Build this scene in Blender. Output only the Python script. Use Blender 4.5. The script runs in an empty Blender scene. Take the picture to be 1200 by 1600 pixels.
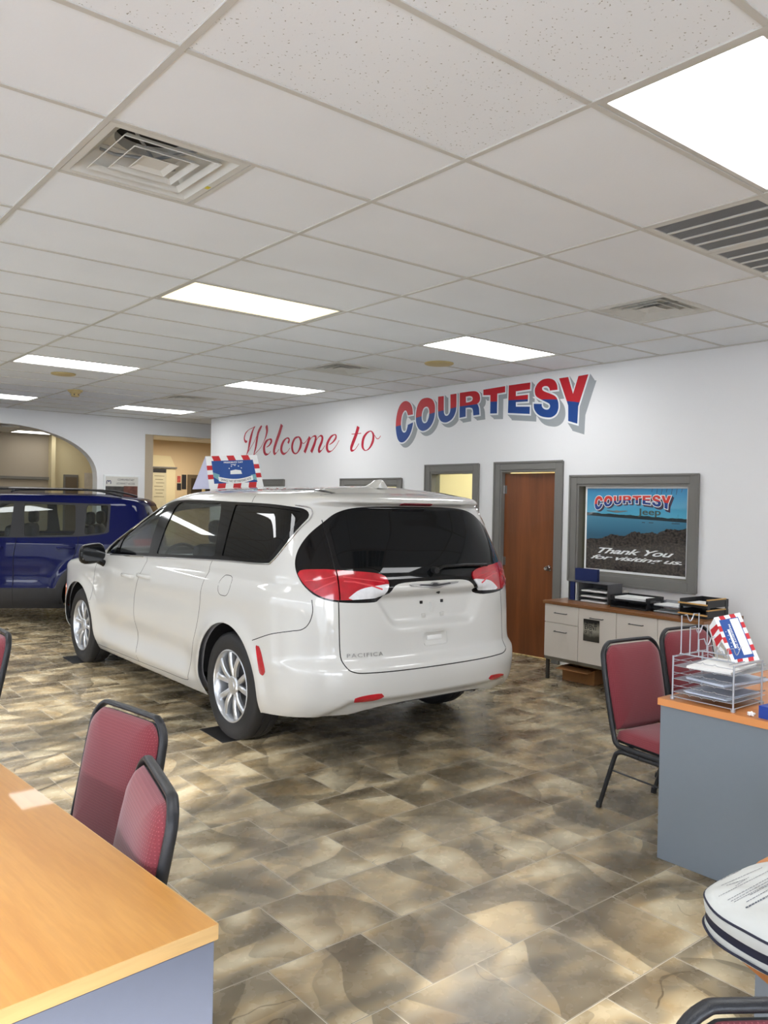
import bpy, bmesh, math, random
import numpy as np
from mathutils import Vector, Matrix, Euler
from math import pi, sin, cos, radians

S = bpy.context.scene
COL = S.collection
random.seed(7)

# ------------------------------------------------------------------ camera
CAM_H = 1.634
YAW, PITCH, ROLL, FPX = 0.683886, -0.0140997, 0.0195477, 1269.126
def _rot():
    cy, sy = cos(YAW), sin(YAW); cp, sp = cos(PITCH), sin(PITCH)
    f = np.array([sy*cp, cy*cp, sp]); r = np.array([cy, -sy, 0.0]); u = np.cross(r, f)
    cr, sr = cos(ROLL), sin(ROLL)
    return np.array([cr*r + sr*u, -sr*r + cr*u, f])
RM = _rot()
cam_d = bpy.data.cameras.new('camera'); cam = bpy.data.objects.new('camera', cam_d); COL.objects.link(cam)
cam_d.sensor_fit = 'HORIZONTAL'; cam_d.sensor_width = 36.0; cam_d.lens = FPX/1200*36.0
cam_d.clip_start = 0.02; cam_d.clip_end = 300
cam.matrix_world = Matrix(((RM[0][0], RM[1][0], -RM[2][0], 0), (RM[0][1], RM[1][1], -RM[2][1], 0),
                           (RM[0][2], RM[1][2], -RM[2][2], CAM_H), (0, 0, 0, 1)))
S.camera = cam

# ------------------------------------------------------------------ view, world, sun
S.view_settings.view_transform = 'Standard'
S.view_settings.look = 'None'
S.view_settings.exposure = 0.48
S.view_settings.gamma = 1.0
S.view_settings.use_curve_mapping = False

W = bpy.data.worlds.new('sky'); S.world = W; W.use_nodes = True
nt = W.node_tree; bg = nt.nodes['Background']
tc = nt.nodes.new('ShaderNodeTexCoord'); sx = nt.nodes.new('ShaderNodeSeparateXYZ')
rp = nt.nodes.new('ShaderNodeValToRGB')
nt.links.new(tc.outputs['Generated'], sx.inputs[0]); nt.links.new(sx.outputs['Z'], rp.inputs[0])
rp.color_ramp.elements[0].position = 0.0; rp.color_ramp.elements[0].color = (0.30, 0.29, 0.27, 1)
e = rp.color_ramp.elements.new(0.02); e.color = (0.95, 0.97, 1.0, 1)
rp.color_ramp.elements[-1].position = 0.8; rp.color_ramp.elements[-1].color = (0.55, 0.70, 1.0, 1)
nt.links.new(rp.outputs[0], bg.inputs[0]); bg.inputs[1].default_value = 8.0

sun_d = bpy.data.lights.new('sun', 'SUN'); sun = bpy.data.objects.new('sun', sun_d); COL.objects.link(sun)
sun_d.energy = 9.0; sun_d.angle = radians(3.0); sun_d.color = (1.0, 0.95, 0.88)
sun.rotation_euler = Vector((0.85, 0.40, -0.29)).to_track_quat('-Z', 'Y').to_euler()

# light-guiding portals in the real window openings
def portal(name, loc, rot, sxy):
    d = bpy.data.lights.new(name, 'AREA'); d.shape = 'RECTANGLE'; d.size, d.size_y = sxy
    d.cycles.is_portal = True
    o = bpy.data.objects.new(name, d); COL.objects.link(o); o.location = loc; o.rotation_euler = rot
    return o
XL, YB, XR, YA, ZC = -3.4, -3.0, 6.62, 13.95, 3.002      # room shell
portal('portal_left', (XL-0.12, 3.2, 1.25), (0, -pi/2, 0), (2.0, 12.4))
portal('portal_rear', (-1.2, YB-0.12, 1.5), (pi/2, 0, 0), (4.1, 2.5))

# ------------------------------------------------------------------ pixel rays of the photograph (1200 x 1600) -> places
def ray(px, py):
    return np.array([(px-600)/FPX, -(py-800)/FPX, 1.0]) @ RM
def onx(px, py, x):
    d = ray(px, py); p = d*(x/d[0]); return Vector((p[0], p[1], p[2]+CAM_H))
def ony(px, py, y):
    d = ray(px, py); p = d*(y/d[1]); return Vector((p[0], p[1], p[2]+CAM_H))
def onz(px, py, z):
    d = ray(px, py); p = d*((z-CAM_H)/d[2]); return Vector((p[0], p[1], z))

# ------------------------------------------------------------------ object helpers
def link(o, parent=None):
    COL.objects.link(o)
    if parent is not None: o.parent = parent
    return o
def tag(o, label=None, cat=None, group=None, kind=None):
    if label: o['label'] = label
    if cat: o['category'] = cat
    if group: o['group'] = group
    if kind: o['kind'] = kind
    return o
def thing(name, label, cat, loc=(0, 0, 0), rz=0.0, group=None):
    o = bpy.data.objects.new(name, None); o.empty_display_size = 0.1
    o.location = loc; o.rotation_euler = (0, 0, rz); link(o)
    return tag(o, label, cat, group)
def meshobj(name, verts, faces, mats, parent=None, smooth=False, midx=None, normals=None):
    me = bpy.data.meshes.new(name)
    me.from_pydata([tuple(map(float, v)) for v in verts], [], [tuple(int(i) for i in f) for f in faces])
    if not isinstance(mats, (list, tuple)): mats = [mats]
    for m in mats: me.materials.append(m)
    if midx is not None: me.polygons.foreach_set('material_index', midx)
    if smooth: me.polygons.foreach_set('use_smooth', [True]*len(me.polygons))
    me.update()
    if normals is not None:
        me.normals_split_custom_set_from_vertices([tuple(map(float, n)) for n in normals])
    return link(bpy.data.objects.new(name, me), parent)
def bmobj(name, bm, mats, parent=None, smooth=None):
    me = bpy.data.meshes.new(name)
    bmesh.ops.recalc_face_normals(bm, faces=bm.faces)
    bm.to_mesh(me); bm.free()
    if not isinstance(mats, (list, tuple)): mats = [mats]
    for m in mats: me.materials.append(m)
    if smooth is not None:
        me.polygons.foreach_set('use_smooth', [True]*len(me.polygons))
        try: me.set_sharp_from_angle(angle=radians(smooth))
        except Exception: pass
    return link(bpy.data.objects.new(name, me), parent)
def BM(): return bmesh.new()
def bx(bm, c, s, bev=0.0, rot=None, seg=2):
    """box centred at c with size s"""
    r = bmesh.ops.create_cube(bm, size=1.0); vs = r['verts']
    bmesh.ops.scale(bm, vec=Vector(s), verts=vs)
    if bev > 0:
        es = list({e for v in vs for e in v.link_edges})
        g = bmesh.ops.bevel(bm, geom=es, offset=bev, segments=seg, affect='EDGES', profile=0.5)
        vs = list({v for f in g['faces'] for v in f.verts} | {v for v in vs if v.is_valid})
    if rot is not None: bmesh.ops.rotate(bm, cent=(0, 0, 0), matrix=Euler(rot).to_matrix(), verts=vs)
    bmesh.ops.translate(bm, vec=Vector(c), verts=vs)
    return vs
def b2(bm, lo, hi, bev=0.0, seg=2):
    lo, hi = Vector(lo), Vector(hi); return bx(bm, (lo+hi)/2, hi-lo, bev, None, seg)
def cyl(bm, a, b, r, n=16, r2=None, caps=True):
    a, b = Vector(a), Vector(b); d = b-a
    res = bmesh.ops.create_cone(bm, cap_ends=caps, segments=n, radius1=r, radius2=r if r2 is None else r2, depth=d.length)
    vs = res['verts']
    bmesh.ops.rotate(bm, cent=(0, 0, 0), matrix=d.to_track_quat('Z', 'Y').to_matrix(), verts=vs)
    bmesh.ops.translate(bm, vec=(a+b)/2, verts=vs); return vs
def tube(bm, pts, r, n=8, closed=False, flat=None):
    """tube along pts; flat=(rx, ry) gives an oval / flat section (ry along world-ish up)"""
    pts = [Vector(p) for p in pts]; m = len(pts); rings = []
    rx, ry = flat if flat else (r, r)
    up = None
    for i, p in enumerate(pts):
        if closed: t = pts[(i+1) % m]-pts[i-1]
        else: t = pts[min(i+1, m-1)]-pts[max(i-1, 0)]
        t.normalize()
        if up is None:
            up = Vector((0, 0, 1)) if abs(t.z) < 0.95 else Vector((1, 0, 0))
        s = t.cross(up)
        if s.length < 1e-6: s = t.orthogonal()
        s.normalize(); up = s.cross(t).normalized()
        rings.append([bm.verts.new(p + s*rx*cos(2*pi*k/n) + up*ry*sin(2*pi*k/n)) for k in range(n)])
    for i in range(m if closed else m-1):
        a, b = rings[i], rings[(i+1) % m]
        for k in range(n): bm.faces.new((a[k], a[(k+1) % n], b[(k+1) % n], b[k]))
    if not closed:
        bm.faces.new(rings[0][::-1]); bm.faces.new(rings[-1])
def lathe(bm, prof, n=32, axis='Z', cent=(0, 0, 0), closed=False):
    """prof list of (radius, height)"""
    rings = []
    for r, h in prof:
        ring = []
        for k in range(n):
            a = 2*pi*k/n; u, v = r*cos(a), r*sin(a)
            p = (u, v, h) if axis == 'Z' else ((u, h, v) if axis == 'Y' else (h, u, v))
            ring.append(bm.verts.new(Vector(p)+Vector(cent)))
        rings.append(ring)
    m = len(rings)
    for i in range(m if closed else m-1):
        a, b = rings[i], rings[(i+1) % m]
        for k in range(n): bm.faces.new((a[k], a[(k+1) % n], b[(k+1) % n], b[k]))
    if not closed:
        for ring in (rings[0], rings[-1]):
            try: bm.faces.new(ring)
            except Exception: pass
def catmull(P, n=6, closed=False):
    P = [np.array(p, float) for p in P]; m = len(P); out = []
    for i in range(m if closed else m-1):
        if closed: a, b, c, d = P[i-1], P[i], P[(i+1) % m], P[(i+2) % m]
        else: a, b, c, d = P[max(i-1, 0)], P[i], P[i+1], P[min(i+2, m-1)]
        for k in range(n):
            t = k/n
            out.append(0.5*((2*b)+(-a+c)*t+(2*a-5*b+4*c-d)*t*t+(-a+3*b-3*c+d)*t**3))
    if not closed: out.append(P[-1])
    return out
def rrect(w, h, r, n=5):
    """rounded rectangle outline centred at 0"""
    pts = []
    for cx, cy, a0 in ((w/2-r, h/2-r, 0), (-w/2+r, h/2-r, 90), (-w/2+r, -h/2+r, 180), (w/2-r, -h/2+r, 270)):
        for k in range(n+1):
            a = radians(a0+90*k/n); pts.append((cx+r*cos(a), cy+r*sin(a)))
    return pts
def extrude_outline(bm, pts3, vec):
    """closed 3D outline extruded by vec, capped"""
    vec = Vector(vec); a = [bm.verts.new(Vector(p)) for p in pts3]; b = [bm.verts.new(Vector(p)+vec) for p in pts3]
    n = len(a)
    for i in range(n): bm.faces.new((a[i], a[(i+1) % n], b[(i+1) % n], b[i]))
    f1 = bm.faces.new(a[::-1]); f2 = bm.faces.new(b)
    bmesh.ops.triangulate(bm, faces=[f1, f2])
def dup(root, loc=None, rz=None, label=None, group=None):
    r = root.copy(); COL.objects.link(r)
    if loc is not None: r.location = loc
    if rz is not None: r.rotation_euler = (0, 0, rz)
    if label: r['label'] = label
    if group: r['group'] = group
    for ch in list(root.children):
        c = ch.copy(); COL.objects.link(c); c.parent = r
        for g in list(ch.children):
            d = g.copy(); COL.objects.link(d); d.parent = c
    return r
# one flat outline polygon with holes -> triangles (tessellated), extruded a little
from mathutils.geometry import tessellate_polygon
def flat_poly(bm, loops, to3, thick, mi=0):
    """loops in 2D, to3(u, v, w) maps to 3D; makes a plate of thickness 'thick'"""
    L3 = [[Vector((p[0], p[1], 0)) for p in lp] for lp in loops]
    tris = tessellate_polygon(L3)
    flat = [p for lp in loops for p in lp]
    a = [bm.verts.new(to3(p[0], p[1], thick)) for p in flat]
    b = [bm.verts.new(to3(p[0], p[1], 0.0)) for p in flat]
    for t in tris:
        try:
            f = bm.faces.new([a[i] for i in t]); f.material_index = mi
        except Exception: pass
    k = 0
    for lp in loops:
        n = len(lp)
        for i in range(n):
            f = bm.faces.new((a[k+i], a[k+(i+1) % n], b[k+(i+1) % n], b[k+i])); f.material_index = mi
        k += n
def text_loops(s, size=1.0, bold=0.0, spacing=1.0, shear=0.0):
    """text as flat mesh data (verts, faces) in local XY, from the built-in font"""
    c = bpy.data.curves.new('tmp', 'FONT'); c.body = s; c.size = size; c.offset = bold; c.space_character = spacing
    c.resolution_u = 3; c.shear = shear
    o = bpy.data.objects.new('tmp', c); COL.objects.link(o)
    me = bpy.data.meshes.new_from_object(o)
    v = [tuple(x.co) for x in me.vertices]; f = [tuple(p.vertices) for p in me.polygons]
    bpy.data.objects.remove(o); bpy.data.curves.remove(c); bpy.data.meshes.remove(me)
    return v, f
def text_into(bm, s, to3, box, bold=0.0, mi=0, spacing=1.0, shear=0.0):
    """fit text s into box (u0, v0, u1, v1), mapped with to3(u, v)"""
    v, f = text_loops(s, 1.0, bold, spacing, shear)
    if not v: return
    A = np.array(v); x0, y0 = A[:, 0].min(), A[:, 1].min(); x1, y1 = A[:, 0].max(), A[:, 1].max()
    u0, v0, u1, v1 = box
    vs = [bm.verts.new(to3(u0+(p[0]-x0)/(x1-x0)*(u1-u0), v0+(p[1]-y0)/max(y1-y0, 1e-6)*(v1-v0))) for p in v]
    for q in f:
        try:
            k = bm.faces.new([vs[i] for i in q]); k.material_index = mi
        except Exception: pass

# ------------------------------------------------------------------ material helpers
MATS = {}
def mat(name, col, rough=0.5, metal=0.0, coat=0.0, noise=0.04, nscale=30.0, bump=0.0, bscale=200.0, emit=0.0,
        spec=0.5, trans=0.0, alpha=1.0, sheen=0.0, ior=1.45, coatr=0.03):
    if name in MATS: return MATS[name]
    m = bpy.data.materials.new(name); m.use_nodes = True; MATS[name] = m
    t = m.node_tree; p = t.nodes['Principled BSDF']
    p.inputs['Roughness'].default_value = rough; p.inputs['Metallic'].default_value = metal
    p.inputs['Coat Weight'].default_value = coat; p.inputs['Coat Roughness'].default_value = coatr
    p.inputs['Specular IOR Level'].default_value = spec
    p.inputs['Transmission Weight'].default_value = trans; p.inputs['IOR'].default_value = ior
    p.inputs['Alpha'].default_value = alpha
    if sheen: p.inputs['Sheen Weight'].default_value = sheen
    c4 = (*col, 1.0); p.inputs['Base Color'].default_value = c4
    tcn = t.nodes.new('ShaderNodeTexCoord')
    if noise > 0:
        n = t.nodes.new('ShaderNodeTexNoise'); n.inputs['Scale'].default_value = nscale; n.inputs['Detail'].default_value = 3
        mx = t.nodes.new('ShaderNodeMix'); mx.data_type = 'RGBA'
        t.links.new(tcn.outputs['Object'], n.inputs['Vector']); t.links.new(n.outputs['Fac'], mx.inputs['Factor'])
        mx.inputs['A'].default_value = (*[max(0, c*(1-noise)) for c in col], 1); mx.inputs['B'].default_value = (*[min(1, c*(1+noise)) for c in col], 1)
        t.links.new(mx.outputs['Result'], p.inputs['Base Color'])
    if bump > 0:
        n2 = t.nodes.new('ShaderNodeTexNoise'); n2.inputs['Scale'].default_value = bscale; n2.inputs['Detail'].default_value = 2
        b = t.nodes.new('ShaderNodeBump'); b.inputs['Strength'].default_value = bump; b.inputs['Distance'].default_value = 0.002
        t.links.new(tcn.outputs['Object'], n2.inputs['Vector']); t.links.new(n2.outputs['Fac'], b.inputs['Height'])
        t.links.new(b.outputs['Normal'], p.inputs['Normal'])
    if emit > 0:
        p.inputs['Emission Color'].default_value = c4; p.inputs['Emission Strength'].default_value = emit
    return m
def N(t, typ, **kw):
    n = t.nodes.new(typ)
    for k, v in kw.items():
        if k in n.inputs: n.inputs[k].default_value = v
        else: setattr(n, k, v)
    return n
def ramp(t, stops, interp='LINEAR'):
    r = t.nodes.new('ShaderNodeValToRGB'); cr = r.color_ramp; cr.interpolation = interp
    while len(cr.elements) > 1: cr.elements.remove(cr.elements[-1])
    cr.elements[0].position, cr.elements[0].color = stops[0][0], (*stops[0][1], 1)
    for p, c in stops[1:]:
        e = cr.elements.new(p); e.color = (*c, 1)
    return r

# ------------------------------------------------------------------ materials
def lin(r, g, b):
    f = lambda c: (c/255/12.92) if c/255 <= 0.04045 else ((c/255+0.055)/1.055)**2.4
    return (f(r), f(g), f(b))
M = dict(
    wall=mat('wall_paint', lin(238, 238, 238), 0.75, noise=0.01, nscale=3, bump=0.15, bscale=350),
    cream=mat('cream_paint', lin(226, 214, 176), 0.8, noise=0.02, nscale=2),
    tan=mat('tan_paint', lin(216, 194, 158), 0.8, noise=0.02, nscale=2),
    taupe=mat('taupe_paint', lin(176, 166, 150), 0.8, noise=0.02, nscale=2),
    trim=mat('grey_trim_paint', lin(122, 120, 116), 0.5, noise=0.03, nscale=8),
    tbar=mat('ceiling_grid_metal', lin(205, 203, 196), 0.45, noise=0.03, nscale=6),
    plenum=mat('plenum_dark', (0.02, 0.02, 0.02), 0.9, noise=0),
    diff=mat('vent_enamel', lin(214, 213, 206), 0.45, noise=0.05, nscale=12),
    duct=mat('duct_dark', (0.012, 0.012, 0.013), 0.8, noise=0.1),
    ductgrey=mat('duct_collar', lin(150, 152, 152), 0.5),
    yellowed=mat('yellowed_plastic', lin(200, 180, 128), 0.5),
    white=mat('white_plastic', lin(235, 235, 232), 0.4, noise=0.01),
    paper=mat('paper', lin(238, 238, 236), 0.8, noise=0.01),
    black=mat('black_plastic', (0.012, 0.012, 0.013), 0.45),
    gloss=mat('gloss_black', (0.005, 0.005, 0.006), 0.06, coat=0.0, noise=0, spec=0.4),
    rubber=mat('tyre_rubber', (0.018, 0.018, 0.019), 0.62, noise=0.15, bump=0.2, bscale=300),
    alloy=mat('painted_alloy', lin(205, 208, 212), 0.28, metal=0.75, noise=0.02),
    darkmetal=mat('brake_dark', (0.05, 0.05, 0.055), 0.5, metal=0.6),
    chrome=mat('chrome', (0.82, 0.82, 0.83), 0.08, metal=1.0, noise=0),
    steel=mat('brushed_steel', (0.34, 0.335, 0.33), 0.3, metal=1.0),
    brass=mat('knob_brass', (0.75, 0.62, 0.42), 0.2, metal=1.0),
    pearl=mat('pearl_white_paint', lin(209, 208, 203), 0.32, coat=1.0, noise=0.0, coatr=0.02),
    blue=mat('deep_blue_paint', (0.0035, 0.006, 0.062), 0.5, metal=0.0, coat=0.45, spec=0.0, noise=0, coatr=0.02),
    cladding=mat('grey_cladding', (0.022, 0.022, 0.024), 0.6),
    tint=mat('privacy_glass', (0.005, 0.006, 0.007), 0.03, coat=0.0, noise=0, spec=0.30),
    seatfab=mat('seat_dark_fabric', lin(62, 62, 66), 0.9, noise=0.1, nscale=60),
    interior=mat('interior_grey', lin(150, 150, 154), 0.7, noise=0.05),
    headliner=mat('headliner', lin(150, 150, 150), 0.9),
    redlens=mat('red_lens', (0.48, 0.006, 0.018), 0.12, coat=0.8, noise=0.45, nscale=16),
    darkred=mat('dark_red_lens', (0.22, 0.008, 0.02), 0.15, coat=1.0),
    clearlens=mat('clear_lens', (0.80, 0.80, 0.82), 0.12, coat=1.0, noise=0.15, nscale=40),
    amber=mat('orange_reflector', (0.9, 0.16, 0.02), 0.2, coat=1.0),
    frameblk=mat('chair_frame_black', (0.018, 0.019, 0.022), 0.35, noise=0.3, nscale=300, bump=0.3, bscale=600),
    graydesk=mat('grey_laminate', lin(118, 126, 134), 0.5, noise=0.02, nscale=40),
    cabinet=mat('cabinet_cream', lin(222, 214, 204), 0.5, noise=0.02, nscale=4),
    wire=mat('silver_wire', lin(178, 182, 190), 0.35, metal=0.5),
    trayblk=mat('black_tray', (0.02, 0.02, 0.022), 0.35),
    smoke=mat('smoke_plastic', lin(92, 92, 94), 0.3, noise=0.05),
    navy=mat('navy_card', lin(28, 42, 92), 0.45),
    blueink=mat('blue_ink', lin(38, 78, 148), 0.5),
    redink=mat('red_ink', lin(196, 40, 48), 0.5),
    whiteink=mat('white_ink', lin(236, 238, 238), 0.5),
    teal=mat('teal_ink', lin(120, 170, 178), 0.5),
    greyink=mat('grey_ink', lin(146, 150, 154), 0.6),
    signred=mat('sign_red_paint', lin(192, 26, 40), 0.45, noise=0.05),
    signblue=mat('sign_blue_paint', lin(18, 66, 138), 0.45, noise=0.05),
    signwhite=mat('sign_white_paint', lin(236, 240, 242), 0.5, noise=0.01),
    signgrey=mat('sign_grey_paint', lin(158, 163, 166), 0.6, noise=0.02),
    script=mat('script_crimson_paint', lin(186, 22, 52), 0.45, noise=0.05),
    darkink=mat('dark_ink', lin(40, 40, 44), 0.6),
    canvas=mat('white_canvas', lin(196, 197, 192), 0.7, noise=0.04, nscale=12, bump=0.5, bscale=30),
    navyfab=mat('navy_piping', lin(30, 32, 52), 0.6),
    cardboard=mat('cardboard', lin(150, 104, 60), 0.85, noise=0.08, nscale=20),
    mat_rubber=mat('floor_mat_black', (0.01, 0.01, 0.011), 0.5),
)
# lamps: only the diffusers and the tubes give off light
M['lamp'] = mat('troffer_diffuser', (0.97, 0.985, 1.0), 0.5, noise=0, emit=9.0)
M['lampwarm'] = mat('troffer_diffuser_warm', (1.0, 0.90, 0.62), 0.5, noise=0, emit=0.95)

# clear glass: thin, lets light straight through, reflects by its angle
def glass_mat(name, tint, refl=1.0):
    m = bpy.data.materials.new(name); m.use_nodes = True; t = m.node_tree; t.nodes.clear()
    out = N(t, 'ShaderNodeOutputMaterial'); a = N(t, 'ShaderNodeBsdfTransparent'); g = N(t, 'ShaderNodeBsdfGlossy')
    a.inputs[0].default_value = (*tint, 1); g.inputs['Roughness'].default_value = 0.02
    fr = N(t, 'ShaderNodeFresnel'); ge = N(t, 'ShaderNodeNewGeometry'); mi_ = N(t, 'ShaderNodeMath', operation='MULTIPLY_ADD'); t.links.new(ge.outputs['Backfacing'], mi_.inputs[0]); mi_.inputs[1].default_value = 1/1.5-1.5; mi_.inputs[2].default_value = 1.5; t.links.new(mi_.outputs[0], fr.inputs['IOR'])
    mx = N(t, 'ShaderNodeMixShader')
    t.links.new(fr.outputs[0], mx.inputs[0]); t.links.new(a.outputs[0], mx.inputs[1]); t.links.new(g.outputs[0], mx.inputs[2])
    t.links.new(mx.outputs[0], out.inputs[0]); return m
M['glass'] = glass_mat('clear_window_glass', (0.86, 0.90, 0.88))
M['autoglass'] = glass_mat('clear_car_glass', (0.80, 0.84, 0.83))
M['autotint'] = glass_mat('tinted_car_glass', (0.10, 0.105, 0.11))
M['acrylic'] = glass_mat('clear_acrylic', (0.75, 0.77, 0.80))

def floor_material():
    m = bpy.data.materials.new('slate_look_floor_tile'); m.use_nodes = True; t = m.node_tree; p = t.nodes['Principled BSDF']
    L = t.links.new
    def math_(op, a, b=None, c=None):
        n = N(t, 'ShaderNodeMath', operation=op)
        for i, v in enumerate((a, b, c)):
            if v is None: continue
            if isinstance(v, (int, float)): n.inputs[i].default_value = v
            else: L(v, n.inputs[i])
        return n.outputs[0]
    g = N(t, 'ShaderNodeNewGeometry'); s = N(t, 'ShaderNodeSeparateXYZ'); L(g.outputs['Position'], s.inputs[0])
    T = 0.4045
    v = math_('DIVIDE', math_('SUBTRACT', s.outputs['Y'], 1.99-8*T), T); row = math_('FLOOR', v)
    odd = math_('FLOORED_MODULO', row, 2.0)
    u = math_('ADD', math_('DIVIDE', math_('SUBTRACT', s.outputs['X'], 1.878-20*T), T), math_('MULTIPLY', odd, 0.5))
    col = math_('FLOOR', u)
    fu = math_('SUBTRACT', u, col); fv = math_('SUBTRACT', v, row)
    ed = math_('MINIMUM', math_('MINIMUM', fu, math_('SUBTRACT', 1.0, fu)), math_('MINIMUM', fv, math_('SUBTRACT', 1.0, fv)))
    grout = math_('LESS_THAN', ed, 0.0075)
    cb = N(t, 'ShaderNodeCombineXYZ'); L(col, cb.inputs[0]); L(row, cb.inputs[1])
    wn = N(t, 'ShaderNodeTexWhiteNoise', noise_dimensions='2D'); L(cb.outputs[0], wn.inputs['Vector'])
    sc = N(t, 'ShaderNodeVectorMath', operation='SCALE'); L(wn.outputs['Color'], sc.inputs[0]); sc.inputs['Scale'].default_value = 37.0
    ad = N(t, 'ShaderNodeVectorMath', operation='ADD'); L(g.outputs['Position'], ad.inputs[0]); L(sc.outputs[0], ad.inputs[1])
    def noise(scale, detail, dist=0.0, vec=None, rough=0.5):
        n = N(t, 'ShaderNodeTexNoise'); n.inputs['Scale'].default_value = scale; n.inputs['Detail'].default_value = detail
        n.inputs['Distortion'].default_value = dist; n.inputs['Roughness'].default_value = rough
        L(vec or ad.outputs[0], n.inputs['Vector']); return n.outputs['Fac']
    spw = N(t, 'ShaderNodeSeparateXYZ'); L(wn.outputs['Color'], spw.inputs[0])
    mp = N(t, 'ShaderNodeMapping'); mp.inputs['Scale'].default_value = (1.0, 1.9, 1.0); mp.inputs['Rotation'].default_value = (0, 0, 0.5); L(ad.outputs[0], mp.inputs['Vector'])
    big = noise(2.6, 1.0, 0.5, mp.outputs[0], 0.35)
    base = ramp(t, [(0.30, lin(108, 97, 77)), (0.44, lin(142, 131, 109)), (0.54, lin(174, 156, 122)), (0.66, lin(202, 190, 160))]); L(big, base.inputs[0])
    ru = noise(4.2, 2.0, 0.3, None, 0.5); rr = ramp(t, [(0.54, (0, 0, 0)), (0.70, (1, 1, 1))]); L(ru, rr.inputs[0])
    mr = N(t, 'ShaderNodeMix', data_type='RGBA'); L(math_('MULTIPLY', rr.outputs[0], 0.38), mr.inputs['Factor']); L(base.outputs[0], mr.inputs['A']); mr.inputs['B'].default_value = (*lin(150, 122, 76), 1)
    # cleft sheets: a crisp curved lip on one side, fading away on the other
    wob = noise(1.9, 1.0, 0.0); cur = mr.outputs['Result']; clefts = []
    for k, (ch, ch2, amp, fade, dark) in enumerate((('X', 'Y', 0.9, 0.50, 0.62), ('Z', 'X', 1.1, 0.40, 0.42))):
        ang = math_('MULTIPLY', spw.outputs[ch], 6.283); ox = math_('MULTIPLY', math_('SUBTRACT', spw.outputs[ch2], 0.5), 0.5)
        px_ = math_('MULTIPLY', math_('SUBTRACT', fu, 0.5), math_('COSINE', ang)); py_ = math_('MULTIPLY', math_('SUBTRACT', fv, 0.5), math_('SINE', ang))
        sdn = math_('ADD', math_('ADD', px_, py_), math_('ADD', ox, math_('MULTIPLY', math_('SUBTRACT', wob if k == 0 else big, 0.5), amp)))
        fall = N(t, 'ShaderNodeMapRange'); fall.inputs['From Min'].default_value = 0.0; fall.inputs['From Max'].default_value = fade; fall.inputs['To Min'].default_value = 1.0; fall.inputs['To Max'].default_value = 0.0; L(sdn, fall.inputs['Value'])
        on = math_('GREATER_THAN', sdn, 0.0); mk = math_('MULTIPLY', on, fall.outputs[0]); clefts.append(mk)
        mm = N(t, 'ShaderNodeMix', data_type='RGBA'); L(math_('MULTIPLY', mk, dark), mm.inputs['Factor']); L(cur, mm.inputs['A']); mm.inputs['B'].default_value = (*lin(88, 79, 62), 1); cur = mm.outputs['Result']
    fn = noise(14.0, 2.0, 0.0, g.outputs['Position'], 0.5)
    fr_ = ramp(t, [(0.30, (0.95, 0.95, 0.95)), (0.70, (1.04, 1.035, 1.03))]); L(fn, fr_.inputs[0])
    mf = N(t, 'ShaderNodeMix', data_type='RGBA', blend_type='MULTIPLY'); mf.inputs['Factor'].default_value = 1.0; L(cur, mf.inputs['A']); L(fr_.outputs[0], mf.inputs['B'])
    # short hairline cracks on some tiles
    vn = noise(1.2, 3.0, 0.2, None, 0.5); va = math_('ABSOLUTE', math_('SUBTRACT', vn, 0.56)); gate = math_('GREATER_THAN', ru, 0.50)
    vm = math_('MULTIPLY', math_('MULTIPLY', math_('LESS_THAN', va, 0.0016), gate), 0.65)
    mv = N(t, 'ShaderNodeMix', data_type='RGBA'); L(vm, mv.inputs['Factor']); L(mf.outputs['Result'], mv.inputs['A']); mv.inputs['B'].default_value = (*lin(70, 58, 38), 1)
    gd = math_('MAXIMUM', math_('LESS_THAN', fu, 0.0055), math_('LESS_THAN', fv, 0.0055))
    mg = N(t, 'ShaderNodeMix', data_type='RGBA'); L(grout, mg.inputs['Factor']); L(mv.outputs['Result'], mg.inputs['A'])
    mgc = N(t, 'ShaderNodeMix', data_type='RGBA'); L(gd, mgc.inputs['Factor']); mgc.inputs['A'].default_value = (*lin(196, 188, 170), 1); mgc.inputs['B'].default_value = (*lin(96, 86, 68), 1)
    L(mgc.outputs['Result'], mg.inputs['B'])
    L(mg.outputs['Result'], p.inputs['Base Color'])
    rg = math_('ADD', math_('MULTIPLY', fn, 0.14), 0.20); L(math_('MAXIMUM', rg, math_('MULTIPLY', grout, 0.7)), p.inputs['Roughness'])
    b = N(t, 'ShaderNodeBump'); b.inputs['Strength'].default_value = 0.18; b.inputs['Distance'].default_value = 0.004
    hgt = math_('SUBTRACT', math_('ADD', math_('MULTIPLY', noise(7.0, 2.0, 0.2), 0.28), math_('MULTIPLY', clefts[0], -0.12)), math_('MULTIPLY', grout, 0.9))
    L(hgt, b.inputs['Height']); L(b.outputs[0], p.inputs['Normal'])
    return m
M['floor'] = floor_material()

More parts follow.
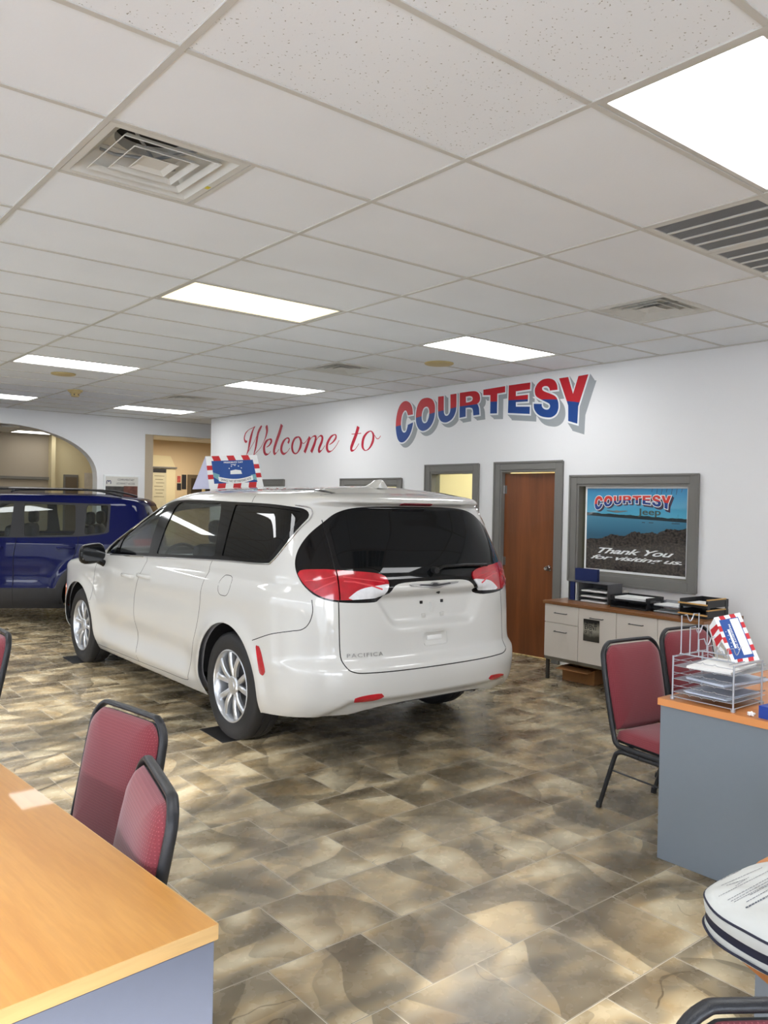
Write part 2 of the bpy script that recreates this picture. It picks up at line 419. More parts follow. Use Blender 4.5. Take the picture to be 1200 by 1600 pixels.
def ceiling_material():
    m = bpy.data.materials.new('ceiling_tile_board'); m.use_nodes = True; t = m.node_tree; p = t.nodes['Principled BSDF']; L = t.links.new
    p.inputs['Roughness'].default_value = 0.85
    g = N(t, 'ShaderNodeNewGeometry'); s = N(t, 'ShaderNodeSeparateXYZ'); L(g.outputs['Position'], s.inputs[0])
    n = N(t, 'ShaderNodeTexNoise'); n.inputs['Scale'].default_value = 1.4; L(g.outputs['Position'], n.inputs['Vector'])
    base = ramp(t, [(0.3, lin(237, 241, 245)), (0.7, lin(242, 246, 250))]); L(n.outputs['Fac'], base.inputs[0])
    # worm-hole fissures only in the older tiles nearest the front
    v = N(t, 'ShaderNodeTexVoronoi'); v.inputs['Scale'].default_value = 60; v.inputs['Randomness'].default_value = 1.0
    dn = N(t, 'ShaderNodeTexNoise'); dn.inputs['Scale'].default_value = 90; L(g.outputs['Position'], dn.inputs['Vector'])
    mx = N(t, 'ShaderNodeMix', data_type='VECTOR'); mx.inputs['Factor'].default_value = 0.018
    L(g.outputs['Position'], mx.inputs['A']); L(dn.outputs['Color'], mx.inputs['B']); L(mx.outputs['Result'], v.inputs['Vector'])
    r = ramp(t, [(0.10, (1, 1, 1)), (0.16, (0, 0, 0))]); L(v.outputs['Distance'], r.inputs[0])
    lt = N(t, 'ShaderNodeMath', operation='LESS_THAN'); L(s.outputs['Y'], lt.inputs[0]); lt.inputs[1].default_value = 2.35
    lx = N(t, 'ShaderNodeMath', operation='LESS_THAN'); L(s.outputs['X'], lx.inputs[0]); lx.inputs[1].default_value = 2.30
    l2 = N(t, 'ShaderNodeMath', operation='MULTIPLY'); L(lt.outputs[0], l2.inputs[0]); L(lx.outputs[0], l2.inputs[1])
    mu = N(t, 'ShaderNodeMath', operation='MULTIPLY'); L(r.outputs[0], mu.inputs[0]); L(l2.outputs[0], mu.inputs[1])
    m2 = N(t, 'ShaderNodeMix', data_type='RGBA'); L(mu.outputs[0], m2.inputs['Factor']); L(base.outputs[0], m2.inputs['A']); m2.inputs['B'].default_value = (*lin(150, 148, 140), 1)
    L(m2.outputs['Result'], p.inputs['Base Color'])
    b = N(t, 'ShaderNodeBump'); b.inputs['Strength'].default_value = 0.2; b.inputs['Distance'].default_value = 0.002; L(dn.outputs['Fac'], b.inputs['Height']); L(b.outputs[0], p.inputs['Normal'])
    return m
M['ceiling'] = ceiling_material()

def wood(name, c1, c2, rough=0.35, axis='Y', scale=1.0, coat=0.2):
    m = bpy.data.materials.new(name); m.use_nodes = True; t = m.node_tree; p = t.nodes['Principled BSDF']; L = t.links.new
    tcn = N(t, 'ShaderNodeTexCoord'); mp = N(t, 'ShaderNodeMapping'); L(tcn.outputs['Object'], mp.inputs['Vector'])
    sc = {'X': (0.5, 6, 6), 'Y': (6, 0.5, 6), 'Z': (6, 6, 0.5)}[axis]; mp.inputs['Scale'].default_value = [q*scale for q in sc]
    n = N(t, 'ShaderNodeTexNoise'); n.inputs['Scale'].default_value = 1.6; n.inputs['Detail'].default_value = 5; n.inputs['Distortion'].default_value = 1.2
    L(mp.outputs[0], n.inputs['Vector'])
    w = N(t, 'ShaderNodeTexNoise'); w.inputs['Scale'].default_value = 16; w.inputs['Detail'].default_value = 3; L(mp.outputs[0], w.inputs['Vector'])
    r = ramp(t, [(0.35, c1), (0.65, c2)]); L(n.outputs['Fac'], r.inputs[0])
    mx = N(t, 'ShaderNodeMix', data_type='RGBA', blend_type='MULTIPLY'); mx.inputs['Factor'].default_value = 0.18; L(r.outputs[0], mx.inputs['A'])
    r2 = ramp(t, [(0.4, (0.6, 0.55, 0.5)), (0.6, (1, 1, 1))]); L(w.outputs['Fac'], r2.inputs[0]); L(r2.outputs[0], mx.inputs['B'])
    L(mx.outputs['Result'], p.inputs['Base Color']); p.inputs['Roughness'].default_value = rough; p.inputs['Coat Weight'].default_value = coat
    return m
M['deskwood'] = wood('honey_maple_laminate', lin(186, 130, 60), lin(198, 144, 74), 0.38, 'Y')
M['deskwood2'] = wood('orange_maple_laminate', lin(188, 118, 60), lin(204, 134, 74), 0.4, 'Y')
M['edgewood'] = wood('pale_edge_band', lin(200, 160, 104), lin(210, 174, 118), 0.45, 'X')
M['doorwood'] = wood('brown_door_veneer', lin(112, 62, 30), lin(134, 76, 38), 0.35, 'Z', 0.5)
M['walnut'] = wood('walnut_top', lin(124, 80, 46), lin(146, 98, 58), 0.3, 'Y')

def weave_material(name, base, dot, k=165.0, r0=0.26):
    m = bpy.data.materials.new(name); m.use_nodes = True; t = m.node_tree; p = t.nodes['Principled BSDF']; L = t.links.new
    tcn = N(t, 'ShaderNodeTexCoord'); mp = N(t, 'ShaderNodeMapping'); mp.inputs['Rotation'].default_value = (0, radians(0), 0)
    L(tcn.outputs['Generated'], mp.inputs['Vector'])
    # evenly spaced woven dots
    uvn = N(t, 'ShaderNodeUVMap'); s = N(t, 'ShaderNodeSeparateXYZ'); L(uvn.outputs[0], s.inputs[0])
    def mth(op, a, b=None):
        n = N(t, 'ShaderNodeMath', operation=op)
        for i, v in enumerate((a, b)):
            if v is None: continue
            if isinstance(v, (int, float)): n.inputs[i].default_value = v
            else: L(v, n.inputs[i])
        return n.outputs[0]
    a = mth('MULTIPLY', s.outputs['X'], k); b = mth('MULTIPLY', s.outputs['Y'], k)
    q = mth('ADD', mth('MULTIPLY', mth('SINE', mth('ADD', a, b)), mth('SINE', mth('SUBTRACT', a, b))), 0.0)
    d = ramp(t, [(0.78, (0, 0, 0)), (0.93, (1, 1, 1))]); L(q, d.inputs[0])
    mx = N(t, 'ShaderNodeMix', data_type='RGBA'); mx.inputs['A'].default_value = (*base, 1); mx.inputs['B'].default_value = (*dot, 1)
    L(mth('MULTIPLY', d.outputs[0], 0.55), mx.inputs['Factor']); L(mx.outputs['Result'], p.inputs['Base Color'])
    p.inputs['Roughness'].default_value = 0.85; p.inputs['Sheen Weight'].default_value = 0.3
    bp = N(t, 'ShaderNodeBump'); bp.inputs['Strength'].default_value = 0.3; bp.inputs['Distance'].default_value = 0.001; L(q, bp.inputs['Height']); L(bp.outputs[0], p.inputs['Normal'])
    return m
M['maroon'] = weave_material('maroon_chair_weave', lin(120, 40, 49), lin(188, 104, 106), 350.0)

# ------------------------------------------------------------------ the room shell
def structure(o): o['kind'] = 'structure'; return o
FX0, FX1, FY0, FY1 = XL-0.3, 13.0, YB-0.3, 20.3
bm = BM(); b2(bm, (FX0, FY0, -0.12), (FX1, FY1, 0.0)); structure(bmobj('floor', bm, M['floor']))
bm = BM(); b2(bm, (FX0-40, FY0-60, -0.35), (FX1, FY1+10, -0.14)); structure(bmobj('ground', bm, mat('pale_concrete_outside', lin(205, 202, 196), 0.9, noise=0.1)))
GX = [1.081+1.2192*j for j in range(-4, 5)]
GY = [2.3495+0.6096*k for k in range(-9, 20)]
LIGHTS = [(jx, ky) for jx in (-1, 1, 3) for ky in (-2, 4, 10, 16)]        # grid cell of each troffer (x cell, y cell)
def cell(j, k): return (1.081+1.2192*j, 2.3495+0.6096*k)
VENTS = [(0, 1), (3, 1), (3, 7), (3, 13)]                                   # square diffusers, left half of the cell
GRILLE = (2, -1)
skip = set(LIGHTS) | {GRILLE}
bm = BM(); g = BM()
xs = [XL]+[x for x in GX if XL < x < XR]+[XR]; ys = [YB]+[y for y in GY if YB < y < YA]+[YA]
for a, c in zip(xs[:-1], xs[1:]):
    for d, e in zip(ys[:-1], ys[1:]):
        j = round((a-1.081)/1.2192) if a != XL else round((c-1.081)/1.2192)-1
        k = round((d-2.3495)/0.6096) if d != YB else round((e-2.3495)/0.6096)-1
        if (j, k) in skip: continue
        x0 = a
        if (j, k) in VENTS: x0 = a+0.6096
        b2(bm, (x0, d, ZC+0.006), (c, e, ZC+0.022))
structure(bmobj('ceiling', bm, M['ceiling']))
for x in xs[1:-1]: b2(g, (x-0.012, YB, ZC), (x+0.012, YA, ZC+0.012), 0.0)
for y in ys[1:-1]:
    for a, c in zip(xs[:-1], xs[1:]): b2(g, (a+0.0121, y-0.012, ZC+0.001), (c-0.0121, y+0.012, ZC+0.012))
for (j, k) in VENTS:
    x, y = cell(j, k); b2(g, (x+0.6096-0.011, y+0.0121, ZC+0.001), (x+0.6096+0.011, y+0.6096-0.0121, ZC+0.012))
x, y = cell(*GRILLE); b2(g, (x+0.6096-0.011, y+0.0121, ZC+0.001), (x+0.6096+0.011, y+0.6096-0.0121, ZC+0.012))
for a, b in (((XR-0.022, YB, ZC-0.004), (XR, 12.95, ZC+0.012)), ((XL, YA-0.022, ZC-0.004), (XR+2.5, YA, ZC+0.012))): b2(g, a, b)
structure(bmobj('ceiling_grid', g, M['tbar']))
bm = BM(); b2(bm, (FX0, FY0, 3.62), (FX1, FY1, 3.75)); structure(bmobj('roof_deck', bm, M['plenum']))

def wall_y(name, x0, x1, ya, yb, holes, m, z1=3.6):
    """wall slab in the y direction with rectangular holes (y0, y1, z0, z1)"""
    bm = BM(); ys_ = sorted({ya, yb, *[h[0] for h in holes], *[h[1] for h in holes]}); 
    for a, b in zip(ys_[:-1], ys_[1:]):
        hs = sorted([h for h in holes if h[0] <= a+1e-6 and h[1] >= b-1e-6], key=lambda h: h[2]); z = 0.0
        for h in hs:
            if h[2] > z+1e-6: b2(bm, (x0, a, z), (x1, b, h[2]))
            z = h[3]
        if z < z1: b2(bm, (x0, a, z), (x1, b, z1))
    bmesh.ops.remove_doubles(bm, verts=bm.verts, dist=1e-5)
    return structure(bmobj(name, bm, m))
def wall_x(name, y0, y1, xa, xb, holes, m, z1=3.6):
    bm = BM(); xs_ = sorted({xa, xb, *[h[0] for h in holes], *[h[1] for h in holes]})
    for a, b in zip(xs_[:-1], xs_[1:]):
        hs = sorted([h for h in holes if h[0] <= a+1e-6 and h[1] >= b-1e-6], key=lambda h: h[2]); z = 0.0
        for h in hs:
            if h[2] > z+1e-6: b2(bm, (a, y0, z), (b, y1, h[2]))
            z = h[3]
        if z < z1: b2(bm, (a, y0, z), (b, y1, z1))
    bmesh.ops.remove_doubles(bm, verts=bm.verts, dist=1e-5)
    return structure(bmobj(name, bm, m))

# sign wall: door, poster window and three office windows
SW = 0.13
DOOR = (5.33, 6.10, 0.0, 1.99)
WINS = [(3.845, 5.065, 0.955, 1.835, 'window_1'), (6.51, 7.24, 0.95, 1.985, 'window_2'), (7.85, 8.975, 0.95, 1.835, 'window_3'), (10.60, 11.80, 0.95, 1.84, 'window_4')]
wall_y('wall_right', XR, XR+SW, YB, 12.95, [DOOR]+[w[:4] for w in WINS], M['wall'])
def casing(name, y0, y1, z0, z1, w, sill=True, parent=None):
    bm = BM(); x = XR
    def strip(a, b): b2(bm, a, b, 0.004)
    lo = z0-w if sill else 0.0
    strip((x-0.022, y0-w, lo), (x+0.002, y0, z1+w)); strip((x-0.022, y1, lo), (x+0.002, y1+w, z1+w)); strip((x-0.022, y0+0.0005, z1), (x+0.002, y1-0.0005, z1+w))
    if sill: strip((x-0.022, y0+0.0005, z0-w), (x+0.002, y1-0.0005, z0))
    # back band and inner jamb
    for a, b in (((y0-w-0.006, lo), (y0-w+0.014, z1+w+0.006)), ((y1+w-0.014, lo), (y1+w+0.006, z1+w+0.006)), ((y0-w, z1+w-0.014), (y1+w, z1+w+0.006))):
        b2(bm, (x-0.032, a[0], a[1]), (x-0.02, b[0], b[1]), 0.003)
    if sill: b2(bm, (x-0.032, y0-w, z0-w-0.006), (x-0.02, y1+w, z0-w+0.014), 0.003)
    for a, b in (((y0-0.001, z0), (y0+0.022, z1)), ((y1-0.022, z0), (y1+0.001, z1)), ((y0+0.022, z1-0.022), (y1-0.022, z1+0.001))):
        b2(bm, (x-0.012, a[0], a[1]), (x+SW, b[0], b[1]), 0.002)
    if sill: b2(bm, (x-0.012, y0+0.022, z0-0.001), (x+SW, y1-0.022, z0+0.022), 0.002)
    return bmobj(name, bm, M['trim'], parent)
for y0, y1, z0, z1, nm in WINS:
    fr = structure(casing(nm, y0, y1, z0, z1, 0.085))
    bm = BM(); b2(bm, (XR+0.055, y0+0.022, z0+0.022), (XR+0.061, y1-0.022, z1-0.022)); bmobj('pane', bm, M['glass'], fr)
# door frame and the brown leaf, hinged on its far side and left ajar into the office
dr = structure(casing('door_1', DOOR[0], DOOR[1], 0.0, DOOR[3], 0.085, sill=False))
bm = BM(); b2(bm, (0, -0.715, 0.012), (0.042, 0, 1.955), 0.003)
leaf = bmobj('door_leaf', bm, M['doorwood'], dr); leaf.location = (XR+0.035, DOOR[1]-0.026, 0); leaf.rotation_euler = (0, 0, radians(5))
bm = BM(); lathe(bm, [(0.0, -0.075), (0.018, -0.073), (0.028, -0.058), (0.026, -0.042), (0.011, -0.034), (0.011, -0.008), (0.030, -0.005), (0.030, 0.0)], 20, 'X', (0, -0.60, 0.96))
lathe(bm, [(0.0, 0.117), (0.018, 0.115), (0.028, 0.10), (0.026, 0.084), (0.011, 0.076), (0.011, 0.05), (0.03, 0.047), (0.03, 0.042)], 20, 'X', (0, -0.60, 0.96))
kn = bmobj('door_knob', bm, M['chrome'], leaf, smooth=40)
for z in (0.25, 1.0, 1.78):
    bm = BM(); cyl(bm, (-0.006, 0.004, z-0.045), (-0.006, 0.004, z+0.045), 0.007, 10); b2(bm, (-0.004, -0.03, z-0.045), (0.0, 0.004, z+0.045)); bmobj('hinge', bm, M['steel'], leaf)
# offices behind the sign wall
bm = BM()
b2(bm, (9.4, 3.0, 0), (9.5, 12.95, 3.6))
for y in (3.0, 5.22, 7.5, 9.7, 12.85): b2(bm, (XR+SW, y, 0), (9.4, y+0.1, 3.6))
structure(bmobj('wall_office', bm, M['cream']))
bm = BM(); b2(bm, (XR+SW, 3.0, 2.6), (9.4, 12.95, 2.62)); structure(bmobj('ceiling_office', bm, M['ceiling']))

# back wall with the arched opening and the square opening
P = [(-0.2, 0.0), (-0.2, 3.6), (9.6, 3.6)]
ACX, AW, AZ0, AZ1 = 3.42, 1.575, 1.92, 2.755
bm = BM(); arch = [(ACX+AW*cos(a), AZ0+(AZ1-AZ0)*abs(sin(a))**0.9) for a in np.linspace(0, pi, 33)]
OPX0, OPX1, OPZ = 5.845, 8.4, 2.735
loop = [(XL, 0), (XL, 3.6), (10.5, 3.6), (10.5, 0), (OPX1, 0), (OPX1, OPZ), (OPX0, OPZ), (OPX0, 0)]+[(ACX+AW, 0)]+arch+[(ACX-AW, 0)]
flat_poly(bm, [loop], lambda u, v, w: Vector((u, YA+0.22-w, v)), 0.22)
structure(bmobj('wall_back', bm, M['wall']))
bm = BM(); b2(bm, (OPX0-0.001, YA+0.02, 0), (OPX0+0.16, YA+0.235, OPZ+0.001), 0.003); structure(bmobj('trim_1', bm, mat('warm_jamb_paint', lin(196, 180, 156), 0.7)))
# rooms seen through them
bm = BM(); b2(bm, (-3.4, 17.5, 0), (5.33, 17.6, 3.6)); structure(bmobj('wall_far', bm, M['taupe']))
bm = BM(); b2(bm, (5.25, 17.3, 0), (5.33, 17.5, 3.6)); b2(bm, (5.33, 17.5, 0), (6.35, 17.6, 3.6)); structure(bmobj('wall_far_return', bm, M['cream']))
bm = BM(); b2(bm, (6.35, 15.3, 0), (6.45, 17.6, 3.6)); b2(bm, (6.45, 16.9, 0), (10.5, 17.0, 3.6)); structure(bmobj('wall_passage', bm, M['tan']))
bm = BM(); b2(bm, (10.4, 12.9, 0), (10.5, 17.0, 3.6)); structure(bmobj('wall_passage_right', bm, M['tan']))
bm = BM(); b2(bm, (-3.4, 14.18, 2.86), (10.4, 17.5, 2.88)); structure(bmobj('ceiling_far', bm, M['ceiling']))
bm = BM(); b2(bm, (XR+0.0, 12.95, ZC+0.006), (9.4, YA, ZC+0.02)); structure(bmobj('ceiling_passage', bm, M['ceiling']))
bm = BM(); b2(bm, (XR+SW, 12.95-0.1, 0), (9.5, 12.95, 3.6)); structure(bmobj('wall_passage_near', bm, M['wall']))

# glazed fronts: left side and behind the photographer (not in view, but they light the room)
mull = [0.0]
wall_y('wall_left', XL-0.2, XL, YB, YA, [(-2.8+2.05*i, -2.8+2.05*i+1.83, 0.30, 2.12) for i in range(6)], M['wall'])
wall_x('wall_front', YB-0.2, YB, XL, XR+SW, [(-3.2+2.02*i, -3.2+2.02*i+1.9, 0.35, 2.70) for i in range(2)], M['wall'])
bm = BM(); b2(bm, (-7.3, -16, -0.14), (-7.1, 20, 2.45)); structure(bmobj('added_sun_screen', bm, mat('sun_screen_grey', lin(190, 186, 178), 0.9)))  # added unseen slab, blocks the low sun to shape the floor patches
bm = BM(); b2(bm, (XL-0.2, YA, 0), (XL, 17.6, 3.6)); structure(bmobj('wall_left_far', bm, M['taupe']))
bm = BM(); b2(bm, (XR+SW, YB-0.2, 0), (XR+SW+0.1, 3.0, 3.6)); structure(bmobj('wall_right_outer', bm, M['wall']))

# ------------------------------------------------------------------ ceiling fixtures
def troffer(j, k, lens, label, group='recessed ceiling light panels'):
    x, y = cell(j, k); t = thing('ceiling_light', label, 'ceiling light', (x+0.6096, y+0.3048, ZC), 0, group)
    W_, D_ = 1.2192-0.030, 0.6096-0.030
    bm = BM(); z = 0.004
    b2(bm, (-W_/2, -D_/2, z), (W_/2, -D_/2+0.022, z+0.012)); b2(bm, (-W_/2, D_/2-0.022, z), (W_/2, D_/2, z+0.012))
    b2(bm, (-W_/2, -D_/2+0.022, z), (-W_/2+0.022, D_/2-0.022, z+0.012)); b2(bm, (W_/2-0.022, -D_/2+0.022, z), (W_/2, D_/2-0.022, z+0.012))
    bmobj('frame', bm, M['tbar'], t)
    bm = BM(); b2(bm, (-W_/2+0.022, -D_/2+0.022, z+0.006), (W_/2-0.022, D_/2-0.022, z+0.010)); bmobj('diffuser', bm, lens, t)
    bm = BM(); b2(bm, (-W_/2, -D_/2, z+0.015), (W_/2, D_/2, z+0.12)); bmobj('housing', bm, M['white'], t)
    return t
LL = {(2-0, 0): 0}
troffer_labels = {
 (1, -2): 'large bright ceiling light panel at the top right, nearest the camera',
 (1, 4): 'yellowish ceiling light panel above the rear of the white minivan, dimmer than the rest',
 (3, 4): 'bright ceiling light panel just above the word COURTESY on the wall',
 (1, 10): 'bright ceiling light panel at the left beside a yellowed round speaker disc',
 (3, 10): 'ceiling light panel above the word Welcome, between two square vents',
 (3, 16): 'ceiling light panel above the passage opening beside the sign wall',
 (1, 16): 'ceiling light panel cut by the left edge of the photo, near the arch',
}
for (j, k) in LIGHTS:
    if (j, k) not in troffer_labels: 
        if (j, k) != (-1, 4): continue
    troffer(j, k, M['lampwarm'] if (j, k) == (1, 4) else M['lamp'],
            troffer_labels.get((j, k), 'ceiling light panel barely showing at the left edge, nearer than the round disc'))
# cells whose panels lie outside the photo are closed with plain boards and carry their lamps as well
for (j, k) in LIGHTS:
    if (j, k) in troffer_labels or (j, k) == (-1, 4): continue
    x, y = cell(j, k)
    if x < XL or y+0.61 > YA: continue
    troffer(j, k, M['lamp'], {(-1,-2):'ceiling light panel nearest the front windows at the far left, outside the photo',(-1,10):'ceiling light panel above the left windows in the middle of the room, outside the photo',(-1,16):'ceiling light panel above the left windows near the arch wall, outside the photo'}.get((j,k),'ceiling light panel nearest the front at the right, outside the photo'))

def square_vent(j, k, label):
    x, y = cell(j, k); h = 0.6096; t = thing('ceiling_vent', label, 'air vent', (x+h/2, y+h/2, ZC), 0, 'square ceiling air vents')
    a = 0.29
    def ring(bm, r0, z0, r1, z1, th=0.003):
        """sloping square collar from half-size r0 at z0 to r1 at z1"""
        def sq(r, z): return [bm.verts.new((s*r, q*r, z)) for s, q in ((-1, -1), (1, -1), (1, 1), (-1, 1))]
        A, B, C, D = sq(r0, z0), sq(r1, z1), sq(r1+th, z1+th*0.6), sq(r0+th, z0+th*0.6)
        for i in range(4):
            n = (i+1) % 4
            bm.faces.new((A[i], A[n], B[n], B[i])); bm.faces.new((D[i], C[i], C[n], D[n]))
            bm.faces.new((A[i], D[i], D[n], A[n])); bm.faces.new((B[i], B[n], C[n], C[i]))
    bm = BM()
    for s in (-1, 1):
        b2(bm, (-a, min(s*a, s*(a-0.03)), 0.002), (a, max(s*a, s*(a-0.03)), 0.008)); b2(bm, (min(s*a, s*(a-0.03)), -a+0.03, 0.002), (max(s*a, s*(a-0.03)), a-0.03, 0.008))
    ring(bm, a-0.03, 0.004, 0.16, 0.105)
    # square top with a round mouth
    n = 32; outer = []; 
    for i in range(n):
        an = 2*pi*i/n+pi/4; c_, s_ = cos(an), sin(an); q = 0.163/max(abs(c_), abs(s_)); outer.append(((q*c_, q*s_, 0.107), (0.158*c_, 0.158*s_, 0.107)))
    o_ = [bm.verts.new(p[0]) for p in outer]; i_ = [bm.verts.new(p[1]) for p in outer]; u_ = [bm.verts.new((p[1][0], p[1][1], 0.15)) for p in outer]
    for i in range(n):
        m_ = (i+1) % n; bm.faces.new((o_[i], o_[m_], i_[m_], i_[i])); bm.faces.new((i_[i], i_[m_], u_[m_], u_[i]))
    bmobj('pan', bm, M['diff'], t)
    bm = BM(); lathe(bm, [(0.158, 0.15), (0.158, 0.34), (0.0, 0.34)], 32); bmobj('duct', bm, M['duct'], t)
    for (r0, r1, z0, z1) in ((0.205, 0.186, 0.004, 0.024), (0.138, 0.120, 0.004, 0.022)):
        bm = BM(); ring(bm, r0, z0, r1, z1); bmobj('louvre', bm, M['diff'], t)
    bm = BM(); ring(bm, 0.075, 0.004, 0.050, 0.018); b2(bm, (-0.052, -0.052, 0.017), (0.052, 0.052, 0.020)); bmobj('centre_plate', bm, M['diff'], t)
    bm = BM()
    for s in (-1, 1):
        tube(bm, [(s*0.165, s*0.165, 0.085), (s*0.12, s*0.12, 0.06), (s*0.05, s*0.05, 0.045), (0, 0, 0.032)], 0.007, 6)
        tube(bm, [(s*0.165, -s*0.165, 0.085), (s*0.12, -s*0.12, 0.06), (s*0.05, -s*0.05, 0.045), (0, 0, 0.033)], 0.007, 6)
    bmobj('bracket', bm, M['ductgrey'], t)
    return t
v0_ = square_vent(0, 1, 'large square air vent nearest the camera, top left, showing its dark round duct')
bm = BM(); bx(bm, (0.272, 0.05, 0.001), (0.018, 0.03, 0.001)); bmobj('yellow_sticker', bm, mat('yellow_dot', lin(214, 200, 40), 0.5, noise=0), v0_)
square_vent(3, 1, 'square air vent at the right, above the sign wall near the slotted grilles')
square_vent(3, 7, 'small-looking square air vent between the two ceiling light panels over the lettering')
square_vent(3, 13, 'square air vent farthest away, near the passage opening')

def grille(x0, y0, label):
    t = thing('return_grille', label, 'air grille', (x0, y0, ZC), 0, 'slotted return grilles at the right'); h = 0.585
    bm = BM()
    for a, b in (((0, 0), (h, 0.03)), ((0, h-0.03), (h, h)), ((0, 0.03), (0.03, h-0.03)), ((h-0.03, 0.03), (h, h-0.03))):
        b2(bm, (a[0], a[1], 0.001), (b[0], b[1], 0.009), 0.001)
    for i in range(1, 4):
        x = 0.03+(h-0.06)*i/4; b2(bm, (x-0.008, 0.03, 0.001), (x+0.008, h-0.03, 0.009))
    bmobj('frame', bm, M['diff'], t)
    bm = BM(); n = 66
    for i in range(n):
        y = 0.03+(h-0.06)*(i+0.5)/n; bx(bm, (h/2, y, 0.010), (h-0.06, 0.0022, 0.009), 0, (0.6, 0, 0) if False else None)
    bmobj('core', bm, M['ductgrey'], t)
    bm = BM(); b2(bm, (0.0, 0.0, 0.02), (h, h, 0.04)); bmobj('backing', bm, mat('grille_filter', (0.06, 0.06, 0.06), 0.9, noise=0.5, nscale=12), t)
x, y = cell(2, -1)
grille(x+0.013, y+0.013, 'slotted return air grille beside the large bright light panel, left of the pair')
grille(x+0.6096+0.013, y+0.013, 'slotted return air grille at the right edge of the photo, right of the pair')

def disc(p, r, label):
    bm = BM(); lathe(bm, [(0, -0.016), (r*0.72, -0.015), (r*0.93, -0.010), (r, -0.003), (r, 0.004), (0, 0.004)], 32)
    o = bmobj('ceiling_speaker', bm, M['yellowed'], smooth=50); o.location = (p[0], p[1], ZC); tag(o, label, 'speaker', 'round ceiling speakers'); return o
disc((3.0, 9.5), 0.135, 'yellowed round ceiling speaker cover at the left, above the blue SUV')
disc((5.5, 5.93), 0.145, 'round beige ceiling speaker cover above the letter R of COURTESY')
t = thing('smoke_detector', 'yellowed smoke detector hanging from the ceiling near the arch', 'smoke detector', (3.59, 10.88, ZC))
bm = BM(); lathe(bm, [(0, -0.02), (0.085, -0.02), (0.095, -0.01), (0.095, 0.004), (0, 0.004)], 28); bmobj('base', bm, M['yellowed'], t, smooth=40)
bm = BM(); lathe(bm, [(0, -0.085), (0.045, -0.083), (0.052, -0.07), (0.05, -0.045), (0.07, -0.035), (0.07, -0.02), (0, -0.02)], 28); bmobj('sensing_head', bm, M['yellowed'], t, smooth=40)
for i in range(6):
    bm = BM(); a = 2*pi*i/6; bx(bm, (0.05*cos(a), 0.05*sin(a), -0.058), (0.012, 0.012, 0.016)); bmobj('slot', bm, M['darkink'], t)
# far room lamp
t = thing('ceiling_light', 'ceiling light panel seen through the arch in the far room', 'ceiling light', (5.0, 16.9, 2.86))
bm = BM(); b2(bm, (-0.6, -0.29, -0.012), (0.6, 0.29, 0.0)); bmobj('frame', bm, M['tbar'], t)
bm = BM(); b2(bm, (-0.57, -0.26, -0.016), (0.57, 0.26, -0.0125)); bmobj('diffuser', bm, mat('far_diffuser', (1.0, 0.97, 0.9), 0.5, noise=0, emit=3.0), t)

# ------------------------------------------------------------------ painted lettering on the sign wall
Z1 = lambda a, b: (610+a/7.0588, 570+b/7.0588)
def wall_pt(px, py):
    p = onx(px, py, XR); return np.array([p.y, p.z])
def wallpath(pts, cv=lambda a, b: (a, b)): return [wall_pt(*cv(a, b)) for a, b in pts]
def on_wall(d): return lambda u, v, w=0.0: Vector((XR-d-w, u, v))
def round_loop(pts, sharp, n=5):
    """smooth a closed outline but keep the listed corners"""
    m = len(pts); out = []
    for i in range(m):
        a, b, c, d = pts[i-1], pts[i], pts[(i+1) % m], pts[(i+2) % m]
        if i in sharp: a = b-(c-b)
        if (i+1) % m in sharp: d = c+(c-b)
        if i in sharp and (i+1) % m in sharp: out.append(b); continue
        for k in range(n):
            t = k/n; out.append(0.5*((2*b)+(-a+c)*t+(2*a-5*b+4*c-d)*t*t+(-a+3*b-3*c+d)*t**3))
    return out
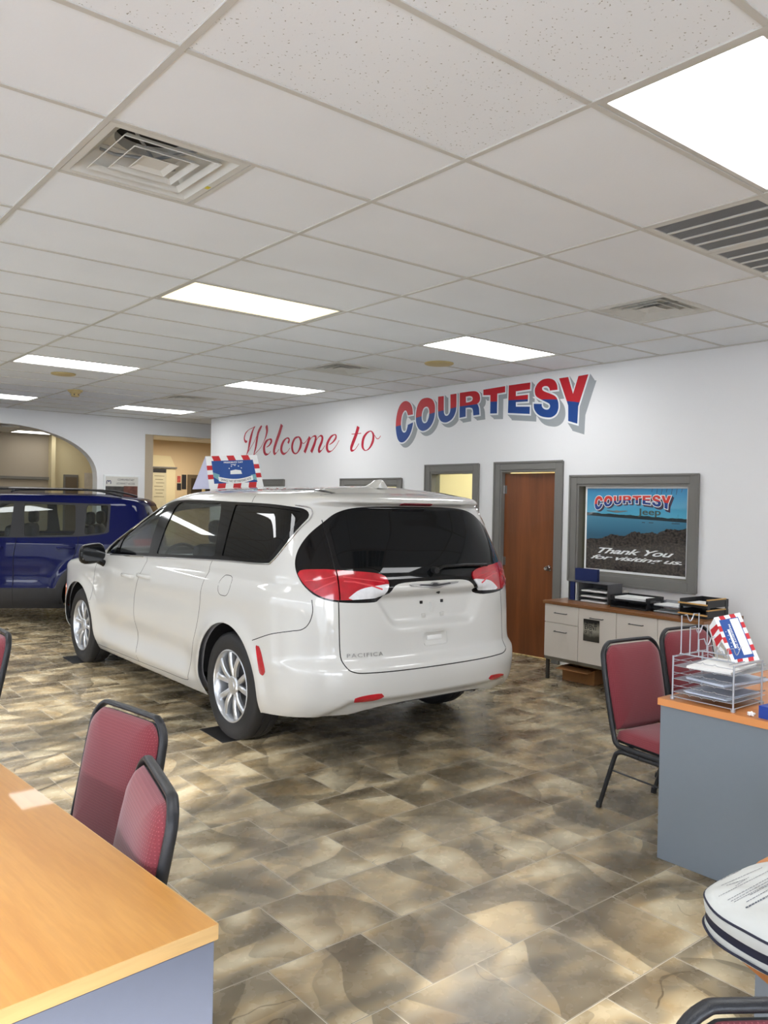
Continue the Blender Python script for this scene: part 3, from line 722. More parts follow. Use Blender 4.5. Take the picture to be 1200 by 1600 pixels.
# traced in one even sheet of the wall; the second half of the word was traced 1129.4 units further right
LET = {
 'C': ([[(252,548),(245,480),(225,430),(195,405),(160,402),(125,425),(95,475),(72,560),(62,660),(66,740),(80,810),(100,845),(125,857),(160,845),(200,800),(230,740),(250,665),(252,635),(195,662),(190,690),(175,735),(152,748),(130,725),(120,660),(125,590),(138,540),(160,507),(178,508),(190,535),(196,558)]], [{0,17,18,29}], (40,40), ((65,680),(252,632))),
 'O': ([[(395,365),(350,380),(315,425),(292,490),(284,570),(288,640),(308,695),(340,725),(375,728),(420,705),(460,655),(485,590),(495,510),(492,440),(470,390),(435,368)],[(395,463),(370,480),(352,530),(348,590),(358,630),(378,645),(405,630),(425,580),(432,530),(428,490),(415,467)]], [set(),set()], (36,38), ((284,585),(495,525))),
 'U': ([[(530,352),(592,345),(592,500),(598,545),(615,563),(640,555),(660,520),(665,470),(665,328),(732,318),(730,470),(715,540),(685,595),(640,628),(600,636),(560,620),(535,575),(528,510)]], [{0,1,8,9}], (36,36), ((528,517),(732,467))),
 'R': ([[(768,310),(900,292),(950,295),(980,320),(992,365),(985,405),(960,430),(968,445),(980,480),(985,550),(918,560),(912,500),(900,478),(870,472),(833,475),(833,572),(765,585)],[(836,352),(880,345),(905,355),(910,375),(900,398),(870,412),(836,418)]], [{0,9,10,14,15,16,6},{0,6}], (46,34), ((765,460),(985,430))),
 'T': ([[(1028,275),(1269,235),(1269,303),(1182,318),(1178,536),(1103,538),(1106,335),(1028,336)]], [set(range(8))], (50,42), ((1028,408),(1269,404))),
 'E': ([[(1309,228),(1547,195),(1544,270),(1387,293),(1387,345),(1521,330),(1519,405),(1387,412),(1387,462),(1541,462),(1539,543),(1299,532)]], [set(range(12))], (54,60), ((1300,391),(1547,379))),
 'S': ([[(1847,275),(1841,225),(1819,180),(1784,158),(1739,152),(1679,165),(1629,205),(1599,260),(1597,310),(1614,350),(1669,385),(1719,410),(1754,430),(1764,460),(1749,488),(1724,495),(1694,485),(1674,460),(1672,432),(1584,430),(1587,480),(1614,530),(1659,565),(1719,580),(1779,578),(1829,545),(1854,490),(1856,430),(1844,380),(1819,345),(1769,320),(1704,295),(1679,275),(1681,248),(1709,235),(1739,240),(1757,262),(1761,285)]], [{0,18,19,37}], (58,80), ((1584,382),(1860,382))),
 'Y': ([[(1864,150),(1964,135),(2017,320),(2077,125),(2187,105),(2074,460),(2064,650),(1964,620),(1964,450)]], [set(range(9))], (58,88), ((1864,390),(2187,425))),
}
def seg_strip(bm, to3, loop, w, mi=0):
    """a closed band of half width w along a loop (plate at the layer's depth)"""
    n = len(loop); L = []
    for i in range(n):
        a, b, c = loop[i-1], loop[i], loop[(i+1) % n]
        t1 = (b-a)/(np.linalg.norm(b-a)+1e-9); t2 = (c-b)/(np.linalg.norm(c-b)+1e-9)
        n1 = np.array([-t1[1], t1[0]]); n2 = np.array([-t2[1], t2[0]]); m_ = n1+n2; m_ /= (np.linalg.norm(m_)+1e-9)
        k = 1/max(0.45, float(m_ @ n1)); L.append((b+m_*w*k, b-m_*w*k))
    va = [bm.verts.new(to3(*p[0])) for p in L]; vb = [bm.verts.new(to3(*p[1])) for p in L]
    for i in range(n):
        j = (i+1) % n
        try: f = bm.faces.new((va[i], va[j], vb[j], vb[i])); f.material_index = mi
        except Exception: pass
def poly_fill(bm, to3, loops, mi=0):
    tris = tessellate_polygon([[Vector((p[0], p[1], 0)) for p in lp] for lp in loops])
    vs = [bm.verts.new(to3(*p)) for lp in loops for p in lp]; fs = []
    for t in tris:
        try: f = bm.faces.new([vs[i] for i in t]); f.material_index = mi; fs.append(f)
        except Exception: pass
    return fs
def shadow(bm, to3_, loops, w, d, mi):
    # every overlapping piece sits a hair deeper than the last, so no two lie in one plane
    cnt = [0]
    nrm = (to3_(1, 0)-to3_(0, 0)).cross(to3_(0, 1)-to3_(0, 0)).normalized()
    def lay():
        cnt[0] += 1; k = cnt[0]*4e-6; return lambda u, v: to3_(u, v)-nrm*k*sgn
    sgn = 1.0 if nrm.dot(Vector((-1, 0, 0))) > 0 else -1.0
    to3 = to3_
    for lp in loops:
        n = len(lp)
        big = [lp]
        for i in range(n):
            a, b = lp[i], lp[(i+1) % n]
            f3 = lay(); vs = [bm.verts.new(f3(*q)) for q in (a, b, b+d, a+d)]
            f = bm.faces.new(vs); f.material_index = mi
        seg_strip(bm, lay(), [p+d for p in lp], w, mi)
        # thicken the sweep by the outline's half width on both sides
        t = np.array([-d[1], d[0]]); t = t/np.linalg.norm(t)*w
        for i in range(0, n):
            f3 = lay(); p = lp[i]; vs = [bm.verts.new(f3(*q)) for q in (p-t, p+t, p+t+d, p-t+d)]
            f = bm.faces.new(vs); f.material_index = mi
    poly_fill(bm, lay(), [[p+d for p in lp] for lp in loops], mi)
def build_word(LET, cv, to_plane, layers, owner, mats, ow):
    for ch, (loops, sharps, dv, ln) in LET.items():
        lp = [round_loop([to_plane(*cv(a, b)) for a, b in L], sh) for L, sh in zip(loops, sharps)]
        c0 = loops[0][0]; d = to_plane(*cv(c0[0]+dv[0], c0[1]+dv[1]))-to_plane(*cv(*c0))
        la, lb = to_plane(*cv(*ln[0])), to_plane(*cv(*ln[1]))
        bm = BM()
        shadow(bm, layers[0], lp, ow, d, 3)
        poly_fill(bm, layers[1], [lp[0]], 2) if False else None
        for l in lp: seg_strip(bm, layers[1], l, ow, 2)
        fs = poly_fill(bm, layers[2], lp, 0)
        # two colours: split the fill along the level line of the letter
        o3, p3 = layers[2](*la), layers[2](*lb); dirv = (p3-o3).normalized(); nrm = layers[2](1, 0)-layers[2](0, 0); nrm2 = (layers[2](0, 1)-layers[2](0, 0))
        wn = nrm.cross(nrm2).normalized(); pn = wn.cross(dirv).normalized()
        if pn.dot(nrm2) < 0: pn = -pn
        geom = list({v for f in fs for v in f.verts})+list({e for f in fs for e in f.edges})+fs
        bmesh.ops.bisect_plane(bm, geom=geom, plane_co=o3, plane_no=pn)
        for f in bm.faces:
            if f.material_index == 0 and (f.calc_center_median()-o3).dot(pn) < 0: f.material_index = 1
        for f in bm.faces:
            f.normal_update()
            if f.normal.x > 0: f.normal_flip()
        me = bpy.data.meshes.new('letter'); bm.to_mesh(me); bm.free()
        for m_ in mats: me.materials.append(m_)
        link(bpy.data.objects.new('letter', me), owner)
root = thing('wall_lettering', 'painted word COURTESY in arched red over blue block letters with grey shadow', 'lettering', (0, 0, 0))
build_word(LET, Z1, lambda px, py: wall_pt(px, py), [on_wall(0.0015), on_wall(0.003), on_wall(0.0045)], root, [M['signred'], M['signblue'], M['signwhite'], M['signgrey']], 0.018)

STROKES = {
 'W': [[(165,395,10),(145,402,22),(127,385,20),(120,340,18),(140,270,12),(190,215,5),(240,190,4),(288,163,6)],
       [(288,163,5),(255,220,18),(225,320,32),(200,430,32),(180,530,20),(150,615,6)], [(150,615,4),(215,500,4),(280,390,4),(340,250,5),(395,155,10)],
       [(395,155,14),(370,190,28),(335,270,30),(315,380,30),(295,500,24),(265,612,8)], [(265,612,4),(370,500,5),(430,390,8),(460,310,20),(475,230,32),(468,165,36),(465,148,18)]],
 'e': [[(465,490,6),(510,455,14),(540,400,28),(535,370,22),(505,365,10),(460,400,26),(430,470,34),(430,550,36),(455,598,24),(500,590,6),(530,550,3)]],
 'l': [[(705,135,42),(665,270,42),(620,400,40),(585,520,36),(590,585,30),(620,575,6),(660,520,3)]],
 'c': [[(800,425,24),(818,385,26),(810,350,16),(775,350,12),(730,400,28),(700,480,36),(700,550,34),(735,592,20),(790,560,6),(830,500,3)]],
 'o': [[(970,325,10),(910,350,22),(870,440,32),(870,530,30),(905,585,14),(950,570,14),(995,480,34),(1005,400,34),(985,345,22),(965,325,10)],[(1015,400,3),(1040,430,4),(1080,400,3),(1130,330,4)]],
 'm': [[(1142,325,34),(1100,460,38),(1060,570,38)],[(1090,460,3),(1160,350,5),(1205,315,12),(1235,330,28),(1220,420,36),(1165,565,40)],[(1175,520,3),(1250,370,4),(1305,310,12),(1338,330,30),(1330,400,34),(1290,500,34),(1290,555,30),(1335,530,6),(1380,460,3)]],
 'e ': [[(1445,450,6),(1500,410,16),(1545,350,26),(1550,305,20),(1525,292,10),(1470,330,26),(1420,420,36),(1410,500,38),(1435,555,24),(1490,540,6),(1550,470,3),(1600,380,3)]],
 't': [[(1900,165,46),(1865,290,46),(1815,420,46),(1790,500,40),(1800,540,26),(1850,520,5),(1910,430,3)],[(1795,283,4),(1870,278,8),(1945,270,6)]],
 'o ': [[(2085,235,10),(2030,270,24),(1980,350,38),(1965,460,38),(1985,520,20),(2020,538,8),(2075,500,20),(2125,400,38),(2135,300,32),(2110,245,14),(2085,235,10)],[(2155,300,4),(2185,350,6),(2220,350,4),(2250,310,2)]],
}
root = thing('wall_lettering', 'painted words Welcome to in crimson flowing script on the white wall', 'lettering', (0, 0, 0))
def ribbon(bm, to3, pts, mi=0, mw=0.0):
    """calligraphic stroke through (u, v, width)"""
    C = catmull(pts, 6); n = len(C); A, B = [], []
    for i, c in enumerate(C):
        t = C[min(i+1, n-1)][:2]-C[max(i-1, 0)][:2]; t = t/(np.linalg.norm(t)+1e-9); nn = np.array([-t[1], t[0]]); w = max(c[2], mw)/2
        A.append(bm.verts.new(to3(*(c[:2]+nn*w)))); B.append(bm.verts.new(to3(*(c[:2]-nn*w))))
    for i in range(n-1):
        f = bm.faces.new((A[i], A[i+1], B[i+1], B[i])); f.material_index = mi
for ch, sts in STROKES.items():
    bm = BM()
    for si, st in enumerate(sts):
        q = []
        for a, b, w in st:
            px, py = 370+a/10, 650+b/10; p = wall_pt(px, py)
            # horizontal thickness of the pen in wall units
            p2 = wall_pt(px+w/10, py); q.append((p[0], p[1], abs(p2[0]-p[0])*0.92))
        ribbon(bm, on_wall(0.0015+0.0006*si), q, mw=0.010)
    me = bpy.data.meshes.new('letter'); bm.to_mesh(me); bm.free(); me.materials.append(M['script']); link(bpy.data.objects.new('letter', me), root)

# ------------------------------------------------------------------ car body tools (numpy surface that can be cut along outlines)
class Surf:
    """vertices, normals and polygons of a body skin"""
    def __init__(s, v, n, f): s.v, s.n, s.f = np.asarray(v, float), np.asarray(n, float), f
    def cut(s, sd):
        """split along sd = 0 -> (inside where sd < 0, outside)"""
        sd = np.where(np.abs(sd) < 1e-5, 1e-5, sd)
        nv = len(s.v); ev, en = [], []; key = {}
        ins, outs = [], []
        for f in s.f:
            q = [sd[i] < 0 for i in f]
            if all(q): ins.append(f); continue
            if not any(q): outs.append(f); continue
            A, B = [], []; m = len(f)
            for i in range(m):
                a, b = f[i], f[(i+1) % m]
                (A if sd[a] < 0 else B).append(a)
                if (sd[a] < 0) != (sd[b] < 0):
                    k = (a, b) if a < b else (b, a)
                    if k not in key:
                        t = sd[k[0]]/(sd[k[0]]-sd[k[1]]); p = s.v[k[0]]*(1-t)+s.v[k[1]]*t; n_ = s.n[k[0]]*(1-t)+s.n[k[1]]*t
                        key[k] = nv+len(ev); ev.append(p); en.append(n_/(np.linalg.norm(n_)+1e-12))
                    A.append(key[k]); B.append(key[k])
            if len(A) > 2: ins.append(A)
            if len(B) > 2: outs.append(B)
        v = np.vstack([s.v]+([np.array(ev)] if ev else [])); n = np.vstack([s.n]+([np.array(en)] if en else []))
        return Surf(v, n, ins).clean(), Surf(v, n, outs).clean()
    def clean(s):
        if not s.f: return Surf(np.zeros((0, 3)), np.zeros((0, 3)), [])
        u = np.unique(np.concatenate([np.asarray(f) for f in s.f])); mp = {int(a): i for i, a in enumerate(u)}
        return Surf(s.v[u], s.n[u], [[mp[int(i)] for i in f] for f in s.f])
    def obj(s, name, mats, parent, off=0.0, th=0.0, normals=True):
        """make a mesh: pushed out by off; th > 0 gives it a thickness inwards"""
        v = s.v+s.n*off; f = s.f; n = s.n
        if th > 0 and len(v):
            cnt = {}
            for q in f:
                for i in range(len(q)):
                    a, b = q[i], q[(i+1) % len(q)]; cnt[(a, b)] = 1
            bd = [(a, b) for (a, b) in cnt if (b, a) not in cnt]
            k = len(v); inner = v-s.n*th
            rim_i = sorted({i for e in bd for i in e}); ra = {i: 2*k+j for j, i in enumerate(rim_i)}; rb = {i: 2*k+len(rim_i)+j for j, i in enumerate(rim_i)}
            # rim normals point sideways out of the plate
            rn = {i: np.zeros(3) for i in rim_i}
            for a, b in bd:
                t = v[b]-v[a]; c = np.cross(t, s.n[a]); rn[a] += c; rn[b] += c
            rN = np.array([rn[i]/(np.linalg.norm(rn[i])+1e-12) for i in rim_i]) if rim_i else np.zeros((0, 3))
            v2 = np.vstack([v, inner, v[rim_i], inner[rim_i]]) if rim_i else np.vstack([v, inner])
            n2 = np.vstack([n, -n, rN, rN]) if rim_i else np.vstack([n, -n])
            f2 = list(f)+[[i+k for i in q[::-1]] for q in f]+[[ra[b], ra[a], rb[a], rb[b]] for a, b in bd]
            v, n, f = v2, n2, f2
        o = meshobj(name, v, f, mats, parent, smooth=True, normals=n if normals else None)
        return o
def sdf_poly(P, poly):
    """signed distance of 2D points to a closed outline (negative inside)"""
    P = np.asarray(P, float); V = np.asarray(poly, float); d = np.full(len(P), 1e9); ins = np.zeros(len(P), bool)
    for i in range(len(V)):
        a, b = V[i-1], V[i]; e = b-a; w = P-a; t = np.clip((w @ e)/(e @ e+1e-12), 0, 1)
        q = w-np.outer(t, e); d = np.minimum(d, (q**2).sum(1))
        c = ((a[1] <= P[:, 1]) & (P[:, 1] < b[1])) | ((b[1] <= P[:, 1]) & (P[:, 1] < a[1]))
        with np.errstate(divide='ignore', invalid='ignore'):
            xx = a[0]+(P[:, 1]-a[1])/(b[1]-a[1]+1e-15)*e[0]
        ins ^= c & (P[:, 0] < xx)
    d = np.sqrt(d); return np.where(ins, -d, d)
def smooth_loop(pts, n=6, sharp=()):
    return np.array(round_loop([np.array(p, float) for p in pts], set(sharp), n))
def interp_keys(keys, zs):
    """Catmull-Rom through key rows (first column is z)"""
    K = np.array(keys, float); out = []
    for z in zs:
        i = int(np.clip(np.searchsorted(K[:, 0], z)-1, 0, len(K)-2)); a, b = K[i], K[i+1]; t = (z-a[0])/(b[0]-a[0])
        dz = b[0]-a[0]
        m0 = (K[i+1]-K[i-1])/(K[i+1, 0]-K[i-1, 0])*dz if i > 0 else (b-a)
        m1 = (K[i+2]-K[i])/(K[i+2, 0]-K[i, 0])*dz if i < len(K)-2 else (b-a)
        out.append((2*t**3-3*t**2+1)*a+(t**3-2*t**2+t)*m0+(-2*t**3+3*t**2)*b+(t**3-t**2)*m1)
    return np.array(out)
def car_skin(keys, deform=None, zstep=0.02, ncap=14, NR=42, NS=110, NF=46, roof=None, top=0.05, cap_in=0.3):
    """keys rows: z, rear x, front x, half width, rear corner length, front corner length, corner power
       rings of the plan outline at every height, closed by a crowned roof"""
    z0, z1 = keys[0][0], keys[-1][0]; zs = []
    z = z0
    while z < z1-1e-6: zs.append(z); z += zstep if z < z1-0.14 else zstep*0.5
    zs.append(z1); R = interp_keys(keys, zs)
    def ring(r):
        z, xr, xf, w, lr, lf, p = r[:7]; pts = []
        lr = min(lr, (xf-xr)*0.4); lf = min(lf, (xf-xr)*0.5)
        th = np.linspace(0, pi/2, 160)
        qx = xr+lr*(1-np.cos(th)**(2/p)); qy = w*np.sin(th)**(2/p)
        def res(X, Y, n):
            d = np.concatenate([[0], np.cumsum(np.hypot(np.diff(X), np.diff(Y)))]); t = np.linspace(0, d[-1], n); return np.interp(t, d, X), np.interp(t, d, Y)
        ax, ay = res(qx, qy, NR+1)
        sx_ = np.linspace(xr+lr, xf-lf, NS+1); sy = np.full(NS+1, w)
        pf = 2.6; fx = xf-lf*(1-np.sin(pi/2-th)**(2/pf)) if False else xf-lf+lf*np.sin(th)**(2/pf); fy = w*np.cos(th)**(2/pf)
        bx_, by_ = res(fx, fy, NF+1)
        X = np.concatenate([ax, sx_[1:], bx_[1:]]); Y = np.concatenate([ay, sy[1:], by_[1:]]); return X, Y
    rows = []
    for r in R:
        X, Y = ring(r); rows.append(np.column_stack([X, Y, np.full(len(X), r[0])]))
    last = rows[-1]; xa, xb = last[:, 0].min(), last[:, 0].max()
    for k in range(1, ncap+1):
        s = k/ncap; tgt_x = np.clip(last[:, 0], xa+cap_in, xb-cap_in)
        X = last[:, 0]*(1-s)+tgt_x*s; Y = last[:, 1]*(1-s)
        Z = last[:, 2]+top*(1-(1-s)**2)
        rows.append(np.column_stack([X, Y, Z]))
    G = np.array(rows)                      # levels x ring x 3 (left half, y >= 0)
    if roof is not None: G[..., 2] = roof(G)
    nl, nr = G.shape[:2]
    full = np.concatenate([G, (G*np.array([1, -1, 1]))[:, 1:-1][:, ::-1]], axis=1); m = full.shape[1]
    if deform is not None: full = deform(full)
    V = full.reshape(-1, 3); F = []
    for i in range(nl-1):
        for j in range(m):
            a, b = i*m+j, i*m+(j+1) % m; F.append([a, a+m, b+m, b])
    # normals from the faces
    V = V.copy(); Nn = np.zeros_like(V); Fa = np.array(F)
    d1 = V[Fa[:, 2]]-V[Fa[:, 0]]; d2 = V[Fa[:, 3]]-V[Fa[:, 1]]; fn = np.cross(d1, d2)
    for k in range(4): np.add.at(Nn, Fa[:, k], fn)
    L = np.linalg.norm(Nn, axis=1)
    bad = L < 1e-9; Nn[bad] = (0, 0, 1); L[bad] = 1; Nn /= L[:, None]
    # merge left/right of the roof's centre ridge is not needed: rings meet exactly there
    c = V-np.array([V[:, 0].mean(), 0, 0.8])
    if (np.einsum('ij,ij->i', Nn, c) > 0).mean() < 0.5: Nn = -Nn; F = [f[::-1] for f in F]
    return Surf(V, Nn, F)
def wheel_arch_cut(sf, cx, cz, r):
    d = np.hypot(sf.v[:, 0]-cx, sf.v[:, 2]-cz)-r
    # only on the flanks
    d = np.where(np.abs(sf.v[:, 1]) > 0.5, d, 1.0)
    return sf.cut(d)
def bvh_of(sf):
    from mathutils.bvhtree import BVHTree
    return BVHTree.FromPolygons([tuple(p) for p in sf.v], [tuple(f) for f in sf.f])
def on_side(bvh, x, z, side=1, off=0.0):
    """point of the skin seen from the flank at (x, z)"""
    h = bvh.ray_cast(Vector((x, side*3.0, z)), Vector((0, -side, 0)))
    if h[0] is None: return None
    n = h[1] if h[1].y*side > 0 else -h[1]
    return h[0]+n*off
def on_rear(bvh, y, z, off=0.0):
    h = bvh.ray_cast(Vector((-4.0, y, z)), Vector((1, 0, 0)))
    if h[0] is None: return None
    n = h[1] if h[1].x < 0 else -h[1]
    return h[0]+n*off
def strip_on(bm, pts, w, off=0.001, closed=False, th=0.0015):
    """thin raised line (panel gap or bright trim) along points of the skin; pts = list of (point, normal)"""
    n = len(pts); A = []
    for i, (p, nn) in enumerate(pts):
        a = pts[(i-1) % n][0] if closed else pts[max(i-1, 0)][0]; b = pts[(i+1) % n][0] if closed else pts[min(i+1, n-1)][0]
        t = (b-a); 
        if t.length < 1e-9: t = Vector((1, 0, 0))
        t.normalize(); s = t.cross(nn).normalized(); q = p+nn*off
        A.append([bm.verts.new(q+s*w/2), bm.verts.new(q+nn*th+s*w/2*0.6), bm.verts.new(q+nn*th-s*w/2*0.6), bm.verts.new(q-s*w/2)])
    for i in range(n if closed else n-1):
        a, b = A[i], A[(i+1) % n]
        for k in range(3): bm.faces.new((a[k], a[k+1], b[k+1], b[k]))
def skin_path(bvh, pts2, mode='side', side=1, step=0.025, closed=False):
    """2D polyline laid on the skin -> [(point, normal)]"""
    P = [np.array(p, float) for p in pts2]; Q = []
    if closed: P = P+[P[0]]
    for a, b in zip(P[:-1], P[1:]):
        k = max(1, int(np.linalg.norm(b-a)/step))
        for i in range(k): Q.append(a+(b-a)*i/k)
    if not closed: Q.append(P[-1])
    out = []
    for q in Q:
        if mode == 'side': h = bvh.ray_cast(Vector((q[0], side*3.0, q[1])), Vector((0, -side, 0)))
        elif mode == 'rear': h = bvh.ray_cast(Vector((-4.0, q[0], q[1])), Vector((1, 0, 0)))
        else: h = bvh.ray_cast(Vector((q[0], q[1], 4.0)), Vector((0, 0, -1)))
        if h[0] is None: continue
        n = h[1]
        if (mode == 'side' and n.y*side < 0) or (mode == 'rear' and n.x > 0) or (mode == 'top' and n.z < 0): n = -n
        out.append((h[0], n))
    return out
def make_wheel(root, x, y, z, side, R=0.365, wd=0.225, rim=0.235, spokes='pairs', face=0.0, rimmat=None):
    """tyre with the rim and its spokes as sub-parts; side = +1 faces +y"""
    rimmat = rimmat or M['alloy']
    bm = BM(); h = wd/2; s = side
    prof = [(rim-0.004, -h*0.80), (rim+0.012, -h*0.92), (rim+0.05, -h), (R-0.045, -h*0.99), (R-0.018, -h*0.90), (R-0.006, -h*0.78), (R, -h*0.6), (R, -h*0.30),
            (R-0.007, -h*0.28), (R-0.007, -h*0.22), (R, -h*0.20), (R, h*0.20), (R-0.007, h*0.22), (R-0.007, h*0.28), (R, h*0.30), (R, h*0.6),
            (R-0.006, h*0.78), (R-0.018, h*0.90), (R-0.045, h*0.99), (rim+0.05, h), (rim+0.012, h*0.92), (rim-0.004, h*0.80)]
    lathe(bm, prof, 64, 'Y', (0, 0, 0), closed=True)
    ty = bmobj('tyre', bm, M['rubber'], root, smooth=35); ty.location = (x, y, z)
    bm = BM()
    lathe(bm, [(rim+0.010, s*h*0.86), (rim+0.012, s*h*0.93), (rim+0.004, s*h*0.95), (rim-0.006, s*h*0.86), (rim-0.014, s*h*0.5), (rim-0.03, s*(-h*0.3)), (rim-0.03, s*(-h*0.8)), (rim-0.002, s*(-h*0.8)), (rim-0.002, s*h*0.7)], 64, 'Y', closed=True)
    rm = bmobj('rim', bm, rimmat, ty, smooth=35)
    bm = BM(); lathe(bm, [(0, 0), (rim-0.035, 0), (rim-0.035, -0.02*s), (0, -0.02*s)], 48, 'Y'); bk = bmobj('brake_disc', bm, M['darkmetal'], ty, smooth=30)
    yo = s*h*0.72
    def spoke(a0, a1, w0, w1, r0, r1):
        """tapering bar from radius r0 at angle a0 to r1 at angle a1"""
        bm = BM(); n = 10; rows = []
        for i in range(n+1):
            t = i/n; r = r0+(r1-r0)*t; a = a0+(a1-a0)*t; w = w0+(w1-w0)*t+0.006*(t > 0.85)*(t-0.85)*10
            c = Vector((r*cos(a), 0, r*sin(a))); tn = Vector((-sin(a), 0, cos(a)))
            yy = yo+s*(0.012*sin(pi*t)+0.012*t-0.004); d = 0.028
            rows.append([bm.verts.new(c-tn*w/2+Vector((0, yy-s*d, 0))), bm.verts.new(c-tn*w/2+Vector((0, yy-s*0.008, 0))), bm.verts.new(c-tn*w*0.28+Vector((0, yy, 0))),
                         bm.verts.new(c+tn*w*0.28+Vector((0, yy, 0))), bm.verts.new(c+tn*w/2+Vector((0, yy-s*0.008, 0))), bm.verts.new(c+tn*w/2+Vector((0, yy-s*d, 0)))])
        for i in range(n):
            for k in range(6): bm.faces.new((rows[i][k], rows[i][(k+1) % 6], rows[i+1][(k+1) % 6], rows[i+1][k]))
        bm.faces.new(rows[0]); bm.faces.new(rows[-1][::-1]); bmobj('spoke', bm, rimmat, ty, smooth=40)
    for i in range(5):
        a = 2*pi*i/5+pi/2+0.1
        for q in (-1, 1): spoke(a+q*0.16, a+q*0.30, 0.034, 0.042, 0.045, rim-0.004)
    bm = BM(); lathe(bm, [(0, yo-s*0.03), (0.062, yo-s*0.03), (0.066, yo-s*0.004), (0.055, yo+s*0.006), (0.034, yo+s*0.008), (0.032, yo+s*0.013), (0, yo+s*0.014)], 32, 'Y'); bmobj('hub_cap', bm, rimmat, ty, smooth=35)
    for i in range(5):
        bm = BM(); a = 2*pi*i/5+pi/2+0.1+pi/5; cyl(bm, (0.075*cos(a), yo-s*0.03, 0.075*sin(a)), (0.075*cos(a), yo-s*0.008, 0.075*sin(a)), 0.010, 6); bmobj('lug_nut', bm, M['darkmetal'], ty)
    return ty

# ------------------------------------------------------------------ white minivan (local x forward, y left, origin on the floor under the rear axle)
VAN_KEYS = [  # z, rear, front, half width, rear corner, front corner, power
 (0.17, -0.80, 3.80, 0.90, .60, .72, 3.0),
 (0.22, -0.86, 3.86, 0.94, .60, .72, 3.0),
 (0.30, -0.96, 3.96, 0.972, .62, .72, 3.0),
 (0.38, -1.025, 4.02, 0.985, .64, .72, 3.0),
 (0.48, -1.05, 4.05, 0.992, .66, .72, 3.0),
 (0.575, -1.05, 4.05, 0.998, .67, .72, 3.0),
 (0.615, -1.035, 4.05, 1.000, .67, .72, 3.0),
 (0.645, -1.000, 4.04, 1.000, .66, .72, 3.0),
 (0.70, -0.985, 4.04, 1.000, .65, .72, 3.0),
 (0.85, -0.970, 4.00, 0.998, .65, .72, 3.1),
 (0.97, -0.955, 3.90, 0.992, .65, .72, 3.2),
 (1.03, -0.948, 3.68, 0.985, .64, 1.2, 3.2),
 (1.08, -0.940, 3.35, 0.977, .63, 1.1, 3.2),
 (1.13, -0.930, 3.08, 0.968, .62, 0.9, 3.2),
 (1.20, -0.905, 2.88, 0.952, .60, 0.8, 3.2),
 (1.35, -0.835, 2.52, 0.908, .54, 0.8, 3.2),
 (1.50, -0.755, 2.12, 0.858, .47, 0.75, 3.2),
 (1.58, -0.715, 1.88, 0.826, .44, 0.7, 3.2),
 (1.635, -0.690, 1.68, 0.790, .42, 0.7, 3.2),
 (1.665, -0.640, 1.52, 0.740, .40, 0.7, 3.2),
 (1.680, -0.560, 1.36, 0.680, .40, 0.65, 3.2),
]
VAN_L = 3.089
def sstep(x, a, b):
    t = np.clip((x-a)/(b-a), 0, 1); return t*t*(3-2*t)
def van_deform(G):
    G = G.copy(); x, y, z = G[..., 0].copy(), G[..., 1].copy(), G[..., 2].copy()
    ay = np.abs(y); sg = np.sign(y)
    flank = sstep(ay, 0.80, 0.95)*(z < 1.14)
    # flared arches, tucked lower doors, soft shoulder
    dy = np.zeros_like(x)
    for cx in (0.0, VAN_L):
        r = np.hypot(x-cx, z-0.355); dy += 0.022*np.exp(-((r-0.43)/0.07)**2)*sstep(z, 0.2, 0.4)
    mid = sstep(x, 0.45, 0.75)*(1-sstep(x, 2.35, 2.65))
    dy -= 0.030*mid*np.exp(-((z-0.47)/0.10)**2)
    dy += 0.012*mid*np.exp(-((z-0.31)/0.05)**2)
    dy += 0.014*np.exp(-((z-(0.99-0.02*x))/0.09)**2)
    dy -= 0.014*np.exp(-((z-1.10)/0.03)**2)
    G[..., 1] = y+sg*dy*flank
    # tailgate: number-plate recess under an overhanging ledge
    rear = (x < -0.6)
    top_w, bot_w = 0.47, 0.33; zc = np.clip((z-0.83)/(1.035-0.83), 0, 1); hw = bot_w+(top_w-bot_w)*zc
    rec = (1-sstep(ay, hw-0.05, hw+0.03))*sstep(z, 0.815, 0.875)*(1-sstep(z, 1.022, 1.052))
    G[..., 0] = np.where(rear, G[..., 0]+0.045*rec, G[..., 0])
    led = (1-sstep(ay, 0.44, 0.60))*np.exp(-((z-1.075)/0.035)**2)
    G[..., 0] = np.where(rear, G[..., 0]-0.022*led, G[..., 0])
    # handle pocket
    hp = (1-sstep(ay, 0.085, 0.105))*sstep(z, 0.705, 0.72)*(1-sstep(z, 0.765, 0.78))
    G[..., 0] = np.where(rear, G[..., 0]+0.018*hp, G[..., 0])
    # inset lower valance between the bumper corners
    va = (1-sstep(ay, 0.69-(z-0.36)*1.4, 0.73-(z-0.36)*1.4))*(1-sstep(z, 0.388, 0.412))
    G[..., 0] = np.where(rear, G[..., 0]+0.035*va, G[..., 0])
    # roof spoiler lip reaching back over the glass
    sp = sstep(z, 1.585, 1.62)*(1-sstep(z, 1.64, 1.68))*(1-sstep(ay, 0.60, 0.80))
    G[..., 0] = np.where(x < -0.3, G[..., 0]-0.075*sp, G[..., 0])
    # lower bumper: reflectors' slanted pocket line
    return G
skin = car_skin(VAN_KEYS, van_deform, zstep=0.02, NR=56, NS=96, NF=30, top=0.05, cap_in=0.35)
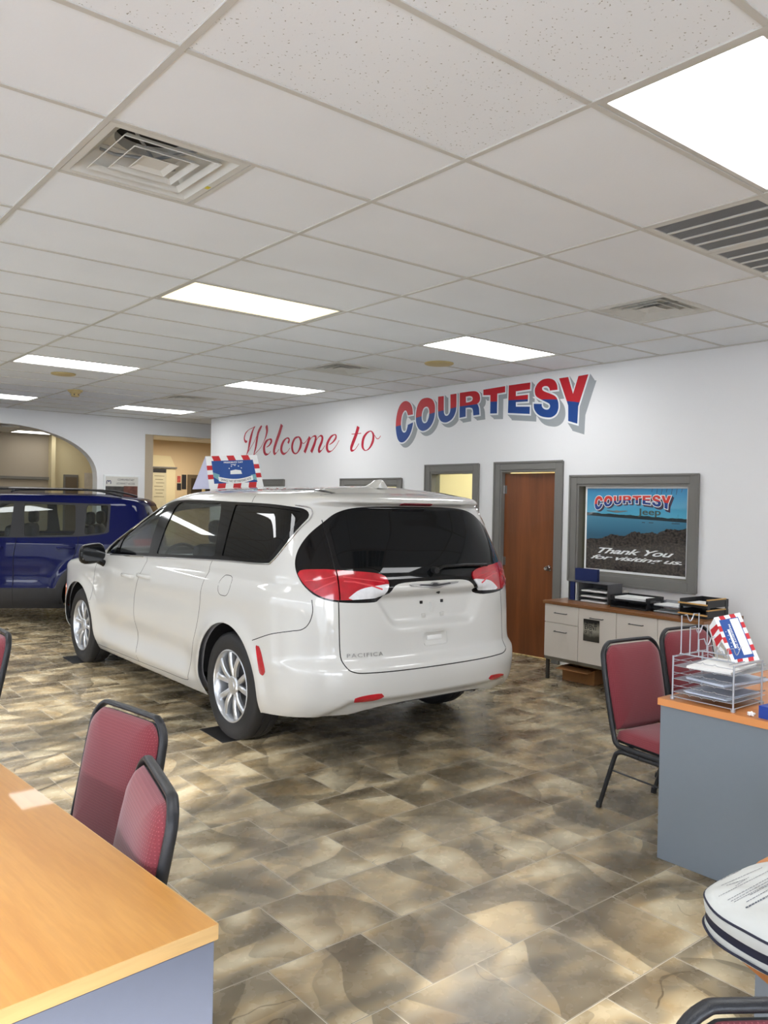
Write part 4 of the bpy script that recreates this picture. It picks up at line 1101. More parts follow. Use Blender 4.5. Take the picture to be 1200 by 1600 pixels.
# nothing below the rocker / bumper line
def cut_below(sf, f):
    return sf.cut(-(sf.v[:, 2]-f(sf.v)))       # keep inside: above the line
def van_bottom(v):
    x = v[:, 0]; zb = np.interp(x, [-1.2, -0.98, -0.88, -0.42, -0.35, 0.35, 0.42, 2.6, 3.5, 4.1], [0.375, 0.365, 0.31, 0.275, 0.24, 0.22, 0.215, 0.19, 0.20, 0.24]); return zb
skin, _low = cut_below(skin, van_bottom)
full_skin = skin
vb = bvh_of(skin)
van = thing('minivan', 'pearl white minivan with red tail lights parked in the middle of the showroom', 'minivan', (3.63, 4.85, 0), radians(88.9))

def mirror_loop(h):      # half outline (y >= 0 side, from centre line to centre line) -> closed symmetric outline
    return [tuple(p) for p in h]+[(-a, b) for a, b in h[::-1] if abs(a) > 1e-6]
def side_sd(sf, loop, side=None, lim=0.55):
    d = sdf_poly(sf.v[:, [0, 2]], loop); ok = np.abs(sf.v[:, 1]) > lim
    if side: ok &= (sf.v[:, 1]*side > 0)
    return np.where(ok, d, 1.0)
def rear_sd(sf, loop, xlim=-0.35):
    d = sdf_poly(sf.v[:, [1, 2]], loop); return np.where(sf.v[:, 0] < xlim, d, 1.0)

# wheel arches
for cx in (0.0, VAN_L):
    _, skin = wheel_arch_cut(skin, cx, 0.365, 0.425)
# side glass areas
DLO = smooth_loop([(2.50,1.095),(1.36,1.145),(0.25,1.195),(-0.37,1.215),(-0.47,1.245),(-0.54,1.34),(-0.595,1.47),(-0.605,1.52),(-0.575,1.56),(-0.50,1.578),(-0.25,1.593),(0.22,1.60),(1.04,1.605),(1.42,1.575),(1.80,1.46),(2.10,1.335),(2.37,1.19)], 5, (0,))
PANES = {
 'front_quarter': smooth_loop([(2.42,1.115),(2.20,1.127),(2.17,1.24),(2.23,1.245)], 4, (0, 1, 2, 3)),
 'front_door': smooth_loop([(2.14,1.13),(1.46,1.165),(1.48,1.35),(1.44,1.545),(1.60,1.51),(1.82,1.425),(2.02,1.325),(2.10,1.26)], 5, (0, 1, 3)),
 'sliding_door': smooth_loop([(1.31,1.17),(0.31,1.215),(0.38,1.42),(0.46,1.575),(0.60,1.583),(1.02,1.583),(1.20,1.57),(1.28,1.40)], 5, (0, 1)),
 'rear_quarter': smooth_loop([(0.205,1.225),(-0.36,1.238),(-0.44,1.262),(-0.51,1.36),(-0.56,1.48),(-0.565,1.525),(-0.52,1.555),(-0.2,1.575),(0.24,1.582)], 5, (0, 8)),
}
dlo, skin = skin.cut(side_sd(skin, DLO))
glass_parts = []
for nm, lp in PANES.items():
    gl, dlo = dlo.cut(side_sd(dlo, lp)); glass_parts.append((nm, gl))
# front screen (seen only from inside and through the cabin)
Wd = sdf_poly(np.column_stack([skin.v[:, 1], skin.v[:, 2]]), smooth_loop([(0.80,1.13),(0.70,1.35),(0.60,1.52),(0.0,1.60),(-0.60,1.52),(-0.70,1.35),(-0.80,1.13),(0,1.10)], 4, (0, 6)))
Wd = np.where((skin.v[:, 0] > 1.2), Wd, 1.0); ws, skin = skin.cut(Wd)
# tailgate black area, rear glass, lights
BLK = smooth_loop(mirror_loop([(0.0,1.592),(0.40,1.585),(0.58,1.553),(0.69,1.487),(0.785,1.41),(0.85,1.32),(0.885,1.22),(0.88,1.13),(0.825,1.045),(0.70,1.005),(0.44,1.000),(0.375,1.045),(0.31,1.100),(0.15,1.112),(0.0,1.112)]), 5)
blk, skin = skin.cut(rear_sd(skin, BLK))
def half(l, s): return [(s*a, b) for a, b in l]
LIGHT = [(0.878,1.185),(0.78,1.200),(0.68,1.195),(0.42,1.168),(0.368,1.115),(0.415,1.045),(0.47,1.025),(0.70,1.018),(0.80,1.042),(0.86,1.10)]
GLASS = smooth_loop(mirror_loop([(0.0,1.575),(0.40,1.568),(0.56,1.54),(0.655,1.475),(0.665,1.40),(0.668,1.235),(0.655,1.212),(0.46,1.205),(0.36,1.155),(0.15,1.140),(0.0,1.138)]), 4)
rg, blk = blk.cut(rear_sd(blk, GLASS))
lights = []
for s in (1, -1):
    lp = smooth_loop(half(LIGHT, s), 5)
    L_, blk = blk.cut(rear_sd(blk, lp)); lights.append((s, L_))
# lower body: bumper and tailgate are parts of their own
HATCH = smooth_loop([(0.69,1.60),(0.70,1.0),(0.705,0.78),(0.69,0.63),(0.645,0.588),(0.50,0.580),(0,0.577),(-0.50,0.580),(-0.645,0.588),(-0.69,0.63),(-0.705,0.78),(-0.70,1.0),(-0.69,1.60),(-0.64,1.70),(0.64,1.70)], 4, (0, 1, 11, 12, 13, 14))
hatch, skin = skin.cut(rear_sd(skin, HATCH, -0.62))
skin.obj('body', M['pearl'], van, 0, 0.004)
hatch.obj('tailgate', M['pearl'], van, 0.0, 0.004)
skin.obj('inner_lining', M['interior'], van, -0.045)
fr = dlo.obj('window_surround', M['gloss'], van, -0.001, 0.012)
for nm, gl in glass_parts:
    for s in (1, -1):
        sub = Surf(gl.v, gl.n, [f for f in gl.f if gl.v[f[0]][1]*s > 0]).clean()
        if len(sub.f): sub.obj('side_window', M['autotint'] if nm == 'rear_quarter' else M['autoglass'], van, -0.007, 0.004)
ws.obj('windscreen', M['autoglass'], van, -0.004, 0.004)
blk.obj('rear_surround', M['gloss'], van, 0.0, 0.006)
rw = rg.obj('rear_window', M['tint'], van, 0.003, 0.006)
LW = [(0.36,1.098),(0.45,1.098),(0.56,1.082),(0.625,1.045),(0.635,1.02),(0.47,1.01),(0.39,1.03)]
for s, L_ in lights:
    root = Surf(L_.v, L_.n, L_.f)
    # split at the tailgate edge: the outer and inner lamps
    for part, sd in (('outer', -(np.abs(L_.v[:, 1])-0.700)), ('inner', np.abs(L_.v[:, 1])-0.692)):
        piece, _ = L_.cut(sd)
        if not piece.f: continue
        if part == 'inner':
            wl, piece = piece.cut(rear_sd(piece, smooth_loop(half(LW, s), 4)))
            o = piece.obj('tail_light', M['redlens'], van, 0.010, 0.018)
            w_ = wl.obj('reversing_lens', M['clearlens'], o, 0.009, 0.016)
        else: o = piece.obj('tail_light', M['redlens'], van, 0.010, 0.018)
        # light-guide bars behind the lens
        bm = BM()
        if part == 'inner':
            strip_on(bm, skin_path(vb, half([(0.43,1.075),(0.50,1.10),(0.60,1.125),(0.665,1.13)], s), 'rear'), 0.010, 0.0105)
            strip_on(bm, skin_path(vb, half([(0.40,1.115),(0.52,1.135),(0.665,1.155)], s), 'rear'), 0.006, 0.0105)
        else:
            strip_on(bm, skin_path(vb, half([(0.71,1.13),(0.78,1.10),(0.83,1.07)], s), 'rear'), 0.010, 0.0105)
            strip_on(bm, skin_path(vb, half([(0.71,1.16),(0.79,1.14),(0.86,1.13)], s), 'rear'), 0.006, 0.0105)
        bmobj('light_bar', bm, mat('pale_red_lens', (0.75, 0.06, 0.08), 0.2, coat=1.0), o)
GAP = mat('panel_gap', (0.01, 0.01, 0.01), 0.8, noise=0)
def gaps(paths, w=0.005):
    for mode, s, pts in paths:
        bm = BM(); strip_on(bm, skin_path(vb, [tuple(p) for p in catmull(pts, 6)], mode, s), w, 0.0002, th=0.0006); bmobj('panel_gap', bm, GAP, van)
for s in (1, -1):
    gaps([('side', s, [(2.80,0.235),(2.745,0.45),(2.72,0.66),(2.62,0.93),(2.585,1.05)]),
          ('side', s, [(1.64,0.25),(1.66,0.45),(1.665,0.77),(1.56,0.96),(1.505,1.04),(1.49,1.145)]),
          ('side', s, [(2.80,0.235),(2.2,0.243),(1.64,0.25),(1.1,0.265),(0.70,0.275),(0.635,0.32),(0.59,0.46),(0.47,0.70),(0.40,0.95),(0.36,1.10),(0.32,1.19)]),
          ('side', s, [(-0.355,0.725),(-0.55,0.79),(-0.70,0.825),(-0.76,0.84),(-0.79,0.88),(-0.80,0.95),(-0.79,1.02)])])
    bm = BM(); lp = [(0.06+a, 1.035+b) for a, b in rrect(0.17, 0.135, 0.06)]
    strip_on(bm, skin_path(vb, lp, 'side', s, closed=True), 0.004, 0.0002, th=0.0006); 
    if s > 0: bmobj('fuel_door_gap', bm, GAP, van)
    else: bm.free()
    # bright line under the side windows
    bm = BM(); lp = catmull([(2.50,1.088),(1.36,1.138),(0.25,1.188),(-0.37,1.208),(-0.475,1.236),(-0.548,1.335),(-0.605,1.468),(-0.617,1.52),(-0.585,1.572),(-0.50,1.590)], 6)
    strip_on(bm, skin_path(vb, [tuple(p) for p in lp], 'side', s), 0.011, 0.002, th=0.005); bmobj('chrome_strip', bm, M['chrome'], van, smooth=60)
    gaps([('rear', 1, [(s*0.695,1.50),(s*0.70,1.20),(s*0.703,1.02)])], 0.006)
    gaps([('rear', 1, [(s*0.703,1.02),(s*0.705,0.78),(s*0.695,0.64),(s*0.65,0.590),(s*0.50,0.580),(0,0.577)])], 0.007)
    # rear reflectors
    RF = smooth_loop(half([(0.655,0.407),(0.64,0.432),(0.56,0.447),(0.45,0.447),(0.47,0.420),(0.56,0.408)], s), 4, (0,))
    rf, _ = full_skin.cut(rear_sd(full_skin, RF)); rf.obj('rear_reflector', M['redlens'], van, 0.005, 0.008)
    sr, _ = full_skin.cut(side_sd(full_skin, smooth_loop([(-0.405,0.700),(-0.445,0.690),(-0.505,0.575),(-0.500,0.53),(-0.465,0.53),(-0.44,0.60)], 4), s)); sr.obj('side_marker', M['redlens'], van, 0.006, 0.008)
    am, _ = full_skin.cut(side_sd(full_skin, smooth_loop([(3.57,0.70),(3.86,0.70),(3.86,0.50),(3.60,0.50)], 4), s)); am.obj('side_marker', M['amber'], van, 0.004, 0.008)
    # handles
    for x0, x1, zc in ((1.90, 1.66, 0.955), (1.56, 1.32, 0.980)):
        p0, p1 = on_side(vb, x0, zc, s), on_side(vb, x1, zc, s); m_ = (p0+p1)/2
        bm = BM(); pts = [p0+Vector((0, -s*0.004, 0)), p0+Vector((-0.02, s*0.022, 0.002)), m_+Vector((0, s*0.034, 0.004)), p1+Vector((0.02, s*0.024, 0.002)), p1+Vector((0, -s*0.004, 0))]
        tube(bm, catmull(pts, 5), 0.01, 10, flat=(0.008, 0.015)); bmobj('door_handle', bm, M['pearl'], van, smooth=50)
# roof seam, hatch shoulders, dark roof strips
for s in (1, -1): gaps([('side', s, [(0.02,1.60),(0.03,1.625),(0.04,1.645)])], 0.006)
gaps([('top', 1, [(-0.585,0.66),(-0.60,0.3),(-0.60,0),(-0.60,-0.3),(-0.585,-0.66)])], 0.006)
for s in (1, -1):
    bm = BM(); strip_on(bm, skin_path(vb, [(1.35,s*0.555),(0.4,s*0.575),(-0.10,s*0.57)], 'top'), 0.006, 0.0003); bmobj('panel_gap', bm, GAP, van)
    bm = BM(); strip_on(bm, skin_path(vb, [(-0.08,s*0.57),(-0.3,s*0.56),(-0.56,s*0.54)], 'top'), 0.05, 0.001, th=0.003); bmobj('roof_strip', bm, M['gloss'], van)
# high brake light under the spoiler
cs, _ = full_skin.cut(rear_sd(full_skin, smooth_loop([(0.15,1.600),(0.13,1.615),(-0.13,1.615),(-0.15,1.600)], 3, (0, 1, 2, 3)))); cs.obj('high_brake_light', M['darkred'], van, 0.004, 0.01)
# antenna fin
bm = BM(); prof = [(-0.43, 0.0, 0.034), (-0.425, 0.05, 0.030), (-0.40, 0.062, 0.028), (-0.34, 0.058, 0.030), (-0.27, 0.03, 0.03), (-0.20, 0.0, 0.03)]
base = 1.715; L_, R_ = [], []
secs = []
for x, h, w in prof:
    secs.append([bm.verts.new((x, w*1.6, base)), bm.verts.new((x, w*0.7, base+h*0.7)), bm.verts.new((x, w*0.25, base+h)), bm.verts.new((x, -w*0.25, base+h)), bm.verts.new((x, -w*0.7, base+h*0.7)), bm.verts.new((x, -w*1.6, base))])
for a, b in zip(secs[:-1], secs[1:]):
    for k in range(5): bm.faces.new((a[k], a[k+1], b[k+1], b[k]))
bm.faces.new(secs[0]); bm.faces.new(secs[-1][::-1]); bmobj('antenna_fin', bm, M['pearl'], van, smooth=60).location = (0, 0.03, 0)
# wiper
bm = BM(); a = on_rear(vb, -0.10, 1.165, 0.025); pts = [on_rear(vb, y, z, 0.03) for y, z in ((-0.02, 1.17), (-0.10, 1.190), (-0.30, 1.193), (-0.52, 1.185))]
tube(bm, pts, 0.012, 8, flat=(0.012, 0.010)); cyl(bm, pts[0]+Vector((0.035, 0, 0)), pts[0]+Vector((-0.012, 0, 0)), 0.022, 16); bmobj('rear_wiper', bm, M['black'], van, smooth=50)
# winged badge
bm = BM()
def wing_pt(u, v, w=0.0):
    p = on_rear(vb, -u, 1.083+v, 0.004+w); return p
up = [(0, 0.017), (0.022, 0.016), (0.045, 0.008), (0.12, 0.012), (0.19, 0.013), (0.215, 0.011)]; lo = [(0.20, 0.004), (0.13, -0.003), (0.07, -0.010), (0.04, -0.014), (0.02, -0.016), (0, -0.017)]
outl = up+lo+[(-a, b) for a, b in lo[::-1][1:]]+[(-a, b) for a, b in up[::-1][:-1]]
flat_poly(bm, [outl], lambda u, v, w: wing_pt(u, v, w), 0.005); bmobj('winged_badge', bm, M['steel'], van)
bm = BM(); flat_poly(bm, [[(0.13*a/0.2, b*0.55) for a, b in outl]], lambda u, v, w: wing_pt(u, v, w+0.0052), 0.001); bmobj('badge_inlay', bm, M['darkmetal'], van)
# model name letters
bm = BM(); text_into(bm, 'PACIFICA', lambda u, v: on_rear(vb, 0.665-u, 0.670+v, 0.004), (0, 0, 0.235, 0.024), 0.0, spacing=1.25); bmobj('name_lettering', bm, M['steel'], van)
# plate fittings, handle, camera
for y, z in ((0.075, 0.972), (-0.105, 0.972)):
    p = on_rear(vb, y, z); bm = BM(); bx(bm, p+Vector((-0.003, 0, 0)), (0.01, 0.020, 0.020), 0.002); bmobj('plate_screw_hole', bm, M['black'], van)
p = on_rear(vb, -0.06, 1.035); bm = BM(); cyl(bm, p+Vector((0.01, 0, 0)), p+Vector((-0.008, 0, -0.004)), 0.010, 14); bmobj('rear_camera', bm, M['black'], van)
for y, z, sy, sz in ((-0.015, 0.93, 0.035, 0.085), (0.06, 0.885, 0.035, 0.03), (-0.10, 0.885, 0.035, 0.03)):
    p = on_rear(vb, y, z); bm = BM(); bx(bm, p+Vector((0.002, 0, 0)), (0.012, sy, sz), 0.005); bmobj('plate_bracket_boss', bm, M['pearl'], van, smooth=40)
bm = BM(); lp = [(a, 0.742+b) for a, b in rrect(0.20, 0.085, 0.018)]
strip_on(bm, skin_path(vb, lp, 'rear', closed=True), 0.006, 0.0, th=0.003); bmobj('handle_bezel', bm, M['pearl'], van, smooth=60)
p = on_rear(vb, 0, 0.745, 0.0); bm = BM(); bx(bm, p+Vector((0.004, 0, 0.0)), (0.02, 0.13, 0.030), 0.004); bmobj('tailgate_handle', bm, M['white'], van, smooth=40)
# wheels, arch liners, underbody
for cx, nm in ((0.0, 0), (VAN_L, 1)):
    for s in (1, -1):
        make_wheel(van, cx, s*0.868, 0.362, s, R=0.362, wd=0.225, rim=0.232)
        bm = BM(); n = 26; r = 0.462; rows = []
        for i in range(n+1):
            a = radians(180*i/n); rows.append([bm.verts.new((cx+r*cos(a), s*y_, 0.37+r*sin(a))) for y_ in (0.955, 0.62)])
        for a, b in zip(rows[:-1], rows[1:]): bm.faces.new((a[0], a[1], b[1], b[0]))
        f_ = [q[1] for q in rows]; bm.faces.new(f_); bmobj('arch_liner', bm, mat('arch_liner_black', (0.01, 0.01, 0.011), 0.9, noise=0), van)
bm = BM(); b2(bm, (0.48, -0.90, 0.24), (2.60, 0.90, 0.32)); b2(bm, (-0.80, -0.60, 0.30), (3.75, 0.60, 0.42)); b2(bm, (-0.80, -0.62, 0.36), (-0.46, 0.62, 0.44)); bmobj('underbody', bm, M['cladding'], van)
bm = BM(); tube(bm, [(-0.05, -0.35, 0.27), (-0.45, -0.4, 0.30), (-0.84, -0.50, 0.33)], 0.026, 12); bx(bm, (-0.55, -0.4, 0.32), (0.30, 0.20, 0.11), 0.03); bmobj('exhaust', bm, M['darkmetal'], van, smooth=40)
# mirrors
for s in (1, -1):
    bm = BM(); r = bmesh.ops.create_cube(bm, size=1.0)['verts']
    bmesh.ops.subdivide_edges(bm, edges=bm.edges[:], cuts=4, use_grid_fill=True)
    for v in bm.verts:
        p = v.co*2; q = Vector((p.x, p.y, p.z)); e_ = (abs(p.x)**3+abs(p.y)**3+abs(p.z)**3)**(1/3); q = q/e_
        v.co = Vector((q.x*0.065, q.y*0.112, q.z*0.093-0.012*q.y*s))
    mr = bmobj('door_mirror', bm, M['gloss'], van, smooth=60); mr.location = (2.42, s*1.105, 1.105)
    bm = BM(); tube(bm, [(0.01, -s*0.14, -0.11), (0.0, -s*0.10, -0.085), (0, -s*0.04, -0.055)], 0.02, 12, flat=(0.042, 0.030)); bmobj('mirror_arm', bm, M['gloss'], mr, smooth=60)
    bm = BM(); flat_poly(bm, [rrect(0.20, 0.125, 0.05)], lambda u, v, w: Vector((-0.060-w, u, v)), 0.006); bmobj('mirror_glass', bm, M['tint'], mr)  # dark glass colour stands in for a dark reflection
# cabin: dash, wheel, seats
bm = BM(); bx(bm, (2.35, 0, 0.92), (0.55, 1.70, 0.30), 0.08); b2(bm, (0.3, -0.85, 0.36), (2.6, 0.85, 0.42)); bmobj('dashboard', bm, M['interior'], van, smooth=40)
bm = BM(); n = 28; pts = [(2.02+0.06*cos(2*pi*i/n), 0.40+0.185*sin(2*pi*i/n), 1.02+0.175*cos(2*pi*i/n)) for i in range(n)]; tube(bm, pts, 0.014, 8, closed=True)
cyl(bm, (2.02, 0.40, 1.02), (2.2, 0.40, 0.94), 0.05, 14); bx(bm, (2.02, 0.40, 1.02), (0.03, 0.34, 0.035), 0.01); bmobj('steering_wheel', bm, M['black'], van, smooth=40)
def car_seat(x, y, h=0.0):
    bm = BM(); bx(bm, (x+0.05, y, 0.62), (0.52, 0.50, 0.16), 0.05); bx(bm, (x-0.24, y, 0.93), (0.14, 0.48, 0.62), 0.06, None); bm2 = bm
    s_ = bmobj('seat', bm, M['seatfab'], van, smooth=45)
    bm = BM(); bx(bm, (x-0.30, y, 1.345), (0.10, 0.27, 0.19), 0.045); cyl(bm, (x-0.28, y-0.06, 1.2), (x-0.30, y-0.06, 1.3), 0.007, 6); cyl(bm, (x-0.28, y+0.06, 1.2), (x-0.30, y+0.06, 1.3), 0.007, 6)
    bmobj('headrest', bm, M['seatfab'], s_, smooth=45)
for x, y in ((1.55, 0.40), (1.55, -0.40), (0.55, 0.42), (0.55, -0.42), (-0.25, 0.35), (-0.25, -0.35)): car_seat(x, y)
# small black rubber mats under the tyres
for x, y, l in ((2.80, 8.12, 'black rubber mat under the front left tyre of the white minivan'), (2.755, 5.01, 'black rubber mat under the rear left tyre of the white minivan')):
    bm = BM(); bx(bm, (0, 0, 0.002), (0.31, 0.38, 0.004), 0.001); o = bmobj('tyre_mat', bm, M['mat_rubber']); o.location = (x, y, 0.0); o.rotation_euler = (0, 0, radians(-3)); tag(o, l, 'mat', 'rubber mats under the minivan')
for ch in van.children:
    ch.location = ch.location + Vector((0, 0, 0.004))

# ------------------------------------------------------------------ dark blue compact SUV behind the minivan (same frame convention)
SUV_KEYS = [
 (0.20, -0.55, 3.20, .80, .34, .6, 3.4), (0.30, -0.66, 3.30, .86, .36, .7, 3.4), (0.45, -0.73, 3.40, .895, .38, .7, 3.4), (0.60, -0.745, 3.43, .90, .40, .7, 3.4),
 (0.85, -0.74, 3.43, .90, .40, .7, 3.4), (0.98, -0.73, 3.40, .895, .40, .8, 3.4), (1.04, -0.72, 3.10, .89, .40, .9, 3.4), (1.08, -0.71, 2.70, .882, .40, .7, 3.4),
 (1.16, -0.69, 2.42, .865, .40, .6, 3.4), (1.30, -0.655, 2.20, .835, .38, .5, 3.4), (1.45, -0.61, 1.98, .80, .36, .5, 3.4), (1.55, -0.55, 1.80, .765, .34, .5, 3.4),
 (1.595, -0.44, 1.66, .72, .34, .5, 3.2), (1.625, -0.15, 1.54, .67, .34, .5, 3.2)]
def suv_deform(G):
    G = G.copy(); x, y, z = G[..., 0].copy(), G[..., 1].copy(), G[..., 2].copy(); ay = np.abs(y); sg = np.sign(y); fl = sstep(ay, 0.7, 0.84)*(z < 1.05); dy = np.zeros_like(x)
    for cx in (0.0, 2.57):
        r = np.hypot(x-cx, z-0.34); dy += 0.028*np.exp(-((r-0.45)/0.08)**4)*sstep(z, 0.2, 0.4)
    dy -= 0.02*np.exp(-((z-0.62)/0.12)**2)*sstep(x, 0.45, 0.7)*(1-sstep(x, 1.8, 2.1))
    G[..., 1] = y+sg*dy*fl; return G
sk = car_skin(SUV_KEYS, suv_deform, zstep=0.025, NR=26, NS=90, NF=24, top=0.022, cap_in=0.3)
sb = bvh_of(sk); sfull = sk
suv = thing('suv', 'dark blue compact SUV with roof rails partly hidden behind the white minivan', 'suv', (4.09, 10.96, 0), radians(149))
for cx in (0.0, 2.57): _, sk = wheel_arch_cut(sk, cx, 0.345, 0.385)
SP = [smooth_loop([(0.84,1.105),(0.27,1.125),(0.24,1.20),(0.26,1.50),(0.80,1.505),(0.87,1.47)], 3, (0, 1, 3)),
      smooth_loop([(1.62,1.09),(1.02,1.10),(1.00,1.47),(1.06,1.505),(1.48,1.50),(1.72,1.34),(1.92,1.16),(1.94,1.10)], 3, (0, 1, 6)),
      smooth_loop([(0.13,1.13),(-0.12,1.165),(-0.14,1.30),(-0.14,1.50),(0.12,1.50)], 3, (0, 1, 3, 4))]
SD = smooth_loop([(2.02,1.075),(1.0,1.085),(0.24,1.105),(-0.13,1.15),(-0.165,1.20),(-0.17,1.52),(1.50,1.53),(1.78,1.37),(2.0,1.18)], 4, (0, 4, 5))
d_, sk = sk.cut(side_sd(sk, SD)); gl_ = []
for lp in SP:
    g_, d_ = d_.cut(side_sd(d_, lp)); gl_.append(g_)
wsd = np.where(sk.v[:, 0] > 1.2, sdf_poly(sk.v[:, [1, 2]], smooth_loop([(0.72,1.12),(0.62,1.52),(-0.62,1.52),(-0.72,1.12)], 4, (0, 1, 2, 3))), 1.0); w_, sk = sk.cut(wsd)
rwd = np.where(sk.v[:, 0] < -0.3, sdf_poly(sk.v[:, [1, 2]], smooth_loop([(0.60,1.10),(0.56,1.50),(-0.56,1.50),(-0.60,1.10)], 4, (0, 1, 2, 3))), 1.0); r_, sk = sk.cut(rwd)
def clad_sd(v):
    z, x, ay = v[:, 2], v[:, 0], np.abs(v[:, 1]); d = z-0.46
    for cx in (0.0, 2.57):
        d = np.minimum(d, np.where((ay > 0.5), np.hypot(x-cx, z-0.345)-0.475, 1.0))
    return d
cl_, sk = sk.cut(clad_sd(sk.v))
sk.obj('body', M['blue'], suv, 0, 0.004)
cl_.obj('lower_cladding', M['cladding'], suv, 0.008, 0.012)
sk.obj('inner_lining', M['black'], suv, -0.05)
d_.obj('window_surround', M['cladding'], suv, 0, 0.01)
for g_ in gl_:
    for s in (1, -1):
        sub = Surf(g_.v, g_.n, [f for f in g_.f if g_.v[f[0]][1]*s > 0]).clean()
        if len(sub.f): sub.obj('side_window', M['autoglass'], suv, -0.006, 0.004)
w_.obj('windscreen', M['autoglass'], suv, -0.004, 0.004); r_.obj('rear_window', M['tint'], suv, -0.002, 0.004)
for s in (1, -1):
    for pts in ([(0.98,0.24),(0.97,0.46),(0.965,0.85),(0.93,1.08)], [(0.33,0.70),(0.25,0.85),(0.20,1.0),(0.20,1.10)]):
        bm = BM(); strip_on(bm, skin_path(sb, pts, 'side', s), 0.006, 0.009, th=0.001); bmobj('panel_gap', bm, GAP, suv)
    for x0, x1 in ((0.45, 0.24), (1.30, 1.09)):
        p0, p1 = on_side(sb, x0, 0.965, s), on_side(sb, x1, 0.965, s)
        bm = BM(); tube(bm, [p0, p0+Vector((-0.015, s*0.028, 0)), (p0+p1)/2+Vector((0, s*0.036, 0.004)), p1+Vector((0.015, s*0.028, 0)), p1], 0.01, 8, flat=(0.008, 0.014)); bmobj('door_handle', bm, M['blue'], suv, smooth=50)
    bm = BM(); tube(bm, catmull([(1.45, s*0.64, 1.645), (1.35, s*0.645, 1.685), (0.6, s*0.65, 1.70), (0.05, s*0.645, 1.690), (-0.28, s*0.63, 1.62)], 5), 0.015, 8, flat=(0.014, 0.013)); 
    rl = bmobj('roof_rail', bm, M['black'], suv, smooth=50)
    bm = BM(); tube(bm, [(1.1, s*0.662, 1.705), (0.2, s*0.665, 1.708)], 0.008, 8); bmobj('rail_trim', bm, M['steel'], rl, smooth=50)
    tl, _ = sfull.cut(np.where((sfull.v[:, 0] < -0.35) & (sfull.v[:, 1]*s > 0.3), sdf_poly(sfull.v[:, [1, 2]], [(s*0.62, 0.90), (s*0.62, 1.08), (s*0.875, 1.08), (s*0.89, 0.90)]), 1.0)); tl.obj('tail_light', M['redlens'], suv, 0.008, 0.012)
    bm = BM(); bx(bm, (1.95, s*1.0, 1.12), (0.13, 0.20, 0.15), 0.045); mr = bmobj('door_mirror', bm, M['blue'], suv, smooth=50)
for cx in (0.0, 2.57):
    for s in (1, -1):
        make_wheel(suv, cx, s*0.785, 0.345, s, R=0.345, wd=0.215, rim=0.215, rimmat=M['alloy'])
        bm = BM(); rows = []
        for i in range(21):
            a = radians(-12+204*i/20); rows.append([bm.verts.new((cx+0.42*cos(a), s*y_, 0.345+0.42*sin(a))) for y_ in (0.885, 0.55)])
        for a, b in zip(rows[:-1], rows[1:]): bm.faces.new((a[0], a[1], b[1], b[0]))
        bm.faces.new([q[1] for q in rows]); bmobj('arch_liner', bm, MATS['arch_liner_black'], suv)
bm = BM(); b2(bm, (0.45, -0.8, 0.22), (2.1, 0.8, 0.30)); b2(bm, (-0.65, -0.52, 0.26), (3.2, 0.52, 0.4)); bmobj('underbody', bm, M['cladding'], suv)
for x, y in ((1.35, 0.36), (1.35, -0.36), (0.45, 0.34), (0.45, -0.34)):
    bm = BM(); bx(bm, (x+0.05, y, 0.62), (0.50, 0.48, 0.16), 0.05); bx(bm, (x-0.24, y, 0.93), (0.14, 0.46, 0.60), 0.06); s_ = bmobj('seat', bm, M['black'], suv, smooth=45)
    bm = BM(); bx(bm, (x-0.28, y, 1.32), (0.10, 0.26, 0.18), 0.045); cyl(bm, (x-0.26, y, 1.15), (x-0.28, y, 1.3), 0.01, 6); bmobj('headrest', bm, M['black'], s_, smooth=45)
bm = BM(); bx(bm, (2.0, 0, 0.92), (0.45, 1.5, 0.26), 0.07); bmobj('dashboard', bm, M['black'], suv, smooth=45)

# ------------------------------------------------------------------ stacking chairs with maroon woven pads
def add_uv(o):
    me = o.data; uv = me.uv_layers.new(name='UVMap')
    for p in me.polygons:
        n = p.normal; a = max(range(3), key=lambda i: abs(n[i]))
        for li in p.loop_indices:
            c = me.vertices[me.loops[li].vertex_index].co; uv.data[li].uv = (c.y, c.z) if a == 0 else ((c.x, c.z) if a == 1 else (c.x, c.y))
def puffed(bm, outline, to3, depth, edge=0.018, rings=6):
    """pillow plate: outline in 2D, bulging by depth to the front"""
    c = np.mean(outline, axis=0); o = [np.array(p) for p in outline]; rows = []
    for side in (0, 1):
        rr = []
        for k in range(rings+1):
            t = k/rings; s_ = 1-(1-t)**1.0*0 ; sc = 1-0.85*(t**1.6) if k else 1.0
            h = depth*(1-(1-t)**3) if side == 0 else -0.004*(k > 0)
            rr.append([bm.verts.new(to3(*(c+(p-c)*sc), h)) for p in o])
        rows.append(rr)
    n = len(o)
    for side in (0, 1):
        rr = rows[side]
        for a, b in zip(rr[:-1], rr[1:]):
            for i in range(n): bm.faces.new((a[i], a[(i+1) % n], b[(i+1) % n], b[i]))
        bm.faces.new(rr[-1])
    a, b = rows[0][0], rows[1][0]
    for i in range(n): bm.faces.new((a[i], a[(i+1) % n], b[(i+1) % n], b[i]))
